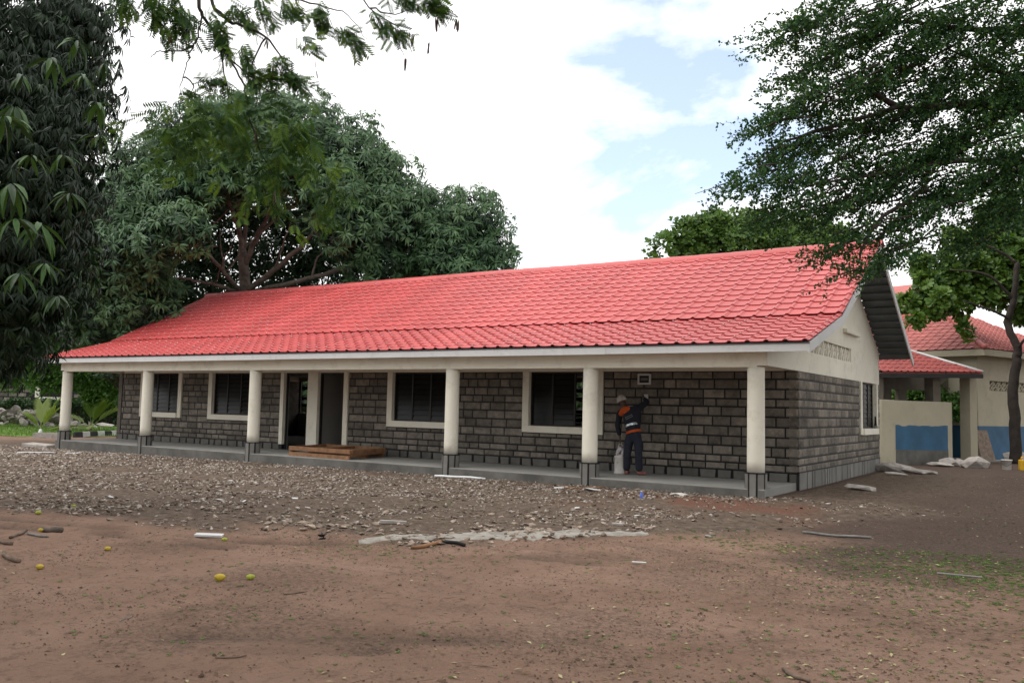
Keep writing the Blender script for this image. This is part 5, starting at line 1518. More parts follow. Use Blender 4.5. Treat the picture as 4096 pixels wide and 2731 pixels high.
palm((-39.383, 10.231, -0.150), 7, 1.9, 'larger young palm with spreading fronds on the lawn behind the kerb', 2, ((.5, 1.2, .75), (.9, 1.15, 1.25), (1.6, 1.1, 1.35), (2.7, 1.15, 1.3), (3.5, 1.0, .55), (4.4, .8, .15), (5.6, .9, .2), (.2, 1.0, 1.05)))

hp = empty('stone_heap', (-47.230, 10.330, -0.150), label='heap of broken pale building stones behind the lawn on the left', cat='stone heap')
hr = random.Random(6)
for k in range(150):
    u_ = hr.uniform(-1, 1); v_ = hr.uniform(-1, 1)
    hh_ = max(0, 1 - u_ * u_) * max(0, 1 - v_ * v_)
    s = hr.uniform(.12, .34)
    link('heap_stone', PALES[k % 6], hp, (u_ * 4.3 * .84 - v_ * .6, u_ * 4.3 * .55 + v_ * 1.0, hh_ * 1.05 * hr.uniform(.55, 1.0) - .02), (hr.uniform(-1, 1), hr.uniform(-1, 1), hr.uniform(0, 6)), (s * 1.3, s, s * .8))
x_, y_, _ = (-44.475, 14.267, -0.150)
for k, (dx, dy, s) in enumerate(((0, 0, .5), (1.2, .6, .35), (2.2, 1.5, .45))):
    link('loose_block', PALES[k], None, (x_ + dx, y_ + dy, -.05), (.1, .1, k), (s * 1.6, s, s * .4), label=('first', 'second', 'third')[k] + ' low pale block in the row behind the larger palm', cat='stone')

fb = empty('far_block_building', (0, 0, 0), label='dark block building behind the hedge at the left edge', cat='building')
FO = Vector((-58.420, 11.065, -0.266)); FE = Vector((-47.149, 18.402, 0.168)); FO.z = FE.z = -.2
fu = (FE - FO).normalized(); fn = Vector((-fu.y, fu.x, 0)); FL = (FE - FO).length
def fbx(name, a0, a1, d0, d1, z0, z1, mat, parent=None):
    q = lambda a, d, z: FO + fu * a + fn * d + Vector((0, 0, z))
    b = MB(); b.hexa([q(a0, d0, z0), q(a1, d0, z0), q(a1, d1, z0), q(a0, d1, z0), q(a0, d0, z1), q(a1, d0, z1), q(a1, d1, z1), q(a0, d1, z1)])
    return b.build(name, mat, parent or fb)
w0_, w1_ = FL * .475, FL * .66
fw = fbx('wall', 0, w0_, 0, .2, 0, 4.4, M['mortar']); fbx('wall', w1_, FL, 0, .2, 0, 4.4, M['mortar']); fbx('wall', w0_, w1_, 0, .2, 0, 1.8, M['mortar']); fbx('wall', w0_, w1_, 0, .2, 3.9, 4.4, M['mortar'])
fbx('side_wall', 0, .2, .2, 7, 0, 4.4, M['mortar']); fbx('side_wall', FL - .2, FL, .2, 7, 0, 4.4, M['mortar'])
wn_ = fbx('window', w0_, w0_ + .28, -.06, .15, 1.75, 3.9, M['cream']); fbx('sill', w0_ + .28, w1_, -.06, .15, 1.6, 1.8, M['cream'], wn_)
fbx('pane', w0_ + .28, w1_, .1, .12, 1.8, 3.9, M['glass'], wn_)
for k in range(14):
    for z_i in range(9):
        a0 = k * .62 + (z_i % 2) * .3
        if a0 + .55 > w0_ - .02: continue
        fbx('block', a0, a0 + .52, -.03, .0, 1.5 + z_i * .3, 1.5 + z_i * .3 + .22, M['block'], fw)
for k in range(10):
    for z_i in range(6):
        a0 = w1_ + .1 + k * .62 + (z_i % 2) * .3
        if a0 + .55 > FL: continue
        fbx('block', a0, a0 + .52, -.03, .0, 1.2 + z_i * .3, 1.2 + z_i * .3 + .22, M['block'], fw)
q = lambda a, d, z: FO + fu * a + fn * d + Vector((0, 0, z))
MB().add([q(-.6, -.8, 4.3), q(FL + .6, -.8, 4.3), q(FL + .6, 3.6, 6.2), q(-.6, 3.6, 6.2), q(FL + .6, 8, 4.3), q(-.6, 8, 4.3)], [(0, 1, 2, 3), (3, 2, 4, 5)]).build('roof', M['tile_old'], fb)

# ------------------------------------------------------------------ trees
MANGO_LEAF = (np.array([(0, 0, 0), (.22, .07, .02), (.5, .092, -.02), (.78, .055, -.14), (1, 0, -.30), (.78, -.055, -.14), (.5, -.092, -.02), (.22, -.07, .02), (.25, 0, -.02), (.5, 0, -.06), (.78, 0, -.17)]),
              np.array([(0, 8, 1), (1, 8, 9), (1, 9, 2), (2, 9, 10), (2, 10, 3), (3, 10, 4), (0, 7, 8), (7, 9, 8), (7, 6, 9), (6, 10, 9), (6, 5, 10), (5, 4, 10)]))
LANCE = (np.array([(0, 0, 0), (.42, .13, .03), (.48, 0, -.03), (.42, -.13, .03), (1, 0, -.28)]), np.array([(0, 2, 1), (1, 2, 4), (0, 3, 2), (3, 4, 2)]))
OBOV = (np.array([(0, 0, 0), (.6, .27, .05), (.9, .2, .0), (1, 0, -.04), (.9, -.2, 0), (.6, -.27, .05), (.55, 0, -.03)]), np.array([(0, 6, 1), (1, 6, 2), (2, 6, 3), (3, 6, 4), (4, 6, 5), (5, 6, 0)]))
OVAL = (np.array([(0, 0, 0), (.5, .33, .05), (1, 0, 0), (.5, -.33, .05)]), np.array([(0, 3, 2), (0, 2, 1)]))

def rand_dirs(n, rng, up=0.0):
    d = rng.normal(size=(n, 3)); d[:, 2] += up
    return unit(d)

def rosettes(C, A, nl, L, tmpl, mat, rng, name, droop=0.45, spread=(0.9, 1.75), tone=None):
    """whorls of leaves: centres C, axes A"""
    m = len(C)
    A = unit(A)
    h = np.where(np.abs(A[:, 2:3]) < 0.9, np.array([[0, 0, 1.0]]), np.array([[1.0, 0, 0]]))
    U_ = unit(np.cross(A, h)); W_ = np.cross(A, U_)
    az = (np.arange(nl)[None] * 2.4 + rng.uniform(0, 6.28, (m, 1)) + rng.normal(0, .25, (m, nl)))
    th = rng.uniform(*spread, (m, nl))
    d = (A[:, None] * np.cos(th)[..., None] + (U_[:, None] * np.cos(az)[..., None] + W_[:, None] * np.sin(az)[..., None]) * np.sin(th)[..., None])
    d[..., 2] -= droop * rng.uniform(.5, 1.4, (m, nl))
    d = unit(d)
    nrm = A[:, None] + 0.5 * np.array([0, 0, 1.0]) + rng.normal(0, .25, (m, nl, 3))
    P_ = C[:, None] + d * 0.03
    s = L * rng.uniform(.7, 1.2, (m, nl))
    tone = rng.random(m) if tone is None else tone
    rn = np.clip(tone[:, None] * .75 + rng.uniform(0, .25, (m, nl)), 0, 1)
    return scatter_mesh(name, tmpl, P_.reshape(-1, 3), d.reshape(-1, 3), nrm.reshape(-1, 3), s.ravel(), mat, rn.ravel())

def lobes_surface(lobes, per_m2, rng, up=0.35, toward=None, shell=(.75, 1.05)):
    """points on uneven lobe surfaces with outward axes"""
    Cs, As = [], []
    for c_, r in lobes:
        n_ = int(per_m2 * 4 * math.pi * r * r)
        d = rand_dirs(n_, rng, up)
        if toward is not None:
            k = d @ np.asarray(toward) > -0.35
            d = d[k]
        ph = c_[0] * 1.7 + c_[1] * 2.3
        lump = 1 + .16 * np.sin(d[:, 0] * 5 + ph) * np.sin(d[:, 1] * 6 + ph * 1.3) + .10 * np.sin(d[:, 2] * 9 + ph)
        rad = r * lump * rng.uniform(*shell, len(d))
        Cs.append(np.asarray(c_)[None] + d * rad[:, None])
        As.append(d + np.array([0, 0, .25]))
    return np.concatenate(Cs), np.concatenate(As)

def spline(pts_, n_=5, jit=0.0, seed=0):
    r = random.Random(seed); pts_ = [Vector(p) for p in pts_]; out = []
    for i in range(len(pts_) - 1):
        p0, p1, p2, p3 = pts_[max(i - 1, 0)], pts_[i], pts_[i + 1], pts_[min(i + 2, len(pts_) - 1)]
        for k in range(n_):
            t = k / n_
            q = 0.5 * ((2 * p1) + (p2 - p0) * t + (2 * p0 - 5 * p1 + 4 * p2 - p3) * t * t + (3 * p1 - p0 - 3 * p2 + p3) * t ** 3)
            out.append(q + Vector((r.uniform(-jit, jit), r.uniform(-jit, jit), r.uniform(-jit, jit))))
    out.append(pts_[-1])
    return out
def limb(parent, pts_, r0, r1, mat, name='limb', n_=5, jit=0.03, seg=7, seed=0):
    p = spline(pts_, n_, jit, seed)
    o = MB().tube(p, [r0 + (r1 - r0) * i / (len(p) - 1) for i in range(len(p))], seg).build(name, mat, parent, smooth=True)
    return o
def tree(name, base, label, cat='tree'):
    o = empty(name, tuple(base), label=label, cat=cat)
    return o
def put(name, me, t):
    """a part whose mesh is in world coordinates, under a tree placed at its base"""
    o = link(name, me, t); o.location = -Vector(t.location)
    return o
def wlimb(t, pts_, r0, r1, mat, **kw):
    o = limb(t, pts_, r0, r1, mat, **kw); o.location = -Vector(t.location); return o
rg = np.random.default_rng(21)
TOCAM = unit(np.array([0.55, -0.83, 0.0]))

# --- great mango behind the building
base = Vector((-24.376, 8.089, 0.711)); base.z = -.1
t1 = tree('mango_tree', base, 'huge domed mango tree rising behind the left half of the red roof')
F1 = [((-22.325, 7.675, 13.617), .9), ((-24.081, 6.540, 13.462), .8), ((-18.610, 9.703, 11.431), .7), ((-24.765, 5.650, 11.714), 2.1), ((-23.891, 7.350, 12.500), 2.0), ((-21.453, 7.793, 11.981), 2.1), ((-19.967, 8.834, 11.216), 2.1), ((-18.527, 9.281, 10.053), 1.9), ((-17.853, 9.242, 8.726), 1.7), ((-26.059, 4.870, 10.964), 1.8), ((-27.059, 4.307, 9.953), 1.8),
      ((-26.624, 3.523, 8.492), 1.7), ((-27.533, 3.056, 7.076), 1.8), ((-25.607, 3.159, 6.609), 1.5), ((-25.660, 3.839, 5.321), 1.5), ((-27.425, 3.282, 5.340), 1.6), ((-22.580, 3.228, 7.887), 1.0), ((-23.541, 2.645, 7.377), 1.0), ((-24.956, 2.335, 7.193), .9), ((-19.006, 7.190, 9.826), 1.4), ((-18.468, 7.662, 8.489), 1.3), ((-18.319, 9.048, 7.496), 1.3),
      ((-16.861, 11.067, 8.973), 1.5), ((-15.658, 11.852, 9.005), 1.5), ((-15.233, 12.233, 7.854), 1.4), ((-15.976, 10.560, 7.732), 1.1), ((-17.752, 10.439, 9.486), 1.2), ((-14.673, 12.095, 6.804), 1.0), ((-15.118, 10.621, 6.631), .95), ((-17.816, 11.181, 7.425), 1.0), ((-24.127, 3.882, 9.352), 1.2), ((-21.653, 5.983, 10.657), 1.3), ((-22.813, 5.257, 10.284), 1.2), ((-29.247, 3.216, 6.138), 1.6), ((-29.858, 3.838, 8.111), 1.7)]
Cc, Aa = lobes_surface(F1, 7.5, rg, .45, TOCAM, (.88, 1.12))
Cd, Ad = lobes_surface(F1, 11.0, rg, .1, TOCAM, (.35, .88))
tn = np.concatenate([rg.uniform(.4, 1.0, len(Cc)), rg.uniform(0, .15, len(Cd))])  # bright outer, dark inner leaves: crown light and shade put into leaf tone
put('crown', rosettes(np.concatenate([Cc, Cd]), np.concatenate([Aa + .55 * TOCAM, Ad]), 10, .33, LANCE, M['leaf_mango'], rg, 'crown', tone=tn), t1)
F2 = [((-27.976, 8.375, 11.348), 2.6), ((-27.101, 10.139, 11.433), 2.6), ((-25.231, 11.413, 10.871), 2.6), ((-23.180, 11.698, 9.289), 2.2), ((-28.869, 8.024, 8.740), 2.3), ((-27.859, 9.937, 8.153), 2.2), ((-25.799, 11.261, 8.411), 2.2), ((-21.887, 12.719, 7.336), 2.0), ((-20.049, 13.917, 7.385), 1.7), ((-29.360, 6.697, 6.588), 2.0), ((-28.755, 8.312, 6.358), 1.8), ((-31.024, 5.752, 4.993), 2.0), ((-17.193, 13.412, 7.139), 1.5), ((-24.632, 12.150, 7.016), 1.8)]
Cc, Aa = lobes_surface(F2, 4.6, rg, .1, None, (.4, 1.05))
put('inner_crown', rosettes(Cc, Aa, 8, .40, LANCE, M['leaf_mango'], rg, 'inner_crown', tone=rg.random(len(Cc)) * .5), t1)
tb = (-24.251, 7.669, 6.310)
wlimb(t1, [tuple(base), (-24.308, 7.859, 3.775), (-24.306, 7.604, 6.625), (-24.365, 7.443, 7.996)], .33, .18, M['bark'], name='trunk', seg=10)
LIMBS = [([(-24.365, 7.443, 7.996), (-24.302, 7.182, 8.694), (-24.344, 6.708, 9.671), (-24.339, 6.003, 10.885), (-24.912, 5.500, 12.308)], .22, .05), ([(-24.367, 7.451, 7.891), (-24.190, 7.462, 9.057), (-24.379, 7.207, 10.530), (-24.253, 7.138, 12.223), (-24.306, 6.961, 13.805)], .16, .04),
         ([(-24.321, 7.547, 7.153), (-23.499, 7.380, 8.339), (-22.715, 7.435, 9.435), (-22.104, 7.497, 10.534), (-21.631, 7.640, 12.396)], .20, .05), ([(-24.251, 7.669, 6.310), (-22.440, 7.591, 7.032), (-21.183, 7.737, 7.892), (-20.202, 7.706, 8.719), (-19.839, 7.835, 9.927)], .22, .07),
         ([(-24.121, 7.763, 6.208), (-20.416, 7.754, 6.616), (-18.894, 8.702, 7.156), (-17.456, 9.595, 7.694), (-16.403, 10.808, 8.526)], .19, .05), ([(-24.475, 7.532, 6.199), (-24.170, 6.472, 6.884), (-24.338, 5.698, 7.605), (-24.208, 5.170, 7.763), (-24.832, 4.741, 7.996)], .17, .05),
         ([(-24.564, 7.474, 6.196), (-24.526, 6.286, 6.360), (-24.532, 5.080, 6.406), (-24.682, 4.381, 6.421)], .14, .05), ([(-20.202, 7.706, 8.719), (-20.047, 7.860, 8.124), (-19.115, 8.433, 8.548), (-18.599, 9.304, 9.278)], .10, .03), ([(-22.715, 7.435, 9.435), (-21.951, 7.679, 9.614), (-21.163, 8.147, 10.148)], .09, .03),
         ([(-23.499, 7.380, 8.339), (-22.483, 7.388, 8.983), (-21.690, 7.840, 9.723), (-21.136, 8.400, 10.200)], .09, .03), ([(-20.523, 7.759, 8.454), (-20.165, 7.911, 9.367), (-19.944, 8.183, 10.633)], .10, .03), ([(-17.456, 9.595, 7.694), (-16.624, 10.446, 8.277), (-15.943, 11.190, 8.966)], .06, .02), ([(-24.239, 6.094, 7.921), (-24.335, 5.091, 7.710), (-24.215, 3.963, 7.808)], .06, .02)]
for i, (p, a, c_) in enumerate(LIMBS): wlimb(t1, p, a * .62, c_ * .6, M['bark'], seed=i, jit=.05)

rlm = random.Random(31)
for i in range(26):
    p = LIMBS[rlm.randrange(len(LIMBS))][0]
    k = rlm.randrange(1, len(p)); a = Vector(p[k])
    d = Vector((rlm.uniform(-1, 1), rlm.uniform(-.6, .6), rlm.uniform(.5, 1.4))).normalized(); l = rlm.uniform(1.2, 3.2)
    wlimb(t1, [tuple(a), tuple(a + d * l * .5 + Vector((rlm.uniform(-.3, .3), 0, .1))), tuple(a + d * l)], rlm.uniform(.035, .06), .012, M['bark'], name='branch', seed=200 + i, seg=5)

# --- near mango at the left, hanging leaves
base = Vector((-8.667, -13.981, 0.619)); base.z = 0
t2 = tree('mango_tree', base, 'dark near mango tree with long hanging leaves along the left edge')
F3 = []
for (x, y, d, r) in [(-8.421, -10.747, 7.119, 1.06), (-8.502, -9.948, 7.376, 0.99), (-8.678, -9.236, 7.763, 0.85), (-8.535, -9.110, 7.407, 0.64), (-7.787, -10.253, 6.228, 0.92), (-8.003, -9.544, 6.499, 0.85), (-8.275, -9.207, 6.514, 0.54), (-7.172, -10.636, 5.233, 0.92), (-7.425, -9.941, 5.395, 0.85), (-7.792, -9.502, 5.567, 0.51), (-7.139, -10.543, 4.438, 0.85), (-7.442, -9.882, 4.616, 0.71), (-7.836, -9.470, 4.889, 0.43), (-7.258, -10.555, 3.700, 0.78), (-7.567, -9.900, 3.899, 0.71), (-7.169, -10.442, 3.090, 0.71), (-7.580, -9.856, 3.315, 0.6), (-8.194, -9.282, 4.057, 0.5), (-8.086, -10.122, 2.588, 0.64), (-8.667, -10.797, 5.880, 1.42), (-8.812, -10.746, 4.255, 1.42), (-8.735, -10.568, 2.830, 1.14), (-8.463, -9.108, 7.913, 0.6), (-8.628, -9.459, 2.870, 0.5)]: F3.append(((x, y, d), r))
Cc, Aa = lobes_surface(F3, 34, rg, 0.0, None, (.3, 1.25))
put('crown', rosettes(Cc, Aa, 8, .175, MANGO_LEAF, M['leaf_mango_near'], rg, 'crown', droop=1.5, tone=rg.random(len(Cc)) ** 1.6 * .6), t2)
crown2 = t2.children[0]
# the rest of its crown, outside the view
F3b = [((float(x), float(y), float(z)), r) for x, y, z, r in ((-5.5, -19.5, 6.5, 2.2), (-3.5, -18.0, 7.0, 2.0), (-6.5, -16.5, 7.0, 2.2), (-4.5, -15.5, 8.0, 2.0), (-7.0, -13.5, 7.5, 2.0), (-2.5, -20.5, 7.5, 2.0))]
Cc, Aa = lobes_surface(F3b, 4, rg, .3)
put('upper_crown', rosettes(Cc, Aa, 8, .26, LANCE, M['leaf_mango_near'], rg, 'upper_crown', droop=.9), t2)
tp_ = Vector((base.x, base.y, 3.0))
wlimb(t2, [tuple(base), tuple(base + Vector((0, .1, 1.5))), tuple(tp_ + Vector((.1, .1, 0.5)))], .38, .28, M['bark_dark'], name='trunk', seg=10)
for i, q in enumerate(((-5.5, -19.5, 6.5), (-6.5, -15.5, 7.2))):
    wlimb(t2, [tuple(tp_), tuple(Vector(q).lerp(tp_, .5) + Vector((-.3, .3, .5))), q], .07, .012, M['bark_dark'], seed=i + 40)
# single leaves of the whorls, their caught light put into a brighter leaf tone
leaf_me = scatter_mesh('leaf', MANGO_LEAF, np.zeros((1, 3)), np.array([[1., 0, 0]]), np.array([[0, 0, 1.]]), np.ones(1), M['leaf_mango_near'], np.array([.95]))
leaf_me2 = scatter_mesh('leaf', MANGO_LEAF, np.zeros((1, 3)), np.array([[1., 0, 0]]), np.array([[0, 0, 1.]]), np.ones(1), M['leaf_mango_near'], np.array([.6]))
rl_ = random.Random(77)
for wi, (q, s) in enumerate((((-1.922, -12.812, 4.724), .23), ((-2.117, -12.925, 4.567), .22), ((-0.967, -13.771, 3.683), .23), ((-0.830, -13.908, 3.538), .25), ((-0.395, -14.053, 2.987), .25), ((-0.439, -13.823, 2.775), .22), ((-0.373, -14.019, 2.764), .20), ((-2.539, -12.232, 4.455), .22), ((-2.229, -13.101, 4.373), .2), ((-2.844, -12.222, 4.789), .2),
                             ((-2.007, -12.748, 3.399), .2), ((-2.202, -12.821, 2.786), .2), ((-2.713, -12.084, 4.204), .2), ((-1.889, -13.169, 3.606), .2), ((-2.706, -12.413, 2.576), .2), ((-3.027, -11.888, 5.070), .2), ((-2.638, -12.486, 3.889), .2), ((-2.387, -12.933, 2.695), .22))):
    a0 = rl_.uniform(0, 6)
    for k in range(10):
        a = a0 + k * 2.4; el = -rl_.uniform(.15, 1.05)
        d = Vector((math.cos(a) * math.cos(el), math.sin(a) * math.cos(el), math.sin(el)))
        o = link('leaf', leaf_me if rl_.random() < .5 else leaf_me2, crown2)
        zv = Vector((0, 0, 1)) + Vector((rl_.uniform(-.3, .3), rl_.uniform(-.3, .3), 0))
        yv = zv.cross(d).normalized(); zv = d.cross(yv)
        l = s * rl_.uniform(.75, 1.15)
        p = Vector(q) + d * .02
        o.matrix_local = Matrix(((d.x * l, yv.x * l, zv.x * l, p.x), (d.y * l, yv.y * l, zv.y * l, p.y), (d.z * l, yv.z * l, zv.z * l, p.z), (0, 0, 0, 1)))

# --- feathery overhanging tree with seed pods
base = Vector((-1.0, -22.0, 0))
t3 = tree('feathery_tree', base, 'feathery leaved branches with brown pods hanging in from the top edge')
# template: one twice-feathered leaf
fv, ff = [], []
for i in range(7):
    t = .10 + .88 * i / 6
    for s in (-1, 1):
        bx, dx, dy = t * .9, .50, s * .86
        pl_ = .46 * (1 - .35 * abs(t - .5)); w = .055
        k0 = len(fv)
        fv += [(bx, 0, 0), (bx + dx * pl_ * .5 - dy * w, dy * pl_ * .5 + dx * w, -.06), (bx + dx * pl_, dy * pl_, -.14), (bx + dx * pl_ * .5 + dy * w, dy * pl_ * .5 - dx * w, -.06)]
        ff += [(k0, k0 + 1, k0 + 2), (k0, k0 + 2, k0 + 3)]
k0 = len(fv); fv += [(0, -.012, 0), (1, 0, -.05), (0, .012, 0)]; ff.append((k0, k0 + 1, k0 + 2))
FEATHER = (np.array(fv), np.array(ff))
def twig_leaves(paths, per_m, rng):
    P_, D_ = [], []
    for p in paths:
        p = [Vector(q) for q in p]
        for a, c_ in zip(p[:-1], p[1:]):
            n_ = max(1, int((c_ - a).length * per_m))
            for k in range(n_):
                P_.append(tuple(a.lerp(c_, rng.random()))); D_.append(tuple((c_ - a).normalized()))
    return np.array(P_), np.array(D_)
BR = [[(-2.593, -11.157, 6.776), (-2.371, -11.286, 5.825), (-2.337, -11.250, 5.669), (-2.246, -11.174, 5.487), (-2.113, -11.189, 5.291), (-1.948, -11.186, 5.125), (-1.765, -11.163, 4.860), (-1.647, -11.186, 4.649), (-1.630, -11.157, 4.448), (-1.508, -11.060, 4.251)],
      [(-2.337, -11.250, 5.669), (-2.307, -11.325, 5.390), (-2.353, -11.346, 5.285), (-2.303, -11.420, 5.141), (-2.351, -11.433, 4.934), (-2.300, -11.505, 4.769), (-2.310, -11.489, 4.515)],
      [(-2.353, -11.346, 5.285), (-2.507, -11.443, 5.242), (-2.671, -11.549, 5.229), (-2.716, -11.571, 5.145)], [(-2.454, -11.133, 6.187), (-2.334, -11.142, 5.821), (-2.122, -11.105, 5.622), (-1.868, -11.047, 5.492), (-1.640, -11.006, 5.364), (-1.515, -10.908, 5.187), (-1.295, -10.856, 4.872), (-1.213, -10.791, 4.748)],
      [(-2.351, -11.433, 4.934), (-2.267, -11.370, 4.846), (-2.217, -11.443, 4.683)], [(-2.113, -11.189, 5.291), (-1.985, -11.190, 4.892), (-1.936, -11.137, 4.663)], [(-1.630, -11.157, 4.448), (-1.553, -11.080, 4.149), (-1.453, -10.992, 3.901)], [(-1.948, -11.186, 5.125), (-1.699, -11.127, 4.938), (-1.455, -11.068, 4.729), (-1.267, -10.939, 4.659)],
      [(-1.992, -10.626, 6.575), (-1.671, -10.599, 5.940), (-1.467, -10.564, 5.712), (-1.268, -10.425, 5.611)], [(-1.671, -10.599, 5.940), (-1.402, -10.416, 5.867), (-1.131, -10.348, 5.747), (-0.891, -10.284, 5.445)], [(-1.419, -10.240, 6.453), (-1.064, -10.080, 5.923), (-0.819, -10.022, 5.721), (-0.643, -9.892, 5.565)],
      [(-1.064, -10.080, 5.923), (-0.838, -9.925, 5.847), (-0.676, -9.829, 5.960)], [(-0.908, -9.792, 6.519), (-0.623, -9.684, 6.064), (-0.441, -9.556, 5.959), (-0.328, -9.475, 5.880)], [(-0.819, -10.022, 5.721), (-0.757, -9.962, 5.508), (-0.704, -9.914, 5.362)], [(-3.061, -11.534, 6.225), (-3.113, -11.655, 5.854), (-3.047, -11.715, 5.676), (-2.984, -11.660, 5.520)], [(-2.882, -11.413, 6.176), (-2.714, -11.505, 5.764), (-2.676, -11.457, 5.502)],
      [(-1.640, -11.006, 5.364), (-1.754, -11.056, 5.078), (-1.641, -11.066, 4.685), (-1.580, -11.013, 4.535)], [(-2.246, -11.174, 5.487), (-2.167, -11.130, 5.568), (-2.011, -11.037, 5.677), (-1.832, -10.930, 5.787)]]
for i, p in enumerate(BR): wlimb(t3, p, .022 if i in (0, 3) else .010, .003, M['bark_dark'], name='branch', n_=4, jit=.012, seg=6, seed=60 + i)
Pb, Db = twig_leaves([[(-3.154, -11.696, 6.012), (-2.982, -11.670, 5.652)], [(-2.931, -11.550, 6.018), (-2.695, -11.481, 5.633)], [(-2.760, -11.530, 5.710), (-2.612, -11.406, 5.399)], [(-2.665, -11.372, 5.972), (-2.543, -11.373, 5.532)], [(-2.495, -11.358, 5.717), (-2.373, -11.368, 5.388)], [(-2.253, -11.195, 5.671), (-2.112, -11.193, 5.343)], [(-2.075, -11.088, 5.781), (-1.825, -11.020, 5.506)], [(-1.829, -10.938, 5.892), (-1.671, -10.922, 5.536)],
                      [(-1.654, -10.819, 5.845), (-1.503, -10.706, 5.691)], [(-1.488, -10.581, 5.738), (-1.290, -10.440, 5.610)], [(-1.131, -10.452, 5.570), (-0.915, -10.292, 5.365)], [(-0.997, -10.150, 5.851), (-0.822, -10.014, 5.614)], [(-0.821, -10.018, 5.667), (-0.688, -9.922, 5.564)], [(-0.697, -9.850, 6.041), (-0.426, -9.662, 5.913)], [(-0.924, -10.001, 6.062), (-0.675, -9.831, 5.987)], [(-0.514, -9.734, 6.073), (-0.404, -9.645, 5.886)],
                      [(-1.558, -10.935, 5.161), (-1.275, -10.839, 4.822)], [(-1.858, -11.139, 5.255), (-1.658, -11.093, 4.863)], [(-1.699, -11.129, 4.963), (-1.231, -10.815, 4.874)], [(-2.254, -11.370, 4.937), (-2.039, -11.225, 4.891)], [(-2.301, -11.503, 4.744), (-2.175, -11.414, 4.671)], [(-2.109, -11.201, 5.447), (-2.072, -11.153, 5.188)], [(-1.412, -10.742, 5.414), (-1.283, -10.651, 5.339)], [(-1.374, -10.516, 5.847), (-1.334, -10.473, 5.662)]], 95, rg)
Pm, Dm = [], []
MASS = [((-2.263, -11.572, 4.456), 0.2), ((-2.114, -11.480, 4.511), 0.22), ((-1.968, -11.378, 4.439), 0.22), ((-2.181, -11.508, 4.333), 0.14), ((-1.860, -11.318, 4.568), 0.16), ((-2.014, -11.394, 4.287), 0.12), ((-1.669, -11.196, 4.598), 0.16), ((-1.610, -11.140, 4.399), 0.14), ((-1.615, -11.125, 4.198), 0.13), ((-1.598, -11.096, 3.997), 0.13), ((-1.560, -11.053, 3.797), 0.12), ((-1.647, -11.101, 3.694), 0.08), ((-1.437, -11.045, 4.604), 0.18), ((-1.313, -10.953, 4.482), 0.2), ((-1.186, -10.872, 4.510), 0.2), ((-1.126, -10.820, 4.361), 0.12), ((-1.380, -10.981, 4.304), 0.12), ((-1.112, -10.783, 4.060), 0.12), ((-1.030, -10.717, 3.912), 0.12), ((-0.992, -10.676, 3.737), 0.1)]
for c_, r in MASS:
    for k in range(int(4.5 * r / .2) + 1):
        q0 = np.asarray(c_) + rg.normal(0, r * .75, 3); dd = unit(rg.normal(0, .6, 3) + np.array([0, 0, -.8])); L_ = rg.uniform(.15, .38); m_ = 7
        tt = np.linspace(0, 1, m_)[:, None]
        Pm.append(q0 + dd * tt * L_ + np.array([0, 0, -.12]) * tt ** 2)
        sid = unit(np.cross(dd, np.array([0.3, 0.2, 1.0]))); al = np.where(np.arange(m_) % 2, 1, -1)[:, None]
        Dm.append(dd * .7 + sid * al * .9 + np.array([0, 0, -.35]) + rg.normal(0, .25, (m_, 3)))
Pb = np.concatenate([Pb + rg.normal(0, .035, Pb.shape)] + Pm); Db = np.concatenate([Db + rg.normal(0, .8, Db.shape) + np.array([0, 0, -.5])] + Dm)
put('crown', scatter_mesh('crown', FEATHER, Pb, Db, rand_dirs(len(Pb), rg, 1.5), rg.uniform(.11, .19, len(Pb)), M['leaf_feather'], rg.random(len(Pb)) ** 1.3), t3)
F4 = [((x, y, z), r) for x, y, z, r in ((-1, -21, 9, 2.2), (1.5, -19, 9.5, 2.2), (-1.5, -17, 9.8, 2.0), (2, -15, 10, 2.0), (-3, -20, 8.5, 1.8))]
Cc, Aa = lobes_surface(F4, 8, rg, .3)
put('upper_crown', scatter_mesh('upper_crown', FEATHER, Cc, Aa, rand_dirs(len(Cc), rg, 1.5), rg.uniform(.18, .3, len(Cc)), M['leaf_feather']), t3)
wlimb(t3, [tuple(base), (-1, -21.9, 2.5), (-.8, -21.5, 5), (-.5, -20.5, 7.2)], .26, .14, M['bark_dark'], name='trunk', seg=9)
for i, q in enumerate((BR[0][0], BR[3][0], BR[8][0], BR[10][0], BR[12][0], BR[14][0], BR[15][0])):
    wlimb(t3, [(-.5, -20.5, 7.2), tuple(Vector(q).lerp(Vector((-.5, -20.5, 7.2)), .5) + Vector((0, 0, .8))), q], .07, .028, M['bark_dark'], name='limb', seed=80 + i)
POD = [(0, 0, 0), (.25, .055, .0), (.6, .065, .0), (.9, .05, 0), (1, 0, 0), (.9, -.05, 0), (.6, -.065, 0), (.25, -.055, 0)]
pv_ = np.array(POD + [(x, y, -.02) for x, y, z in POD]); pf_ = [(0, 1, 2), (0, 2, 3), (0, 3, 4), (0, 4, 5), (0, 5, 6), (0, 6, 7)]
pod_me = scatter_mesh('seed_pod', (pv_, np.array(pf_ + [(a + 8, c + 8, b_ + 8) for a, b_, c in pf_])), np.zeros((1, 3)), np.array([[1., 0, 0]]), np.array([[0, 0, 1.]]), np.ones(1), M['pod'])
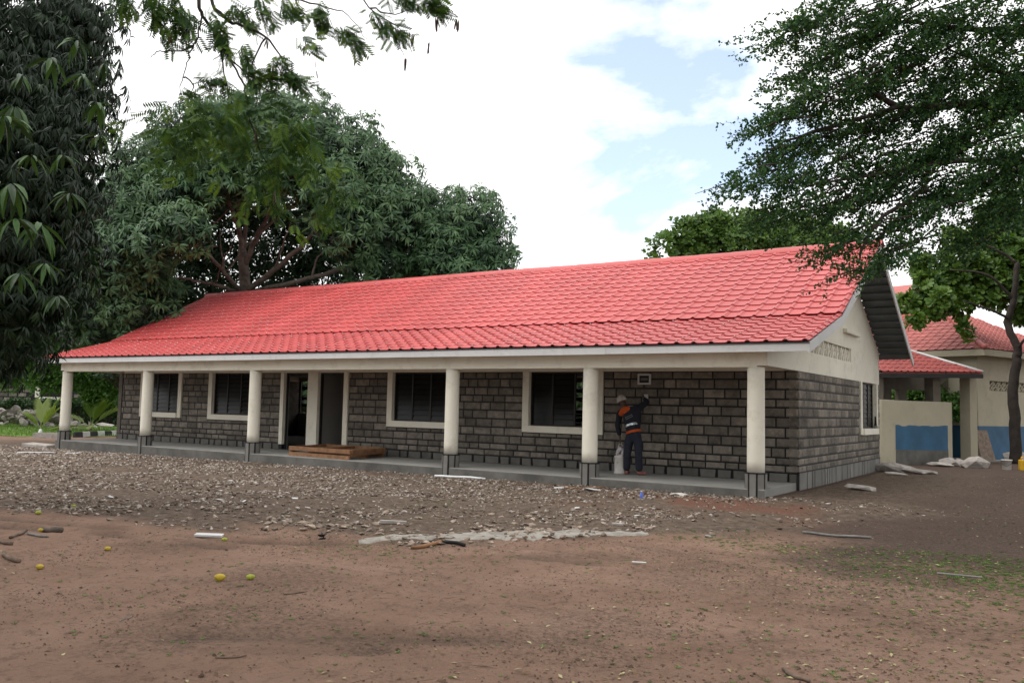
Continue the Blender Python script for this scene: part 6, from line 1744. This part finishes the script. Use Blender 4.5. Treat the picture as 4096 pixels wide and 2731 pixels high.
for q, n_, s in (((-0.462, -9.678, 5.830), 3, .15), ((-0.333, -9.476, 5.858), 4, .15), ((-0.608, -9.873, 5.606), 3, .14), ((-0.468, -9.775, 5.529), 2, .15), ((-0.688, -9.902, 5.344), 4, .14), ((-2.535, -11.478, 5.423), 3, .11), ((-1.619, -10.991, 5.352), 3, .12), ((-1.307, -10.782, 5.296), 3, .12), ((-1.224, -10.715, 5.144), 1, .09), ((-1.199, -10.688, 5.037), 1, .11), ((-1.501, -11.006, 5.045), 3, .14), ((-1.239, -10.530, 5.651), 2, .12), ((-1.491, -11.174, 4.318), 3, .16), ((-1.358, -11.034, 3.726), 2, .16), ((-0.539, -9.832, 5.648), 1, .11), ((-1.909, -11.234, 4.602), 1, .14)):
    for k in range(n_):
        d = Vector((rl_.uniform(-.22, .22), rl_.uniform(-.22, .22), -1)).normalized()
        yv = Vector((rl_.uniform(-1, 1), rl_.uniform(-1, 1), 0)).cross(d).normalized(); zv = d.cross(yv); l = s * rl_.uniform(.85, 1.1)
        p = Vector(q) + Vector((rl_.uniform(-.015, .015), rl_.uniform(-.015, .015), 0))
        o = link('seed_pod', pod_me, t3); p2 = p - Vector(t3.location)
        o.matrix_local = Matrix(((d.x * l, yv.x * l, zv.x * l, p2.x), (d.y * l, yv.y * l, zv.y * l, p2.y), (d.z * l, yv.z * l, zv.z * l, p2.z), (0, 0, 0, 1)))

# --- spreading small-leaved tree at the right
base = Vector((9.270, 1.326, 0.908)); base.z = 0
t4 = tree('spreading_tree', base, 'spreading small leaved tree whose layered sprays fill the top right corner')
SPR = [(2.396, -4.348, 7.347, 1.15, 0.23), (2.027, -4.572, 7.151, 0.55, 0.144), (2.593, -3.595, 7.067, 1.1, 0.23), (2.223, -4.394, 6.597, 0.6, 0.144), (2.371, -4.262, 6.197, 0.9, 0.173), (2.080, -4.781, 5.865, 0.7, 0.13), (1.805, -5.181, 5.638, 0.45, 0.086), (2.446, -3.809, 5.706, 1.1, 0.216), (2.068, -4.512, 5.443, 0.7, 0.144), (1.869, -5.096, 5.163, 0.4, 0.101), (2.162, -4.412, 5.014, 0.8, 0.144), (1.761, -5.135, 4.802, 0.75, 0.094), (1.525, -5.524, 4.741, 0.4, 0.065), (2.102, -4.650, 4.563, 0.8, 0.158), (1.851, -5.036, 4.357, 0.45, 0.094), (2.433, -4.309, 4.504, 0.7, 0.12), (2.703, -4.215, 4.094, 0.7, 0.173), (2.904, -4.522, 3.635, 0.35, 0.115), (2.911, -3.438, 4.955, 1.1, 0.259), (3.111, -3.159, 5.983, 1.2, 0.288), (3.240, -3.156, 6.891, 1.2, 0.302), (3.128, -3.524, 7.506, 1.2, 0.288), (3.906, -2.779, 7.555, 1.3, 0.302), (4.609, -2.309, 7.444, 1.3, 0.302), (3.886, -2.711, 6.650, 1.3, 0.302), (4.586, -2.232, 6.410, 1.3, 0.324), (3.866, -2.643, 5.745, 1.2, 0.302), (4.565, -2.159, 5.440, 1.3, 0.302), (3.765, -2.875, 4.915, 1, 0.259), (4.440, -2.176, 4.726, 1.1, 0.259), (3.375, -3.448, 4.453, 0.8, 0.202), (3.364, -3.776, 4.020, 0.5, 0.13), (3.191, -4.109, 3.797, 0.35, 0.094), (4.106, -2.360, 4.330, 0.8, 0.158), (5.194, -1.876, 6.878, 1.4, 0.36), (5.219, -1.744, 5.587, 1.4, 0.36), (3.423, -2.898, 5.345, 1, 0.259), (2.757, -3.566, 5.269, 0.9, 0.216), (2.836, -3.617, 6.416, 1, 0.23)]
spd = unit(np.array((-0.847, -0.515, -0.441)))
Ps, Ds = [], []
rgs = np.random.default_rng(5)
for x, y, z, ln, th in SPR:
    c_ = np.array((x, y, z)); n_tw = int(ln * th * 560) + 8
    for k in range(n_tw):
        off = rgs.normal(0, 1, 3)
        q = c_ + spd * off[0] * ln * .42 + np.array([0, 0, 1]) * off[1] * th * .5 + np.array((0.000, 0.000, 0.000)) + np.array([-.55, .83, 0]) * off[2] * .30
        d = unit(spd + rgs.normal(0, .45, 3) + np.array([0, 0, -.15])); L_ = rgs.uniform(.18, .5)
        m_ = int(L_ * 70)
        tt = rgs.random(m_)
        Ps.append(q + d * (tt * L_)[:, None] + rgs.normal(0, .014, (m_, 3))); Ds.append(d + rgs.normal(0, .9, (m_, 3)))
Ps = np.concatenate(Ps); Ds = np.concatenate(Ds)
put('crown', scatter_mesh('crown', OVAL, Ps, Ds, rand_dirs(len(Ps), rgs, 1.2), rgs.uniform(.036, .062, len(Ps)), M['leaf_small'], np.clip(rgs.random(len(Ps)) ** 1.6, 0, 1)), t4)
tb_ = MB()
rtw = random.Random(3)
for x, y, z, ln, th in SPR:
    for k in range(2 + int(ln * 3)):
        o_ = Vector((rtw.gauss(0, .14), rtw.gauss(0, .14), rtw.gauss(0, th * .5))); c_ = Vector((x, y, z)) + o_; s_ = Vector(spd)
        j_ = lambda: Vector((rtw.uniform(-.08, .08), rtw.uniform(-.08, .08), rtw.uniform(-.08, .08)))
        tb_.tube([c_ - s_ * ln * .75 + j_(), c_ - s_ * ln * .3 + j_(), c_ + s_ * ln * .2 + j_(), c_ + s_ * ln * rtw.uniform(.4, .75) + j_() * 1.5], [.013, .010, .006, .003], 4, False)
put('twigs', tb_.mesh('twigs', M['bark_dark']), t4)['kind'] = 'stuff'
F5 = [((x, y, z), r) for x, y, z, r in ((9, -8, 8, 2.2), (11, -6, 8.5, 2.4), (8, -5, 9, 2.2), (10, -10, 7.5, 2.0), (7, -9.5, 8.8, 1.8), (9.5, -3, 8.5, 2.2), (8, 2, 9.5, 2.6), (10, 6, 9.5, 2.8), (7.5, 9, 10, 2.4), (9, 13, 9.5, 2.6), (12, 1, 9, 2.6), (6.2, 4, 9.6, 1.8))]
F5 += [((3.897, 10.351, 8.072), 1.5), ((3.905, 9.008, 9.745), 1.6), ((4.534, 14.181, 10.108), 2.6), ((3.508, 11.338, 7.587), .9)]
Cc, Aa = lobes_surface(F5, 40, rg, .3, None, (.3, 1.05))
put('upper_crown', scatter_mesh('upper_crown', OVAL, Cc, rand_dirs(len(Cc), rg), rand_dirs(len(Cc), rg, 1.2), rg.uniform(.10, .16, len(Cc)), M['leaf_small']), t4)
fk = base + Vector((-.4, .2, 4.2))
wlimb(t4, [tuple(base), tuple(base + Vector((-.1, .1, 2))), tuple(fk)], .32, .24, M['bark_dark'], name='trunk', seg=10)
for i, (p, a) in enumerate((([(5.327, -1.690, 5.774), (4.710, -2.169, 6.610), (4.507, -2.311, 6.716), (3.798, -2.807, 7.068)], .10), ([(5.644, -1.503, 6.005), (4.091, -2.542, 6.260), (3.189, -3.361, 6.127), (2.645, -3.751, 6.515), (2.535, -4.052, 6.398)], .08), ([(5.316, -1.651, 5.254), (4.073, -2.481, 5.443), (3.050, -3.600, 5.118), (2.241, -4.582, 4.809)], .06), ([(5.669, -1.587, 7.118), (4.116, -2.626, 7.373), (2.910, -3.657, 7.398)], .07), ([(3.498, -3.286, 4.878), (2.960, -4.063, 4.271), (2.807, -4.468, 3.657)], .03), ([(3.189, -3.361, 6.127), (2.357, -4.341, 5.644), (1.727, -5.195, 5.221)], .03))):
    wlimb(t4, ([tuple(fk)] if i < 4 else []) + p, a * 1.3, .012, M['bark_dark'], seed=100 + i)

# --- slender broad-leaved tree before the passage
base = Vector((3.294, 19.000, 0.144)); base.z = 0
t5 = tree('slender_tree', base, 'slender dark trunk with broad leaf clusters at the right edge by the passage')
wlimb(t5, [tuple(base), (3.301, 19.000, 1.380), (3.246, 19.000, 2.623), (3.389, 19.000, 3.694), (3.413, 19.000, 4.141), (3.133, 19.000, 5.048), (3.319, 19.000, 5.854), (3.484, 19.000, 7.203)], .20, .09, M['bark_dark'], name='trunk', seg=10)
for i, p in enumerate(([(3.396, 19.000, 4.052), (3.844, 18.500, 4.625), (4.475, 18.000, 5.683)], [(3.213, 19.000, 5.136), (2.625, 18.500, 5.469), (1.801, 18.000, 5.812)], [(3.319, 19.000, 5.854), (2.567, 18.500, 6.739), (1.412, 18.000, 6.926)], [(3.484, 19.000, 7.203), (2.569, 18.700, 7.865), (1.782, 18.500, 8.082)])): wlimb(t5, p, .06, .02, M['bark_dark'], seed=120 + i)
F6 = [((-0.287, 19.789, 5.933), .42), ((0.369, 20.149, 6.710), .55), ((1.156, 20.639, 6.985), .65), ((0.558, 19.777, 5.557), .45), ((1.545, 20.390, 5.916), .55), ((2.217, 21.346, 6.844), .7), ((3.080, 21.864, 7.374), .8), ((1.387, 20.714, 7.836), .55), ((2.490, 21.993, 8.301), .7), ((3.367, 21.564, 6.131), .45), ((0.916, 19.372, 5.998), .4), ((0.139, 18.939, 5.157), .25), ((1.650, 19.946, 4.951), .2), ((1.779, 20.067, 4.545), .12), ((3.410, 23.137, 8.945), .8), ((0.169, 20.542, 7.553), .45), ((1.069, 21.619, 8.796), .35), ((4.209, 22.630, 7.066), 1.0), ((3.307, 21.487, 6.546), .6), ((3.485, 22.098, 7.723), .8), ((2.598, 21.062, 6.111), .38), ((2.133, 21.746, 8.463), .7), ((3.494, 21.699, 5.552), .35), ((2.768, 22.656, 9.624), .8), ((1.948, 21.110, 7.513), .55)]
Cc, Aa = lobes_surface(F6, 26, rg, .4, None, (.35, 1.05))
put('crown', rosettes(Cc, Aa + .5 * TOCAM, 8, .25, OBOV, M['leaf_almond'], rg, 'crown', droop=.1, spread=(.5, 1.4)), t5)

# --- round tree behind the ridge
base = Vector((-9.151, 28.804, 1.088)); base.z = 0
t6 = tree('round_tree', base, 'bushy light green tree showing above the right half of the ridge')
F7 = [((-12.479, 24.653, 9.733), 1.0), ((-11.621, 25.163, 10.315), 1.05), ((-10.770, 25.697, 10.562), 1.2), ((-9.647, 26.449, 10.368), 1.4), ((-8.514, 27.168, 10.622), 1.2), ((-7.582, 27.806, 10.311), 1.2), ((-6.716, 29.551, 10.535), 1.2), ((-5.756, 30.177, 10.561), 1.1), ((-4.992, 30.696, 10.352), 1.0), ((-10.382, 25.901, 11.131), .8), ((-11.420, 25.243, 10.880), .5), ((-9.619, 27.740, 9.543), 2.2), ((-7.318, 29.261, 9.376), 2.2), ((-11.545, 26.505, 9.263), 1.6)]
Cc, Aa = lobes_surface(F7, 13, rg, .4, TOCAM, (.5, 1.08))
put('crown', rosettes(Cc, Aa + .8 * TOCAM, 7, .27, OBOV, M['leaf_almond'], rg, 'crown', droop=.1, spread=(.5, 1.4), tone=rg.random(len(Cc)) * .7), t6)
wlimb(t6, [tuple(base), tuple(base + Vector((.1, 0, 3))), tuple(base + Vector((0, .2, 6.5)))], .3, .15, M['bark_dark'], name='trunk')
for i, p in enumerate(((-11.540, 26.488, 9.492), (-6.732, 29.602, 9.849), (-9.598, 27.672, 10.458))): wlimb(t6, [tuple(base + Vector((.1, 0, 3.5))), p], .12, .04, M['bark_dark'], seed=130 + i)

# --- darker and lighter trees behind the far end
def filler(name, px, label, lobes, mat, dens, L, tmpl=OVAL, shell=(.3, 1.05), tone=None):
    b_ = Vector(px); b_.z = -.15
    t = tree(name, b_, label)
    C_, A_2 = lobes_surface(lobes, dens, rg, .2, None, shell)
    put('crown', scatter_mesh('crown', tmpl, C_, rand_dirs(len(C_), rg) + np.array([0, 0, -.3]), rand_dirs(len(C_), rg, 1.2), rg.uniform(.7, 1.3, len(C_)) * L, mat), t)
    top_ = Vector(lobes[0][0])
    wlimb(t, [tuple(b_), tuple(b_.lerp(top_, .5)), tuple(top_)], .2, .05, M['bark_dark'], name='trunk', seed=len(label))
    for i, (c_, r) in enumerate(lobes[1:4]): wlimb(t, [tuple(b_.lerp(top_, .45)), c_], .08, .02, M['bark_dark'], seed=i)
    return t
filler('shade_tree', (-36.296, 12.304, 0.361), 'dark tree standing in the gloom behind the far roof end', [((-38.703, 9.064, 5.567), 2.4), ((-36.792, 10.351, 5.161), 2.4), ((-41.014, 8.662, 6.551), 2.4), ((-35.052, 11.444, 5.664), 2.2), ((-38.653, 10.181, 6.847), 2.4), ((-42.160, 7.789, 7.922), 2.4), ((-35.144, 10.316, 4.209), 1.5)], M['leaf_dark'], 55, .26)
filler('light_tree', (-51.451, 8.417, -0.060), 'light green feathery tree at the left edge above the far building', [((-45.698, 9.390, 4.335), 1.5), ((-44.649, 10.053, 4.611), 1.5), ((-42.852, 10.121, 3.599), 1.2), ((-44.915, 8.841, 2.813), 1.1), ((-42.692, 9.118, 2.582), .9), ((-47.160, 8.437, 4.296), 1.6), ((-45.248, 9.551, 5.837), 1.2), ((-41.283, 10.015, 2.858), .9), ((-41.895, 9.659, 2.365), .6)], M['leaf_bush'], 75, .22)
filler('light_bush', (-40.392, 13.230, 0.241), 'bright green bush between the two leftmost columns', [((-39.890, 10.966, 2.418), 1.0), ((-39.033, 10.970, 1.948), .8), ((-40.492, 10.574, 2.402), .8), ((-39.083, 11.471, 2.678), .7), ((-39.834, 10.479, 1.573), .5), ((-41.839, 10.824, 3.139), .9)], M['leaf_bush'], 90, .20)
filler('small_tree', (-35.851, 11.395, 0.376), 'small yellow green sapling peeping over the far roof end', [((-36.261, 8.377, 4.316), .7), ((-35.881, 8.576, 4.873), .55), ((-35.531, 8.873, 4.117), .5), ((-36.648, 8.203, 3.431), .6)], M['leaf_bush'], 80, .18)
# clipped hedge before the far building
h0, h1 = Vector((-54.463, 10.049, -0.150)), Vector((-44.437, 16.586, 0.117)); h0.z = h1.z = -.2
n_ = 16000; tt = rg.random(n_)
hd = np.array(h0) + np.outer(tt, np.array(h1 - h0)) + np.array(fn) * rg.uniform(-.6, .6, n_)[:, None]
hd[:, 2] = -.2 + 1.55 * rg.random(n_) ** .7 + .15 * np.sin(tt * 40)
hg = empty('hedge', tuple(h0), label='dark clipped hedge behind the lawn at the left', cat='hedge')
put('foliage', scatter_mesh('foliage', OVAL, hd, rand_dirs(n_, rg), rand_dirs(n_, rg, 1), rg.uniform(.12, .24, n_), M['leaf_dark']), hg)
o = MB().beam(tuple(h0 + Vector((0, 0, .6))), tuple(h1 + Vector((0, 0, .6))), .9, 1.1).build('hedge_core', M['bark_dark'], hg); o.location = -h0
# greenery behind the passage openings
filler('green_bush', (-0.001, 21.105, 1.369), 'sunlit green bush seen through the openings of the passage', [((-0.033, 20.765, 2.252), .55), ((-0.930, 20.659, 2.237), .5), ((-0.391, 20.753, 2.445), .5), ((0.493, 20.860, 2.360), .55), ((1.373, 20.485, 2.268), .36), ((1.371, 20.287, 1.789), .36), ((-0.289, 20.633, 1.853), .6), ((0.890, 20.444, 1.876), .6)], M['leaf_bush'], 190, .16)

# distant tree line
V2, n_ = [], 30000
ang = rg.uniform(-.2, 1.75, n_) ; rad_ = rg.uniform(80, 95, n_)
fx = CAM_POS.x - np.sin(ang) * rad_; fy = CAM_POS.y + np.cos(ang) * rad_
hz_ = 3.0 + 4.0 * fbm(ang * 14, ang * 3, 200)
fz = hz_ * rg.random(n_) ** .8
link('distant_treeline', scatter_mesh('distant_treeline', OVAL, np.stack([fx, fy, fz], -1), rand_dirs(n_, rg), rand_dirs(n_, rg, 1), rg.uniform(.7, 1.5, n_), M['leaf_dark']), kind='stuff', label='low distant line of trees behind the buildings', cat='treeline')
# lawn blades
n_ = 26000
bx_ = rg.uniform(-58, -26, n_); by_ = rg.uniform(2.5, 20, n_)
ok = (by_ - 3.1 - (fbm(bx_ * .5, by_ * .5, 8) - .5) * 1.4 - np.clip(bx_ + 34.0, 0, 20) * 2.6) > 0
bx_, by_ = bx_[ok], by_[ok]; n_ = len(bx_)
BLADE = (np.array([(0, -.12, 0), (1, 0, 0), (0, .12, 0)]), np.array([(0, 1, 2)]))
link('grass', scatter_mesh('grass', BLADE, np.stack([bx_, by_, gz(bx_, by_) + .01], -1), rand_dirs(n_, rg, 2.5), rand_dirs(n_, rg), rg.uniform(.08, .18, n_), M['grass']), kind='stuff', label='short green lawn grass left of the building', cat='grass')

t7 = tree('mango_tree', Vector((9.0, 18.5, 0)), 'unseen mango tree added outside the right edge to shade the passage')  # out of view, added to keep sky light off the second building
F8 = [((9, 18.5, 6), 3.0), ((7.5, 20.5, 8), 2.6), ((10.5, 17, 8), 2.8), ((8.2, 16, 7.5), 2.0), ((10, 21, 6), 3.0), ((7.6, 18.4, 9.5), 2.6), ((9.5, 14.0, 7.5), 2.2), ((11, 12, 6), 2.6), ((9.0, 17.5, 4.0), 2.2)]
Cc, Aa = lobes_surface(F8, 7, rg, .3, None, (.4, 1.05))
put('crown', scatter_mesh('crown', LANCE, Cc, rand_dirs(len(Cc), rg), rand_dirs(len(Cc), rg, 1), rg.uniform(.45, .8, len(Cc)), M['leaf_mango']), t7)
wlimb(t7, [(9, 18.5, 0), (9.1, 18.4, 2.5), (9, 18.5, 6)], .35, .15, M['bark'], name='trunk')
# --- unseen big trees added behind the camera to block low sky from the veranda
rb_ = np.random.default_rng(90)
for i, (x, y, hgt, r) in enumerate(((-30, -30, 11, 5), (-20, -33, 12, 5.5), (-9, -34, 12, 5.5), (2, -36, 12, 5.5), (13, -33, 12, 5.5), (23, -27, 11, 5), (29, -17, 11, 5))):
    t = tree('mango_tree', Vector((x, y, 0)), 'unseen broad mango tree added behind the camera to darken the veranda'); t['group'] = 'unseen trees added to darken the veranda'
    lb = [((x + rb_.uniform(-.5, .5) * r, y + rb_.uniform(-.5, .5) * r, 2.4 + k * (hgt - 4) / 6), r * rb_.uniform(.55, .8) * (1 - .05 * k)) for k in range(7)]
    C_, A_2 = lobes_surface(lb, 4.5, rb_, .1, None, (.3, 1.05))
    put('crown', scatter_mesh('crown', LANCE, C_, rand_dirs(len(C_), rb_), rand_dirs(len(C_), rb_, 1), rb_.uniform(.6, 1.0, len(C_)), M['leaf_mango']), t)
    wlimb(t, [(x, y, 0), (x + .2, y, 2), (x, y + .2, hgt * .6)], .4, .15, M['bark'], name='trunk', seed=i)
